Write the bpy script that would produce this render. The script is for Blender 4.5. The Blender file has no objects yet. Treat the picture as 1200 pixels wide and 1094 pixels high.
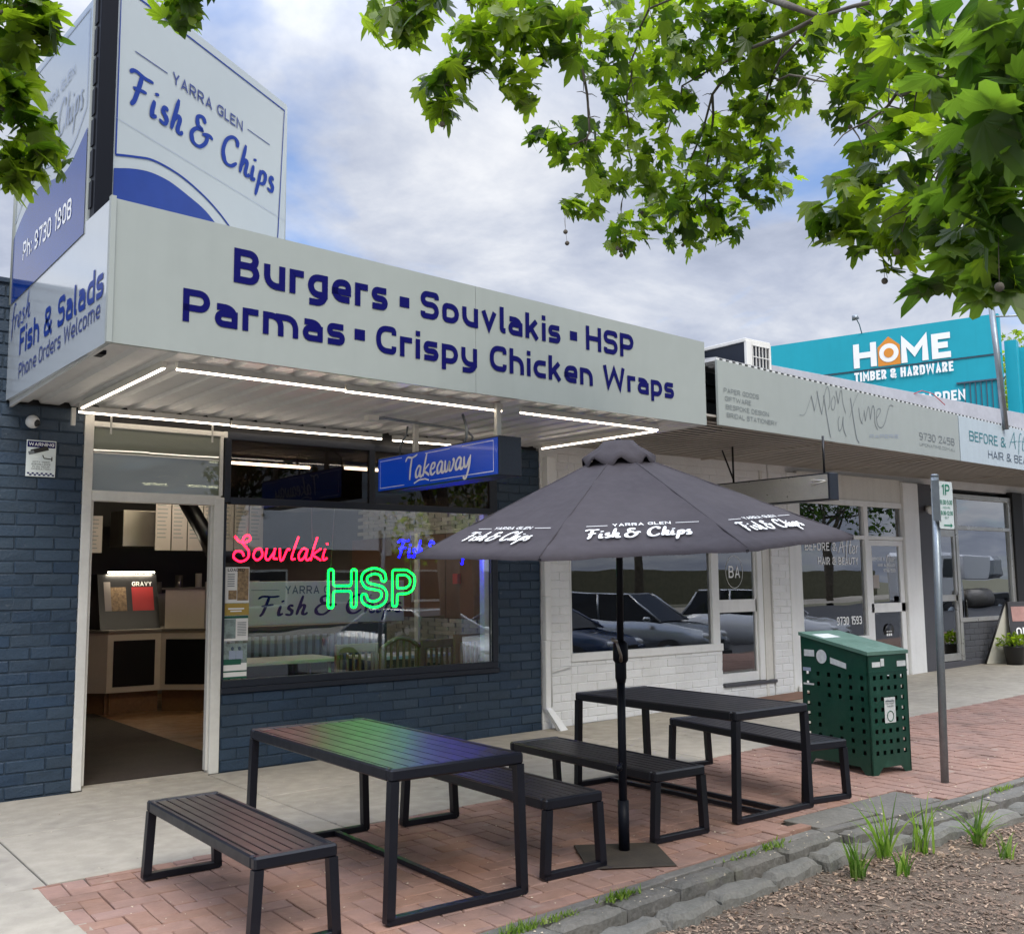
import bpy, bmesh, math, random
from math import sin, cos, pi, radians, sqrt, atan2
from mathutils import Vector, Matrix, Euler
random.seed(7)
sc = bpy.context.scene
COL = sc.collection

# ------------------------------------------------------------------ camera
cam_d = bpy.data.cameras.new("camera"); cam = bpy.data.objects.new("camera", cam_d); COL.objects.link(cam)
r_ = Vector((0.78997552, -0.6130623, -0.00965918)); d_ = Vector((0.0604932, 0.09360736, -0.99376971)); f_ = Vector((0.61014691, 0.78446942, 0.11103363))
M = Matrix(((r_.x, -d_.x, -f_.x, 0), (r_.y, -d_.y, -f_.y, 0), (r_.z, -d_.z, -f_.z, 1.6), (0, 0, 0, 1)))
cam.matrix_world = M
cam_d.sensor_width = 36; cam_d.lens = 36 * 1184 / 1200; cam_d.clip_end = 2000; cam_d.clip_start = 0.05
sc.camera = cam
sc.view_settings.view_transform = 'Standard'; sc.view_settings.look = 'None'; sc.view_settings.gamma = 1
sc.view_settings.use_curve_mapping = False
sc.view_settings.exposure = 0.66

# ------------------------------------------------------------------ world
SUN_EL, SUN_ROT = radians(44), radians(200)
world = bpy.data.worlds.new("World"); sc.world = world; world.use_nodes = True
wn = world.node_tree.nodes; wl = world.node_tree.links; wn.clear()
wo = wn.new("ShaderNodeOutputWorld"); bg = wn.new("ShaderNodeBackground"); bg.inputs[1].default_value = 0.1
sky = wn.new("ShaderNodeTexSky"); sky.sky_type = 'NISHITA'; sky.sun_disc = False
sky.sun_elevation = SUN_EL; sky.sun_rotation = SUN_ROT
tc = wn.new("ShaderNodeTexCoord"); sep = wn.new("ShaderNodeSeparateXYZ"); wl.new(tc.outputs["Generated"], sep.inputs[0])
addz = wn.new("ShaderNodeMath"); addz.operation = 'ADD'; addz.inputs[1].default_value = 0.22
absz = wn.new("ShaderNodeMath"); absz.operation = 'ABSOLUTE'; wl.new(sep.outputs[2], absz.inputs[0]); wl.new(absz.outputs[0], addz.inputs[0])
vd = wn.new("ShaderNodeVectorMath"); vd.operation = 'DIVIDE'
cz = wn.new("ShaderNodeCombineXYZ")
for i in range(3): wl.new(addz.outputs[0], cz.inputs[i])
wl.new(tc.outputs["Generated"], vd.inputs[0]); wl.new(cz.outputs[0], vd.inputs[1])
def wnoise(scale, detail, rough, dist=0.0, off=(0, 0, 0)):
    mp = wn.new("ShaderNodeMapping"); mp.inputs[1].default_value = off; wl.new(vd.outputs[0], mp.inputs[0])
    n = wn.new("ShaderNodeTexNoise"); n.inputs["Scale"].default_value = scale; n.inputs["Detail"].default_value = detail
    n.inputs["Roughness"].default_value = rough; n.inputs["Distortion"].default_value = dist
    wl.new(mp.outputs[0], n.inputs[0]); return n.outputs["Fac"]
def wramp(src, stops):
    r = wn.new("ShaderNodeValToRGB"); wl.new(src, r.inputs[0]); e = r.color_ramp.elements
    while len(e) < len(stops): e.new(0.5)
    for k, (p, c) in enumerate(stops): e[k].position = p; e[k].color = (*c, 1)
    return r.outputs[0]
cloud_shade = wramp(wnoise(2.1, 9, 0.60, 0.2, (3.1, 1.7, 0)), [(0.36, (2.7, 3.05, 3.95)), (0.46, (3.5, 3.85, 4.75)), (0.55, (4.4, 4.7, 5.4)), (0.68, (6.0, 6.15, 6.5))])
gap = wramp(wnoise(1.5, 6, 0.55, 0.3, (7.4, 2.2, 0)), [(0.53, (0, 0, 0)), (0.66, (0.8, 0.8, 0.8))])
mx = wn.new("ShaderNodeMixRGB"); wl.new(gap, mx.inputs[0]); wl.new(cloud_shade, mx.inputs[1])
skb = wn.new("ShaderNodeMixRGB"); skb.blend_type = 'MULTIPLY'; skb.inputs[0].default_value = 1; skb.inputs[2].default_value = (0.85, 1.05, 1.35, 1)
wl.new(sky.outputs[0], skb.inputs[1]); wl.new(skb.outputs[0], mx.inputs[2])
# overcast luminance gradient: zenith brighter than horizon
zr = wn.new("ShaderNodeMapRange"); wl.new(sep.outputs[2], zr.inputs[0])
zr.interpolation_type = 'SMOOTHSTEP'
for i, v in ((1, 0.40), (2, 1.0), (3, 0.95), (4, 5.0)): zr.inputs[i].default_value = v
mm = wn.new("ShaderNodeVectorMath"); mm.operation = 'SCALE'; wl.new(mx.outputs[0], mm.inputs[0]); wl.new(zr.outputs[0], mm.inputs["Scale"])
wl.new(mm.outputs[0], bg.inputs[0]); wl.new(bg.outputs[0], wo.inputs[0])
sun_d = bpy.data.lights.new("sun", 'SUN'); sun_d.energy = 1.5; sun_d.angle = radians(28); sun_d.color = (1, 0.93, 0.82)
sun = bpy.data.objects.new("sun", sun_d); COL.objects.link(sun)
# sun_rotation is measured clockwise from +Y
sdir = Vector((sin(SUN_ROT) * cos(SUN_EL), cos(SUN_ROT) * cos(SUN_EL), sin(SUN_EL)))
sun.rotation_euler = (-sdir).to_track_quat('-Z', 'Y').to_euler()

# ------------------------------------------------------------------ materials
def mat(name, col, rough=0.6, metal=0.0, var=0.0, vs=3.0, bump=0.0, bs=60.0, rand=0.0, spec=0.5, stain=None, emit=None, es=0.0, coat=0.0, rvar=0.0, col2=None, vd_=4.0, streak=0.0):
    m = bpy.data.materials.new(name); m.use_nodes = True
    n = m.node_tree.nodes; l = m.node_tree.links; b = n["Principled BSDF"]
    b.inputs["Base Color"].default_value = (*col, 1); b.inputs["Roughness"].default_value = rough; b.inputs["Metallic"].default_value = metal
    b.inputs["Specular IOR Level"].default_value = spec; b.inputs["Coat Weight"].default_value = coat; b.inputs["Coat Roughness"].default_value = 0.08
    if emit: b.inputs["Emission Color"].default_value = (*emit, 1); b.inputs["Emission Strength"].default_value = es
    if not (var or bump or rand or stain or rvar or streak): return m
    g = n.new("ShaderNodeNewGeometry")
    def noise(scale, det=4.0, sc3=None):
        t = n.new("ShaderNodeTexNoise"); t.inputs["Scale"].default_value = scale; t.inputs["Detail"].default_value = det
        if sc3:
            mp = n.new("ShaderNodeMapping"); mp.inputs["Scale"].default_value = sc3; l.new(g.outputs["Position"], mp.inputs[0]); l.new(mp.outputs[0], t.inputs[0])
        else: l.new(g.outputs["Position"], t.inputs[0])
        return t.outputs["Fac"]
    cur = None
    rgb = n.new("ShaderNodeRGB"); rgb.outputs[0].default_value = (*col, 1); cur = rgb.outputs[0]
    def mixto(fac, c2, mode='MIX'):
        nonlocal cur
        x = n.new("ShaderNodeMixRGB"); x.blend_type = mode
        if isinstance(fac, float): x.inputs[0].default_value = fac
        else: l.new(fac, x.inputs[0])
        l.new(cur, x.inputs[1])
        if hasattr(c2, 'links'): l.new(c2, x.inputs[2])
        else: x.inputs[2].default_value = (*c2, 1)
        cur = x.outputs[0]
    def maprange(src, a, b_, c, d):
        r = n.new("ShaderNodeMapRange"); l.new(src, r.inputs[0])
        for i, v in ((1, a), (2, b_), (3, c), (4, d)): r.inputs[i].default_value = v
        return r.outputs[0]
    if rand:
        oi = n.new("ShaderNodeObjectInfo"); h = n.new("ShaderNodeHueSaturation")
        l.new(maprange(oi.outputs["Random"], 0, 1, 1 - rand, 1 + rand), h.inputs["Value"])
        mu = n.new("ShaderNodeMath"); mu.operation = 'MULTIPLY'; mu.inputs[1].default_value = 7.31; l.new(oi.outputs["Random"], mu.inputs[0])
        fr = n.new("ShaderNodeMath"); fr.operation = 'FRACT'; l.new(mu.outputs[0], fr.inputs[0])
        l.new(maprange(fr.outputs[0], 0, 1, 1 - rand, 1 + rand), h.inputs["Saturation"])
        l.new(maprange(fr.outputs[0], 0, 1, 0.5 - rand * 0.04, 0.5 + rand * 0.04), h.inputs["Hue"])
        l.new(cur, h.inputs["Color"]); cur = h.outputs[0]
    if var:
        c2 = col2 or tuple(c * 0.45 for c in col)
        mixto(maprange(noise(vs, vd_), 0.35, 0.7, 0, var), c2)
        mixto(maprange(noise(vs * 9, 3), 0.4, 0.75, 0, var * 0.6), tuple(min(1, c * 1.5 + 0.01) for c in col))
    if streak:
        mixto(maprange(noise(1.0, 5, (9, 9, 0.7)), 0.5, 0.8, 0, streak), tuple(c * 0.35 for c in col))
    if stain:
        for (sc_, lo, hi, amt, c2) in stain: mixto(maprange(noise(sc_, 5), lo, hi, 0, amt), c2)
    l.new(cur, b.inputs["Base Color"])
    if rvar: l.new(maprange(noise(vs * 2), 0.3, 0.7, max(0.02, rough - rvar), min(1, rough + rvar)), b.inputs["Roughness"])
    if bump:
        bp = n.new("ShaderNodeBump"); bp.inputs["Strength"].default_value = bump; bp.inputs["Distance"].default_value = 0.01
        l.new(noise(bs, 5), bp.inputs["Height"]); l.new(bp.outputs[0], b.inputs["Normal"])
    return m
def glass(name, tint=(0.8, 0.84, 0.82), ior=1.55, boost=1.3, rough=0.0, milk=None):
    m = bpy.data.materials.new(name); m.use_nodes = True; n = m.node_tree.nodes; l = m.node_tree.links; n.clear()
    o = n.new("ShaderNodeOutputMaterial"); mx = n.new("ShaderNodeMixShader"); t = n.new("ShaderNodeBsdfTransparent"); t.inputs[0].default_value = (*tint, 1)
    g = n.new("ShaderNodeBsdfGlossy"); g.inputs["Roughness"].default_value = rough; g.inputs[0].default_value = (0.95, 0.97, 1, 1)
    ge = n.new("ShaderNodeNewGeometry"); nz = n.new("ShaderNodeTexNoise"); nz.inputs["Scale"].default_value = 1.1; nz.inputs["Detail"].default_value = 1
    l.new(ge.outputs["Position"], nz.inputs[0]); bp = n.new("ShaderNodeBump"); bp.inputs["Strength"].default_value = 0.12; bp.inputs["Distance"].default_value = 0.02
    l.new(nz.outputs["Fac"], bp.inputs["Height"]); l.new(bp.outputs[0], g.inputs["Normal"])
    f = n.new("ShaderNodeFresnel"); f.inputs[0].default_value = ior
    mu = n.new("ShaderNodeMath"); mu.operation = 'MULTIPLY'; mu.inputs[1].default_value = boost; mu.use_clamp = True
    l.new(f.outputs[0], mu.inputs[0]); l.new(mu.outputs[0], mx.inputs[0])
    src = t.outputs[0]
    if milk:
        df = n.new("ShaderNodeBsdfDiffuse"); df.inputs[0].default_value = (*milk[1], 1)
        m2 = n.new("ShaderNodeMixShader"); m2.inputs[0].default_value = milk[0]; l.new(t.outputs[0], m2.inputs[1]); l.new(df.outputs[0], m2.inputs[2]); src = m2.outputs[0]
    l.new(src, mx.inputs[1]); l.new(g.outputs[0], mx.inputs[2]); l.new(mx.outputs[0], o.inputs[0]); return m
def emis(name, col, s):
    m = bpy.data.materials.new(name); m.use_nodes = True; n = m.node_tree.nodes; l = m.node_tree.links; n.clear()
    o = n.new("ShaderNodeOutputMaterial"); e = n.new("ShaderNodeEmission"); e.inputs[0].default_value = (*col, 1); e.inputs[1].default_value = s
    l.new(e.outputs[0], o.inputs[0]); return m
def leafmat(name, a, b_, tl):
    m = bpy.data.materials.new(name); m.use_nodes = True; n = m.node_tree.nodes; l = m.node_tree.links; n.clear()
    o = n.new("ShaderNodeOutputMaterial"); g = n.new("ShaderNodeNewGeometry")
    nz = n.new("ShaderNodeTexNoise"); nz.inputs["Scale"].default_value = 3.5; nz.inputs["Detail"].default_value = 3; l.new(g.outputs["Position"], nz.inputs[0])
    ad = n.new("ShaderNodeMath"); ad.operation = 'ADD'; l.new(nz.outputs["Fac"], ad.inputs[0])
    rs = n.new("ShaderNodeMath"); rs.operation = 'MULTIPLY_ADD'; rs.inputs[1].default_value = 0.9; rs.inputs[2].default_value = -0.45
    oi = n.new("ShaderNodeObjectInfo"); sm_ = n.new("ShaderNodeMath"); sm_.operation = 'ADD'; l.new(g.outputs["Random Per Island"], sm_.inputs[0]); l.new(oi.outputs["Random"], sm_.inputs[1])
    fr = n.new("ShaderNodeMath"); fr.operation = 'FRACT'; l.new(sm_.outputs[0], fr.inputs[0]); l.new(fr.outputs[0], rs.inputs[0]); l.new(rs.outputs[0], ad.inputs[1])
    cr = n.new("ShaderNodeValToRGB"); cr.color_ramp.elements[0].position = 0.25; cr.color_ramp.elements[1].position = 0.75
    cr.color_ramp.elements[0].color = (*a, 1); cr.color_ramp.elements[1].color = (*b_, 1); l.new(ad.outputs[0], cr.inputs[0])
    p = n.new("ShaderNodeBsdfPrincipled"); p.inputs["Roughness"].default_value = 0.42; l.new(cr.outputs[0], p.inputs["Base Color"])
    t = n.new("ShaderNodeBsdfTranslucent"); tm = n.new("ShaderNodeMixRGB"); tm.blend_type = 'MULTIPLY'; tm.inputs[0].default_value = 1; tm.inputs[2].default_value = (*tl, 1)
    l.new(cr.outputs[0], tm.inputs[1]); l.new(tm.outputs[0], t.inputs[0])
    mx = n.new("ShaderNodeMixShader"); mx.inputs[0].default_value = 0.55; l.new(p.outputs[0], mx.inputs[1]); l.new(t.outputs[0], mx.inputs[2]); l.new(mx.outputs[0], o.inputs[0]); return m

BLUE = (0.021, 0.043, 0.074)
m_bluebrick = mat("blue_painted_brick", BLUE, 0.5, var=0.35, vs=2.5, bump=0.45, bs=55, rand=0.14, stain=[(16, 0.69, 0.74, 0.45, (0.16, 0.18, 0.2)), (1.2, 0.5, 0.8, 0.35, (0.035, 0.065, 0.10))])
m_bluemortar = mat("blue_painted_mortar", (0.018, 0.037, 0.062), 0.6, var=0.4, vs=4, bump=0.6, bs=80)
m_whitebrick = mat("white_painted_brick", (0.80, 0.80, 0.79), 0.55, var=0.22, vs=2, bump=0.4, bs=55, rand=0.04, col2=(0.52, 0.5, 0.47), stain=[(9, 0.66, 0.8, 0.5, (0.45, 0.4, 0.36))])
m_whitemortar = mat("white_painted_mortar", (0.80, 0.80, 0.79), 0.6, var=0.3, vs=4, bump=0.5, bs=80, col2=(0.6, 0.58, 0.55))
m_greybrick = mat("grey_painted_brick", (0.075, 0.078, 0.088), 0.55, var=0.3, vs=2, bump=0.4, bs=55, rand=0.1)
m_darkbrick = mat("dark_brick", (0.02, 0.025, 0.03), 0.7, var=0.4, vs=6, bump=0.5, bs=60, rand=0.2)
m_whitepaint = mat("white_paint", (0.80, 0.80, 0.78), 0.42, var=0.18, vs=3, bump=0.1, bs=40, col2=(0.5, 0.48, 0.44), streak=0.15)
m_cream = mat("cream_paint", (0.70, 0.68, 0.62), 0.45, var=0.2, vs=3, bump=0.1, bs=40, streak=0.15)
m_greypaint = mat("grey_paint", (0.07, 0.07, 0.08), 0.55, var=0.2, vs=3)
m_alu = mat("aluminium_frame", (0.48, 0.48, 0.46), 0.35, 0.6, var=0.2, vs=5, rvar=0.1)
m_navyframe = mat("navy_frame", (0.008, 0.012, 0.022), 0.45, var=0.2, vs=5, bump=0.1)
m_blackwood = mat("black_boarding", (0.006, 0.006, 0.008), 0.6, var=0.3, vs=4, bump=0.2)
m_fascia = mat("pale_sign_panel", (0.36, 0.388, 0.36), 0.38, var=0.10, vs=0.8, spec=0.4, streak=0.06)
m_fascia2 = mat("pale_sign_panel_blue", (0.46, 0.53, 0.56), 0.3, var=0.10, vs=0.8, streak=0.10)
m_glosssign = mat("glossy_sign_face", (0.45, 0.49, 0.49), 0.12, var=0.05, vs=1, coat=0.6)
m_glossblue = mat("glossy_blue_print", (0.002, 0.03, 0.22), 0.12, var=0.3, vs=1.2, coat=0.1, spec=0.35, col2=(0.01, 0.07, 0.34))
m_sidesign = mat("glossy_side_sign", (0.52, 0.56, 0.59), 0.12, var=0.05, vs=1, coat=0.6)
m_navytext = mat("navy_lettering", (0.0015, 0.0015, 0.095), 0.5, spec=0.15)
m_bluetext = mat("blue_lettering", (0.006, 0.035, 0.25), 0.35, spec=0.2)
m_bluetext2 = mat("mid_blue_lettering", (0.05, 0.12, 0.38), 0.3)
m_slatetext = mat("slate_blue_lettering", (0.05, 0.07, 0.22), 0.4, spec=0.2)
m_palebluetext = mat("pale_grey_blue_lettering", (0.30, 0.35, 0.45), 0.35)
m_whitetext = mat("white_lettering", (0.95, 0.95, 0.93), 0.4)
m_flash = mat("weathered_roof_flashing", (0.40, 0.40, 0.42), 0.5, var=0.3, vs=1.5)
m_poster = mat("poster_paper", (0.82, 0.80, 0.76), 0.6)
m_greytext = mat("grey_lettering", (0.16, 0.18, 0.19), 0.5)
m_lightgreytext = mat("faded_grey_lettering", (0.17, 0.19, 0.19), 0.5)
m_teal = mat("teal_lettering", (0.02, 0.19, 0.22), 0.5)
m_purple = mat("dark_slate_lettering", (0.06, 0.09, 0.13), 0.5)
m_soffit = mat("white_corrugated_steel", (0.64, 0.635, 0.62), 0.4, var=0.2, vs=1.5, col2=(0.45, 0.43, 0.4), streak=0.1)
m_soffit2 = mat("tan_metal_soffit", (0.44, 0.40, 0.35), 0.5, var=0.35, vs=1.2, stain=[(2.5, 0.55, 0.8, 0.5, (0.17, 0.14, 0.11))])
m_led = emis("led_strip", (1.0, 0.86, 0.70), 8.0)
m_tube = emis("fluorescent_tube", (1.0, 0.88, 0.68), 42.0)
m_black = mat("black_steel", (0.006, 0.007, 0.012), 0.38, 0.0, var=0.2, vs=8, rvar=0.05, spec=0.38)
m_slat = mat("charcoal_slats", (0.012, 0.011, 0.015), 0.36, 0.0, var=0.4, vs=6, rvar=0.03, rand=0.12, bump=0.02, bs=30, spec=0.55, stain=[(5, 0.62, 0.72, 0.14, (0.13, 0.13, 0.13)), (26, 0.7, 0.76, 0.3, (0.16, 0.15, 0.14))])
m_pole = mat("black_pole", (0.004, 0.005, 0.009), 0.45, spec=0.15)
m_canvas = mat("faded_charcoal_canvas", (0.047, 0.041, 0.048), 0.8, var=0.5, vs=2.0, bump=0.6, bs=7, col2=(0.075, 0.066, 0.072), spec=0.25)
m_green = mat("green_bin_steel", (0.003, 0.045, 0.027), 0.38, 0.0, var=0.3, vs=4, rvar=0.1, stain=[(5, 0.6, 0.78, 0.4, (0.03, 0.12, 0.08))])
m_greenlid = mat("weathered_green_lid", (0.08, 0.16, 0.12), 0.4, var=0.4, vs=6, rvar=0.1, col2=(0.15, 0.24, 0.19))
m_galv = mat("galvanised_steel", (0.26, 0.29, 0.31), 0.42, 0.75, var=0.3, vs=10, rvar=0.1)
m_sticker = mat("white_sticker", (0.62, 0.64, 0.62), 0.5, var=0.4, vs=30)
m_signwhite = mat("white_sign_face", (0.72, 0.78, 0.76), 0.35)
m_signgreen = mat("green_sign_print", (0.0, 0.22, 0.12), 0.4)
m_conc = mat("concrete_paving", (0.37, 0.33, 0.265), 0.8, var=0.65, vs=0.9, bump=0.35, bs=45, rand=0.06, col2=(0.26, 0.235, 0.19), stain=[(3.5, 0.58, 0.75, 0.35, (0.17, 0.155, 0.13)), (30, 0.68, 0.8, 0.4, (0.42, 0.40, 0.36)), (11, 0.70, 0.73, 0.5, (0.13, 0.12, 0.10)), (0.6, 0.55, 0.75, 0.4, (0.22, 0.20, 0.17))])
m_joint = mat("dark_joint", (0.10, 0.09, 0.075), 0.9, var=0.3, vs=8)
m_paver = mat("red_clay_paver", (0.30, 0.172, 0.126), 0.8, var=0.5, vs=1.3, bump=0.5, bs=50, rand=0.13, col2=(0.17, 0.11, 0.09), stain=[(1.3, 0.45, 0.8, 0.35, (0.40, 0.27, 0.22)), (2.3, 0.54, 0.76, 0.6, (0.115, 0.08, 0.065)), (6, 0.66, 0.74, 0.45, (0.37, 0.34, 0.28))])
m_sand = mat("sandy_joint", (0.20, 0.125, 0.09), 0.95, var=0.4, vs=10, bump=0.5, bs=120)
m_kerb = mat("bluestone_kerb", (0.150, 0.138, 0.120), 0.85, var=0.6, vs=5, bump=1.0, bs=30, rand=0.15, col2=(0.075, 0.078, 0.065), stain=[(2, 0.58, 0.72, 0.5, (0.12, 0.13, 0.03))])
m_stone = mat("grey_basalt_stone", (0.175, 0.166, 0.143), 0.9, var=0.6, vs=7, bump=1.0, bs=28, rand=0.15, col2=(0.09, 0.092, 0.078))
m_soil = mat("garden_soil", (0.15, 0.112, 0.082), 0.95, var=0.6, vs=2, bump=1.0, bs=90, col2=(0.06, 0.042, 0.03), stain=[(20, 0.5, 0.7, 0.5, (0.20, 0.14, 0.10))])
m_chipA = mat("pale_wood_chip", (0.42, 0.30, 0.21), 0.85, var=0.4, vs=12)
m_chipB = mat("brown_wood_chip", (0.20, 0.135, 0.095), 0.9, var=0.5, vs=12)
m_petal = mat("pale_fallen_petal", (0.62, 0.52, 0.38), 0.8)
m_twig = mat("grey_twig", (0.20, 0.16, 0.12), 0.9, var=0.4, vs=20)
m_bark = mat("plane_tree_bark", (0.085, 0.07, 0.055), 0.9, var=0.6, vs=5, bump=0.8, bs=20, col2=(0.20, 0.18, 0.14))
m_road = mat("asphalt", (0.055, 0.055, 0.057), 0.85, var=0.3, vs=0.6, bump=0.4, bs=80)
m_line = mat("road_paint", (0.6, 0.6, 0.58), 0.6)
m_grass = mat("grass_verge", (0.17, 0.16, 0.10), 0.95, var=0.5, vs=3, bump=0.6, bs=30)
m_leaf = leafmat("plane_leaf", (0.040, 0.074, 0.010), (0.20, 0.26, 0.028), (2.0, 2.3, 0.6))
m_leafnear = leafmat("near_plane_leaf", (0.040, 0.078, 0.014), (0.135, 0.20, 0.04), (1.9, 2.2, 0.7))
m_leafyellow = leafmat("lime_leaf", (0.12, 0.17, 0.02), (0.30, 0.36, 0.03), (1.5, 1.9, 0.6))
m_leafdark = leafmat("dark_leaf", (0.015, 0.035, 0.008), (0.06, 0.10, 0.02), (1.2, 1.6, 0.6))
m_blade = leafmat("strappy_leaf", (0.09, 0.16, 0.03), (0.30, 0.38, 0.09), (1.2, 1.7, 0.6))
m_moss = leafmat("weed_leaf", (0.12, 0.20, 0.03), (0.26, 0.34, 0.05), (1.2, 1.5, 0.6))
m_turq = mat("turquoise_cladding", (0.004, 0.36, 0.46), 0.5, var=0.12, vs=0.5, streak=0.08)
m_orange = mat("orange_sign_print", (0.75, 0.28, 0.03), 0.5)
m_glass = glass("window_glass", (0.95, 0.96, 0.94), boost=1.45)
m_glassL = glass("clear_glass", (0.95, 0.96, 0.94), boost=3.0)
m_frost = glass("frosted_film_glass", (0.3, 0.32, 0.28), boost=2.2, milk=(0.78, (0.22, 0.24, 0.19)))
m_darkglass = glass("dark_tinted_glass", (0.25, 0.22, 0.20), boost=0.5)
m_floorint = mat("brown_timber_floor", (0.24, 0.13, 0.055), 0.4, var=0.5, vs=3, rvar=0.1)
m_mat = mat("dark_door_mat", (0.045, 0.033, 0.024), 0.95, var=0.4, vs=4, bump=0.6, bs=200)
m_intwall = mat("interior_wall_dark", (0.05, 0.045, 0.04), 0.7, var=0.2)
m_intcream = mat("cream_counter", (0.68, 0.60, 0.48), 0.5, var=0.1)
m_intblack = mat("interior_black", (0.006, 0.006, 0.007), 0.35)
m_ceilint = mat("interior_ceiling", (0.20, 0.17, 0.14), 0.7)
m_steel = mat("stainless_steel", (0.30, 0.27, 0.23), 0.42, 0.7, rvar=0.1, vs=3)
m_wood = mat("oak_chair_wood", (0.24, 0.125, 0.055), 0.5, var=0.3, vs=9)
m_redwood = mat("red_brown_panelling", (0.11, 0.045, 0.022), 0.5, var=0.35, vs=4)
m_tile = mat("split_stone_tile", (0.33, 0.31, 0.27), 0.7, var=0.4, vs=7, rand=0.25, bump=0.6, bs=40)
m_paper = mat("menu_paper", (0.36, 0.32, 0.29), 0.7)
m_panelW = mat("white_panel", (0.56, 0.54, 0.46), 0.5)
m_beige = mat("beige_interior", (0.66, 0.56, 0.37), 0.7, var=0.15)
m_nred = emis("neon_red", (1.0, 0.004, 0.022), 10.0)
m_ngreen = emis("neon_green", (0.0, 1.0, 0.045), 6.5)
m_nblue = emis("neon_blue", (0.001, 0.001, 1.0), 26.0)
m_signblue = mat("takeaway_blue", (0.0, 0.045, 0.32), 0.3, coat=0.3, emit=(0.0, 0.03, 0.3), es=0.35)
m_chalk = mat("chalkboard", (0.04, 0.04, 0.045), 0.6)
m_pot = mat("black_plastic_pot", (0.01, 0.01, 0.011), 0.4)
m_carwhite = mat("white_car_paint", (0.7, 0.7, 0.7), 0.2, coat=1)
m_carsilver = mat("silver_car_paint", (0.35, 0.37, 0.39), 0.25, 0.6, coat=1)
m_carblue = mat("dark_blue_car_paint", (0.01, 0.03, 0.09), 0.2, coat=1)
m_carglass = mat("car_glass", (0.01, 0.012, 0.014), 0.05)
m_rubber = mat("tyre_rubber", (0.015, 0.015, 0.015), 0.8)
m_lamp = mat("lamp_lens", (0.7, 0.7, 0.7), 0.1)
m_redlamp = mat("red_lens", (0.4, 0.01, 0.01), 0.1)
m_farwall = mat("brick_far_wall", (0.22, 0.12, 0.08), 0.8, var=0.3, vs=1)
m_farroof = mat("grey_iron_roof", (0.25, 0.26, 0.27), 0.6, var=0.2)
m_red = mat("red_print", (0.45, 0.02, 0.02), 0.5)
m_yellow = mat("mustard_print", (0.45, 0.30, 0.06), 0.5)
m_photo = mat("grey_green_print", (0.25, 0.32, 0.30), 0.5, var=0.8, vs=25, col2=(0.05, 0.06, 0.06))
m_foodprint = mat("food_photo_print", (0.36, 0.24, 0.12), 0.5, var=0.9, vs=32, col2=(0.05, 0.03, 0.02))
m_greenprint = mat("green_print", (0.01, 0.10, 0.06), 0.5)
m_cctv = mat("white_plastic", (0.7, 0.7, 0.68), 0.3)

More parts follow.
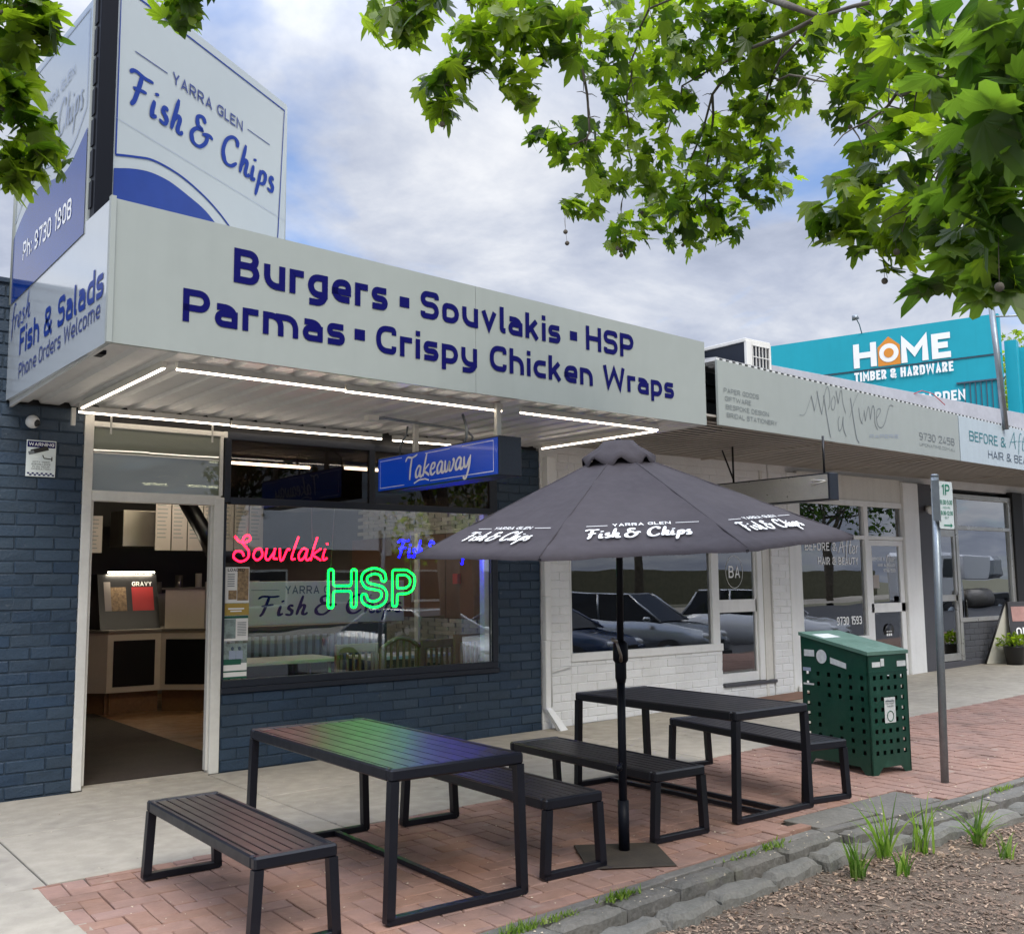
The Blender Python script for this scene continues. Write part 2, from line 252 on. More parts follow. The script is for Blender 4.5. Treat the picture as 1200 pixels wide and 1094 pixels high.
# ------------------------------------------------------------------ mesh helpers
OFF = {}
def link(o, parent=None, kind=None):
    COL.objects.link(o)
    if parent: o.parent = parent
    if kind: o["kind"] = kind
    return o
class MB:
    def __init__(s): s.v = []; s.f = []; s.m = []; s.mats = []; s.sm = []
    def mi(s, m):
        if m is None: return 0
        if m not in s.mats: s.mats.append(m)
        return s.mats.index(m)
    def add(s, vs, fs, m=None, smooth=False):
        b = len(s.v); s.v += [tuple(v) for v in vs]; k = s.mi(m)
        for f in fs: s.f.append([i + b for i in f]); s.m.append(k); s.sm.append(smooth)
        return s
    def box(s, x0, x1, y0, y1, z0, z1, ch=0.0, m=None, T=None):
        if ch <= 0:
            vs = [(x, y, z) for x in (x0, x1) for y in (y0, y1) for z in (z0, z1)]
            fs = [(0, 1, 3, 2), (4, 6, 7, 5), (0, 4, 5, 1), (2, 3, 7, 6), (0, 2, 6, 4), (1, 5, 7, 3)]
        else:
            ch = min(ch, abs(x1 - x0) * 0.45, abs(y1 - y0) * 0.45, abs(z1 - z0) * 0.45)
            vs = []; idx = {}
            X = (x0, x1); Y = (y0, y1); Z = (z0, z1)
            for a in (0, 1):
                for b in (0, 1):
                    for c in (0, 1):
                        for ax in range(3):
                            p = [X[a], Y[b], Z[c]]
                            for k, q in enumerate((a, b, c)):
                                if k != ax: p[k] += ch * (1 if q == 0 else -1)
                            idx[(a, b, c, ax)] = len(vs); vs.append(p)
            fs = []
            for ax in range(3):
                o1, o2 = [k for k in range(3) if k != ax]
                for sd in (0, 1):
                    q = []
                    for (u, w) in ((0, 0), (1, 0), (1, 1), (0, 1)):
                        key = [0, 0, 0]; key[ax] = sd; key[o1] = u; key[o2] = w; q.append(idx[(*key, ax)])
                    fs.append(q)
            for ax in range(3):   # edges along ax
                o1, o2 = [k for k in range(3) if k != ax]
                for u in (0, 1):
                    for w in (0, 1):
                        q = []
                        for e, a2 in ((0, o1), (0, o2), (1, o2), (1, o1)):
                            key = [0, 0, 0]; key[ax] = e; key[o1] = u; key[o2] = w; q.append(idx[(*key, a2)])
                        fs.append(q)
            for a in (0, 1):
                for b in (0, 1):
                    for c in (0, 1): fs.append([idx[(a, b, c, 0)], idx[(a, b, c, 1)], idx[(a, b, c, 2)]])
        if T is not None: vs = [T @ Vector(v) for v in vs]
        return s.add(vs, fs, m)
    def tube(s, pts, r, n=8, m=None, caps=True, closed=False, smooth=True):
        pts = [Vector(p) for p in pts]; N = len(pts); rr = r if hasattr(r, '__len__') else [r] * N
        vs = []; fs = []; up = None
        for i, p in enumerate(pts):
            a = pts[(i - 1) % N] if (closed or i > 0) else p; b = pts[(i + 1) % N] if (closed or i < N - 1) else p
            t = (b - a); t = t.normalized() if t.length > 1e-9 else Vector((0, 0, 1))
            if up is None: up = Vector((0, 0, 1)) if abs(t.z) < 0.9 else Vector((1, 0, 0))
            u = (up - t * up.dot(t)); u = u.normalized() if u.length > 1e-6 else t.orthogonal().normalized(); up = u; w = t.cross(u)
            for k in range(n): a_ = 2 * pi * k / n; vs.append(p + (u * cos(a_) + w * sin(a_)) * rr[i])
        for i in range(N if closed else N - 1):
            j = (i + 1) % N
            for k in range(n): fs.append((i * n + k, i * n + (k + 1) % n, j * n + (k + 1) % n, j * n + k))
        if caps and not closed: fs.append(tuple(range(n - 1, -1, -1))); fs.append(tuple((N - 1) * n + k for k in range(n)))
        return s.add(vs, fs, m, smooth)
    def cyl(s, x, y, z0, z1, r, n=20, m=None, r1=None): return s.tube([(x, y, z0), (x, y, z1)], [r, r if r1 is None else r1], n, m)
    def poly(s, pts, thick=None, m=None):
        pts = [Vector(p) for p in pts]; n = len(pts)
        if thick is None: return s.add(pts, [tuple(range(n))], m)
        t = Vector(thick); vs = pts + [p + t for p in pts]
        fs = [tuple(range(n)), tuple(range(2 * n - 1, n - 1, -1))] + [(i, (i + 1) % n, n + (i + 1) % n, n + i) for i in range(n)]
        return s.add(vs, fs, m)
    def sphere(s, c, r, nu=10, nv=8, m=None, sz=1.0):
        vs = []; fs = []
        for j in range(nv + 1):
            for i in range(nu):
                a = 2 * pi * i / nu; b = pi * j / nv; vs.append((c[0] + r * sin(b) * cos(a), c[1] + r * sin(b) * sin(a), c[2] + r * cos(b) * sz))
        for j in range(nv):
            for i in range(nu): fs.append((j * nu + i, j * nu + (i + 1) % nu, (j + 1) * nu + (i + 1) % nu, (j + 1) * nu + i))
        return s.add(vs, fs, m, True)
    def mesh(s, name, mat_=None, off=Vector((0, 0, 0))):
        me = bpy.data.meshes.new(name); me.from_pydata([(v[0] - off.x, v[1] - off.y, v[2] - off.z) for v in s.v], [], s.f)
        ms = s.mats if s.mats else [mat_]
        if s.mats and mat_ is not None and mat_ not in s.mats: pass
        for m in ms: me.materials.append(m)
        if len(s.mats) > 1: me.polygons.foreach_set("material_index", s.m)
        me.polygons.foreach_set("use_smooth", s.sm)
        bm = bmesh.new(); bm.from_mesh(me); bmesh.ops.recalc_face_normals(bm, faces=bm.faces); bm.to_mesh(me); bm.free()
        return me
    def build(s, name, mat_=None, parent=None, kind=None, smooth=None):
        off = OFF.get(parent.name, Vector((0, 0, 0))) if parent else Vector((0, 0, 0))
        o = bpy.data.objects.new(name, s.mesh(name, mat_, off)); link(o, parent, kind); OFF[o.name] = off
        return o
def thing(name, label, cat, loc=(0, 0, 0), rz=0, group=None, local=False, kind=None):
    o = bpy.data.objects.new(name, None); o.location = loc; o.rotation_euler = (0, 0, rz); COL.objects.link(o); o.empty_display_size = 0.1
    if kind: o["kind"] = kind
    else: o["label"] = label; o["category"] = cat
    if group: o["group"] = group
    OFF[o.name] = Vector((0, 0, 0)) if local else Vector(loc)
    return o
def tag(o, label, cat, group=None):
    o["label"] = label; o["category"] = cat
    if group: o["group"] = group
    return o
def bx(name, m, parent, *a, ch=0.0, kind=None): return MB().box(*a, ch=ch).build(name, m, parent, kind)
def inst(me, name, parent, loc, rot=(0, 0, 0), scale=(1, 1, 1)):
    o = bpy.data.objects.new(name, me); off = OFF.get(parent.name, Vector((0, 0, 0))) if parent else Vector((0, 0, 0))
    o.location = Vector(loc) - off; o.rotation_euler = rot; o.scale = scale; link(o, parent); OFF[o.name] = Vector((0, 0, 0)); return o
def kids(o): return [c for c in o.children]
def copy_tree(o, parent=None):
    c = o.copy(); COL.objects.link(c)
    if parent: c.parent = parent
    for ch in list(o.children): copy_tree(ch, c)
    return c
# ---- plain condensed sans lettering drawn as strokes, fitted to a width and a cap height
XH, DS = .72, -.24
def _g(w, *st): return (w, st)
r1 = .33
SF = {
'A': _g(.62, [(0, 0), (.31, 1), (.62, 0)], [(.13, .3), (.49, .3)]), 'B': _g(.60, [(0, 0), (0, 1), (.58, 1, r1), (.58, .53, r1), (0, .53)], [(0, .53), (.60, .53, r1), (.60, 0, r1), (0, 0)]),
'C': _g(.58, [(.58, .70), (.58, 1, r1), (0, 1, r1), (0, 0, r1), (.58, 0, r1), (.58, .30)]), 'D': _g(.60, [(0, 0), (0, 1), (.60, 1, r1), (.60, 0, r1), (0, 0), (0, .1)]),
'E': _g(.50, [(.50, 1), (0, 1), (0, 0), (.50, 0)], [(0, .52), (.43, .52)]), 'F': _g(.48, [(0, 0), (0, 1), (.48, 1)], [(0, .50), (.42, .50)]),
'G': _g(.60, [(.60, .74), (.60, 1, r1), (0, 1, r1), (0, 0, r1), (.60, 0, r1), (.60, .50), (.34, .50)]), 'H': _g(.60, [(0, 0), (0, 1)], [(.60, 0), (.60, 1)], [(0, .51), (.60, .51)]),
'I': _g(.0, [(0, 0), (0, 1)]), 'K': _g(.58, [(0, 0), (0, 1)], [(.56, 1), (.08, .42)], [(.22, .58), (.58, 0)]), 'L': _g(.46, [(0, 1), (0, 0), (.46, 0)]),
'M': _g(.74, [(0, 0), (0, 1), (.37, .38), (.74, 1), (.74, 0)]), 'N': _g(.62, [(0, 0), (0, 1), (.62, 0), (.62, 1)]), 'O': _g(.60, [(0, .5), (0, 1, r1), (.60, 1, r1), (.60, 0, r1), (0, 0, r1), (0, .5)]),
'P': _g(.57, [(0, 0), (0, 1), (.57, 1, r1), (.57, .43, r1), (0, .43)]), 'R': _g(.60, [(0, 0), (0, 1), (.57, 1, r1), (.57, .45, r1), (0, .45)], [(.28, .45), (.60, 0)]),
'S': _g(.56, [(.56, .74), (.56, 1, r1), (0, 1, r1), (0, .53, .22), (.56, .53, .22), (.56, 0, r1), (0, 0, r1), (0, .26)]), 'T': _g(.56, [(0, 1), (.56, 1)], [(.28, 1), (.28, 0)]),
'U': _g(.60, [(0, 1), (0, 0, r1), (.60, 0, r1), (.60, 1)]), 'V': _g(.60, [(0, 1), (.30, 0), (.60, 1)]), 'W': _g(.94, [(0, 1), (.22, 0), (.47, .85), (.72, 0), (.94, 1)]), 'Y': _g(.58, [(0, 1), (.29, .45), (.58, 1)], [(.29, .48), (.29, 0)]),
'a': _g(.50, [(.04, XH), (.50, XH, .27), (.50, 0)], [(.50, .42), (0, .42, .2), (0, 0, .2), (.50, 0)]), 'b': _g(.52, [(0, 0), (0, 1)], [(0, XH), (.52, XH, .27), (.52, 0, .27), (0, 0)]),
'c': _g(.46, [(.46, XH), (0, XH, .29), (0, 0, .29), (.46, 0)]), 'd': _g(.52, [(.52, 0), (.52, 1)], [(.52, XH), (0, XH, .27), (0, 0, .27), (.52, 0)]), 'e': _g(.52, [(.48, 0), (0, 0, .29), (0, XH, .29), (.52, XH, .29), (.52, .33), (0, .33)]),
'f': _g(.34, [(.10, 0), (.10, 1, .27), (.34, 1)], [(0, XH), (.32, XH)]), 'g': _g(.52, [(.52, XH), (.52, DS, .27), (.04, DS)], [(.52, XH), (0, XH, .27), (0, 0, .27), (.52, 0)]), 'h': _g(.52, [(0, 0), (0, 1)], [(0, XH), (.52, XH, .27), (.52, 0)]),
'i': _g(.0, [(0, 0), (0, XH)], [(0, .83), (0, 1.02)]), 'k': _g(.50, [(0, 0), (0, 1)], [(.47, XH), (.08, .26)], [(.20, .40), (.50, 0)]), 'l': _g(.20, [(0, 1), (0, 0, .14), (.20, 0)]), 'm': _g(.84, [(0, 0), (0, XH)], [(0, XH), (.42, XH, .25), (.42, 0)], [(.30, XH), (.84, XH, .25), (.84, 0)]),
'n': _g(.52, [(0, 0), (0, XH)], [(0, XH), (.52, XH, .27), (.52, 0)]), 'o': _g(.53, [(0, .36), (0, XH, .29), (.53, XH, .29), (.53, 0, .29), (0, 0, .29), (0, .36)]), 'p': _g(.52, [(0, DS), (0, XH)], [(0, XH), (.52, XH, .27), (.52, 0, .27), (0, 0)]),
'r': _g(.36, [(0, 0), (0, XH)], [(0, .5), (0, XH, .25), (.36, XH)]), 's': _g(.46, [(.42, XH), (0, XH, .2), (0, .36, .2), (.46, .36, .2), (.46, 0, .2), (.02, 0)]), 't': _g(.34, [(.10, .95), (.10, 0, .2), (.34, 0)], [(0, XH), (.33, XH)]),
'u': _g(.52, [(0, XH), (0, 0, .27), (.52, 0)], [(.52, XH), (.52, 0)]), 'v': _g(.52, [(0, XH), (.26, 0), (.52, XH)]), 'w': _g(.78, [(0, XH), (.18, 0), (.39, .6), (.60, 0), (.78, XH)]), 'y': _g(.52, [(0, XH), (0, 0, .27), (.52, 0)], [(.52, XH), (.52, DS, .27), (.04, DS)]),
'0': _g(.52, [(0, .5), (0, 1, r1), (.52, 1, r1), (.52, 0, r1), (0, 0, r1), (0, .5)]), '1': _g(.30, [(0, .80), (.24, 1), (.24, 0)]), '2': _g(.52, [(0, .74), (0, 1, r1), (.52, 1, r1), (.52, .60, .2), (0, 0), (.52, 0)]),
'3': _g(.52, [(0, .80), (0, 1, .2), (.50, 1, r1), (.50, .53, .2), (.14, .53)], [(.14, .53), (.52, .53, .2), (.52, 0, r1), (0, 0, .2), (0, .2)]), '4': _g(.54, [(.34, 1), (0, .22), (.54, .22)], [(.38, .5), (.38, 0)]), '5': _g(.52, [(.50, 1), (0, 1), (0, .58), (.52, .58, r1), (.52, 0, r1), (0, 0, .2), (0, .16)]),
'7': _g(.50, [(0, 1), (.50, 1), (.16, 0)]), '8': _g(.52, [(.02, .8), (.02, 1, .2), (.50, 1, .2), (.50, .53, .2), (.02, .53, .2), (.02, .8)], [(0, .3), (0, .53, .2), (.52, .53, .2), (.52, 0, .22), (0, 0, .22), (0, .3)]), '9': _g(.52, [(.52, .44), (0, .44, r1), (0, 1, r1), (.52, 1, r1), (.52, 0, .24), (.04, 0)]),
'&': _g(.74, [(.74, 0), (.14, .66, .08), (.12, 1, .2), (.50, 1, .2), (.50, .66, .16), (0, .42, .2), (0, 0, .24), (.48, 0, .3), (.70, .46)]), ':': _g(.0, [(0, .08), (0, .24)], [(0, .5), (0, .66)]), '-': _g(.28, [(0, .42), (.28, .42)]), '.': _g(.0, [(0, 0), (0, .16)]), ' ': (.22, ()),
}
def _round(P):
    out = []; n = len(P)
    for i, p in enumerate(P):
        r = p[2] if len(p) > 2 else 0; v = Vector((p[0], p[1], 0))
        if i in (0, n - 1) or r <= 0: out.append(v); continue
        a = Vector((P[i - 1][0], P[i - 1][1], 0)); c = Vector((P[i + 1][0], P[i + 1][1], 0)); d1 = a - v; d2 = c - v
        k = min(r, d1.length * .5, d2.length * .5); s = v + d1.normalized() * k; e = v + d2.normalized() * k
        for t in range(7):
            u = t / 6; q = s * (1 - u) ** 2 + v * 2 * u * (1 - u) + e * u * u; m_ = (s + e) / 2; q = q - (v - m_) * .086 * 4 * u * (1 - u); out.append(q)
    ded = [out[0]]
    for q in out[1:]:
        if (q - ded[-1]).length > 1e-4: ded.append(q)
    return ded
def text(name, body, org, right, up, width, cap, m, parent=None, bold=0.0, lift=0.003, mb=None):
    """org: baseline left; right/up: unit vectors; width and cap height in metres."""
    t = max(.075, .135 + bold * 1.5); gap = .125 - .3 * (t - .135)
    nat = 0
    for i, ch in enumerate(body): nat += SF[ch][0] + (gap if i < len(body) - 1 else 0) + (0 if ch == ' ' else 0)
    fixed = t * sum(1 for ch in body if SF[ch][0] == 0.0)       # stems keep their thickness
    k = (width / cap - fixed) / nat
    R = Vector(right).normalized(); U = Vector(up).normalized(); Nn = R.cross(U).normalized(); O = Vector(org); b = mb or MB(); x = 0; si = 0
    for ch in body:
        w, st = SF[ch]; wk = w * k; h = t / 2
        for s_ in st:
            n = len(s_); P = []
            for i, p in enumerate(s_):
                u, v = p[0] * k, p[1]; term = i in (0, n - 1); q = s_[1] if i == 0 else s_[n - 2] if i == n - 1 else None
                horiz = term and abs(p[0] - q[0]) > 3 * abs(p[1] - q[1]); vert = term and abs(p[0] - q[0]) < 1e-6
                if not horiz:
                    if p[0] <= 1e-6: u += h
                    elif p[0] >= w - .045 and w > 0: u -= h
                if not term or horiz:
                    if p[1] in (0, DS): v += h
                    elif p[1] in (1, XH): v -= h
                P.append((u, v, p[2] * min(1.35, max(.6, k))) if len(p) > 2 else (u, v))
            Q = _round(P); L = []; Rr = []; n = len(Q)
            for i, p in enumerate(Q):
                d1 = (p - Q[i - 1]).normalized() if i > 0 else None; d2 = (Q[i + 1] - p).normalized() if i < n - 1 else None
                if d1 is None: nn = Vector((-d2.y, d2.x, 0)); sc_ = 1
                elif d2 is None: nn = Vector((-d1.y, d1.x, 0)); sc_ = 1
                else:
                    n1 = Vector((-d1.y, d1.x, 0)); n2 = Vector((-d2.y, d2.x, 0)); nn = n1 + n2; nn = nn.normalized() if nn.length > .05 else n1; sc_ = min(2.2, 1 / max(.2, nn.dot(n1)))
                L.append(p + nn * h * sc_); Rr.append(p - nn * h * sc_)
            lf = lift + 0.00025 * (si % 6); si += 1
            b.add([O + R * ((p.x + x) * cap) + U * (p.y * cap) + Nn * lf for p in L + Rr], [(i, n + i, n + i + 1, i + 1) for i in range(n - 1)], m)
        x += wk + gap * k + (t if w == 0 else 0)
    if mb: return mb
    return b.build(name, m, parent)
# ---- brush script
G = {
'F': (.74, [[(.46, .96), (.36, .6), (.22, .15), (.1, -.02)], [(.04, .86), (.22, .98), (.55, .95), (.84, .98)], [(.16, .48), (.38, .52), (.62, .56)]]),
'i': (.30, [[(.16, .5), (.08, .2), (.1, .02), (.24, .1)], [(.22, .76), (.24, .68)]]),
's': (.40, [[(.34, .46), (.22, .5), (.16, .36), (.28, .2), (.22, .02), (.02, .05)]]),
'h': (.52, [[(.32, 1.0), (.17, .45), (.05, 0.)], [(.1, .22), (.28, .5), (.37, .42), (.3, .12), (.38, .02), (.5, .12)]]),
'&': (.98, [[(.60, .82), (.46, .96), (.28, .86), (.30, .64), (.48, .56), (.24, .5), (.06, .28), (.12, .04), (.36, .0), (.6, .22), (.7, .5)], [(.46, .42), (.72, .52), (.9, .48)]]),
'C': (.78, [[(.70, .74), (.70, .92), (.52, .98), (.24, .76), (.1, .36), (.2, .05), (.44, .02), (.7, .22)]]),
'p': (.50, [[(.2, .5), (.1, .05), (-.04, -.42)], [(.12, .28), (.30, .5), (.43, .4), (.34, .12), (.12, .04)]]),
'T': (.62, [[(.0, .8), (.15, .98), (.45, .93), (.78, 1.02)], [(.44, .95), (.34, .5), (.28, -.05)]]),
'a': (.48, [[(.38, .44), (.24, .5), (.07, .26), (.1, .02), (.26, .1), (.40, .48)], [(.40, .48), (.33, .12), (.40, .0), (.5, .1)]]),
'k': (.46, [[(.3, 1.0), (.14, .42), (.05, .0)], [(.44, .5), (.14, .25), (.28, .12), (.44, .0)]]),
'e': (.40, [[(.08, .22), (.28, .3), (.32, .46), (.18, .48), (.06, .2), (.16, .0), (.38, .12)]]),
'w': (.62, [[(.08, .5), (.05, .1), (.18, .04), (.32, .42), (.30, .1), (.42, .04), (.58, .38), (.52, .52)]]),
'y': (.50, [[(.08, .5), (.07, .15), (.2, .06), (.38, .42)], [(.44, .52), (.32, -.05), (.14, -.42), (.0, -.32)]]),
'S': (.62, [[(.0, .98), (.16, .78), (.34, .72), (.56, .86), (.5, 1.02), (.34, .96), (.3, .7), (.5, .4), (.48, .08), (.22, -.06), (-.02, .1), (.04, .34), (.26, .34), (.34, .16)]]),
'o': (.46, [[(.3, .48), (.14, .42), (.06, .15), (.2, .0), (.38, .18), (.34, .44), (.24, .48)]]),
'u': (.50, [[(.1, .5), (.05, .12), (.16, .02), (.36, .34), (.4, .5)], [(.4, .5), (.34, .1), (.48, .06)]]),
'v': (.44, [[(.08, .5), (.1, .04), (.2, .04), (.36, .44), (.46, .44)]]),
'l': (.30, [[(.34, 1.0), (.16, .42), (.08, .06), (.22, .06)]]),
'n': (.48, [[(.1, .5), (.04, .0)], [(.06, .25), (.26, .5), (.36, .42), (.3, .1), (.44, .04)]]),
'm': (.72, [[(.1, .5), (.04, .0)], [(.06, .25), (.24, .5), (.32, .42), (.28, .0)], [(.29, .25), (.48, .5), (.58, .42), (.53, .1), (.66, .04)]]),
't': (.34, [[(.26, .85), (.1, .2), (.16, .0), (.32, .1)], [(.04, .52), (.38, .56)]]),
'A': (.74, [[(.0, .0), (.3, .6), (.52, 1.0)], [(.52, 1.0), (.5, .5), (.56, .0)], [(.1, .36), (.4, .4), (.72, .5)]]),
'f': (.34, [[(.44, .95), (.3, .98), (.18, .6), (.06, -.3)], [(.02, .48), (.36, .54)]]),
'r': (.34, [[(.1, .5), (.05, .0)], [(.08, .3), (.2, .5), (.34, .46)]]),
'R': (.34, [[(.1, .5), (.05, .0)], [(.08, .3), (.2, .5), (.34, .46)]]),
' ': (.25, []),
}
def smooth(pts, k=5):
    P = [Vector((p[0], p[1], 0)) for p in pts]; out = []
    if len(P) < 3: return [P[0].lerp(P[1], t / 3) for t in range(4)] if len(P) == 2 else P
    Q = [P[0] * 2 - P[1]] + P + [P[-1] * 2 - P[-2]]
    for i in range(1, len(Q) - 2):
        for j in range(k):
            t = j / k; a, b, c, d = Q[i - 1], Q[i], Q[i + 1], Q[i + 2]
            out.append(0.5 * ((2 * b) + (c - a) * t + (2 * a - 5 * b + 4 * c - d) * t * t + (3 * b - a - 3 * c + d) * t ** 3))
    out.append(P[-1]); return out
def script_strokes(body):
    x = 0; out = []
    for ch in body:
        adv, st = G[ch]
        for s_ in st: out.append([(p.x + x, p.y) for p in smooth(s_)])
        x += adv
    return out, x
def script(name, body, org, right, up, width, height, m, parent=None, pen=0.11, lift=0.004, tube=0.0, mono=False, mb=None, tn=6):
    st, W = script_strokes(body); kx = width / W; ky = height
    R = Vector(right).normalized(); U = Vector(up).normalized(); Nn = R.cross(U).normalized(); O = Vector(org)
    b = mb or MB()
    for si, s_ in enumerate(st):
        P = [Vector((p[0] * kx, p[1] * ky, 0)) for p in s_]
        if tube:
            b.tube([O + R * p.x + U * p.y + Nn * (lift + 0.004 * (si % 2)) for p in P], tube, tn, m); continue
        L = []; Rr = []; n = len(P)
        for i, p in enumerate(P):
            t = (P[min(i + 1, n - 1)] - P[max(i - 1, 0)]); t = t.normalized() if t.length > 0 else Vector((1, 0, 0))
            nn = Vector((-t.y, t.x, 0)); ang = abs(t.x * cos(2.3) + t.y * sin(2.3)) if False else abs(t.x * 0.75 + t.y * 0.35)
            w = pen * height * (0.5 if mono else (0.28 + 0.42 * (1 - ang) + 0.18 * abs(t.y)))
            e = min(i, n - 1 - i); w *= (0.55 if e == 0 else 0.85 if e == 1 else 1)
            L.append(p + nn * w * .5); Rr.append(p - nn * w * .5)
        lf = lift + 0.0004 * (si % 7); vs = [O + R * p.x + U * p.y + Nn * lf for p in L + Rr]
        b.add(vs, [(i, n + i, n + i + 1, i + 1) for i in range(n - 1)], m)
    if mb: return mb
    return b.build(name, m, parent)
def strips(mb, lines, org, right, up, w, m, lift=0.004):
    """thin printed lines given in plane coordinates"""
    R = Vector(right).normalized(); U = Vector(up).normalized(); Nn = R.cross(U).normalized(); O = Vector(org) + Nn * lift
    for ln in lines:
        P = [Vector((p[0], p[1], 0)) for p in ln]; n = len(P); L = []; Q = []
        for i, p in enumerate(P):
            t = (P[min(i + 1, n - 1)] - P[max(i - 1, 0)]).normalized(); nn = Vector((-t.y, t.x, 0)); L.append(p + nn * w / 2); Q.append(p - nn * w / 2)
        mb.add([O + R * p.x + U * p.y for p in L + Q], [(i, n + i, n + i + 1, i + 1) for i in range(n - 1)], m)
    return mb
def quadp(mb, org, right, up, x0, x1, y0, y1, m, lift=0.002):
    R = Vector(right).normalized(); U = Vector(up).normalized(); Nn = R.cross(U).normalized(); O = Vector(org) + Nn * lift
    return mb.add([O + R * a + U * b_ for a, b_ in ((x0, y0), (x1, y0), (x1, y1), (x0, y1))], [(0, 1, 2, 3)], m)
X1, Y1, Z1 = Vector((1, 0, 0)), Vector((0, 1, 0)), Vector((0, 0, 1))

# ------------------------------------------------------------------ bricks
BL, BH, BW = 0.284, 0.0935, 0.10   # brick module along the wall, course height
def brick_meshes(m, L, H_, D, g, seed, n=4, ch=0.006):
    rnd = random.Random(seed); out = []
    for k in range(n):
        b = MB().box(-L / 2 + g / 2, L / 2 - g / 2, 0, D, -H_ / 2 + g / 2, H_ / 2 - g / 2, ch=ch)
        b.v = [(v[0] + rnd.uniform(-.0018, .0018), v[1] + (rnd.uniform(-.003, .003) if v[1] < D / 2 else 0), v[2] + rnd.uniform(-.0018, .0018)) for v in b.v]
        out.append(b.mesh("brick", m))
    return out
bm_blue = brick_meshes(m_bluebrick, BL, BH, 0.05, 0.009, 1)
bm_white = brick_meshes(m_whitebrick, BL, BH, 0.05, 0.005, 2)
bm_grey = brick_meshes(m_greybrick, BL, BH, 0.05, 0.010, 3)
bm_dark = brick_meshes(m_darkbrick, 0.3, 0.16, 0.2, 0.02, 4)
def brick_wall(parent, meshes, rects, yf, mm, start=0.0, budget=290, zoff=0.0, stuffmat=None):
    """rects: (x0,x1,z0,z1, wanted individually?)  front face of bricks at yf (facing -Y); mm: mortar material"""
    rnd = random.Random(int(yf * 100) + len(rects)); cnt = 0; stuff = MB()
    for (x0, x1, z0, z1, ind) in rects:
        k0 = int(math.floor((z0 - zoff) / BH)); k = k0
        while zoff + k * BH < z1 - 0.012:
            za = max(z0, zoff + k * BH); zb = min(z1, zoff + (k + 1) * BH); ph = start + (BL / 2 if k % 2 else 0)
            j = int(math.floor((x0 - ph) / BL))
            while ph + j * BL < x1 - 0.012:
                xa = max(x0, ph + j * BL); xb = min(x1, ph + (j + 1) * BL); j += 1
                if xb - xa < 0.035 or zb - za < 0.03: continue
                dy = rnd.uniform(-.002, .002)
                if ind and cnt < budget:
                    cnt += 1
                    inst(meshes[rnd.randrange(4)], "brick", parent, ((xa + xb) / 2, yf + dy, (za + zb) / 2), (rnd.uniform(-.004, .004), rnd.uniform(-.004, .004), rnd.uniform(-.006, .006)), ((xb - xa) / BL, 1, (zb - za) / BH))
                else: stuff.box(xa + .006, xb - .006, yf + dy, yf + 0.05, za + .006, zb - .006, ch=0.005)
            k += 1
    if stuff.v: stuff.build("brickwork", meshes[0].materials[0], parent, kind="stuff")
YW = 8.485

def zg(x): return 0.004 * (x - 3.4) + 0.0135 * max(0.0, x - 6.5)
#@@SETTING
# ================================================================== SETTING: ground
def sheet(name, m, xs, yf, dz, kind="structure", ny=1, jit=0.0, parent=None):
    """sheet following the fall of the street; yf(x)->(y0,y1)"""
    b = MB(); rnd = random.Random(3); vs = []; nx = len(xs)
    for x in xs:
        y0, y1 = yf(x)
        for j in range(ny + 1): vs.append((x, y0 + (y1 - y0) * j / ny, zg(x) + dz + rnd.uniform(-jit, jit)))
    fs = [(i * (ny + 1) + j, (i + 1) * (ny + 1) + j, (i + 1) * (ny + 1) + j + 1, i * (ny + 1) + j + 1) for i in range(nx - 1) for j in range(ny)]
    b.add(vs, fs); return b.build(name, m, parent, kind)
gx = [-60, -20, -4, 0, 3.4, 6.5, 10, 14, 20, 30, 60]
base = MB().box(-400, 400, -400, 400, -0.80, -0.62).build("ground", m_grass, None, "structure")
road = sheet("road", m_road, [-60, -20, -4, 0, 6.5, 10, 14, 20, 30, 60], lambda x: (-13.0, 1.3), -0.45)
lanes = MB()
for k in range(-8, 14): lanes.box(k * 4.0, k * 4.0 + 1.6, -6.1, -6.0, zg(k * 4.0) - 0.446, zg(k * 4.0) - 0.442)
lanes.build("lane_marking", m_line, None, "structure")
farpath = sheet("far_footpath", m_conc, gx, lambda x: (-17, -13.0), -0.33)

def pave_edge(x): return 3.90 if x < 2.64 else (3.936 + (x - 3.03) * 0.08 if x < 5.6 else (4.36 if x < 6.95 else 3.95 + 0.02 * (x - 7)))
def bnd(x): return 6.0 + 0.03 * max(0, x - 1.4) if x < 4.6 else 6.10 + 0.024 * (x - 4.6) if x < 9.5 else 6.22
# footpath: concrete slabs with grooves
fp = sheet("footpath_base", m_joint, gx, lambda x: (5.9, 8.6), -0.010)
footpath = thing("footpath", "", "", (0, 0, 0), kind="structure")
def slab(x0, x1, y0, y1, parent, m=m_conc, dz=0.0, th=0.05):
    b = MB(); g = 0.006
    b.box(x0 + g, x1 - g, y0 + g, y1 - g, -th, 0, ch=0.004)
    b.v = [(v[0], v[1], v[2] + zg(v[0]) + dz) for v in b.v]
    return b.build("slab", m, parent)
js = [-2.0, -0.1, 1.48, 3.32, 5.2, 6.95, 8.7, 10.5, 12.3, 14.1, 15.9, 17.7, 19.5, 21.3, 23.1, 25, 28]
for i in range(len(js) - 1):
    x0, x1 = js[i], js[i + 1]
    yb = 6.0 if x1 <= 1.5 else bnd((x0 + x1) / 2)
    slab(x0, x1, (yb + 8.47) / 2 + 0.05, 8.47, footpath); slab(x0, x1, yb, (yb + 8.47) / 2 + 0.05, footpath)
for (x0, x1, y0, y1) in ((-2.0, -0.1, 4.3, 6.0), (-0.1, 1.48, 4.3, 6.0), (-2, -0.1, 2.5, 4.3), (-0.1, 1.40, 2.9, 4.3)): slab(x0, x1, y0, y1, footpath)
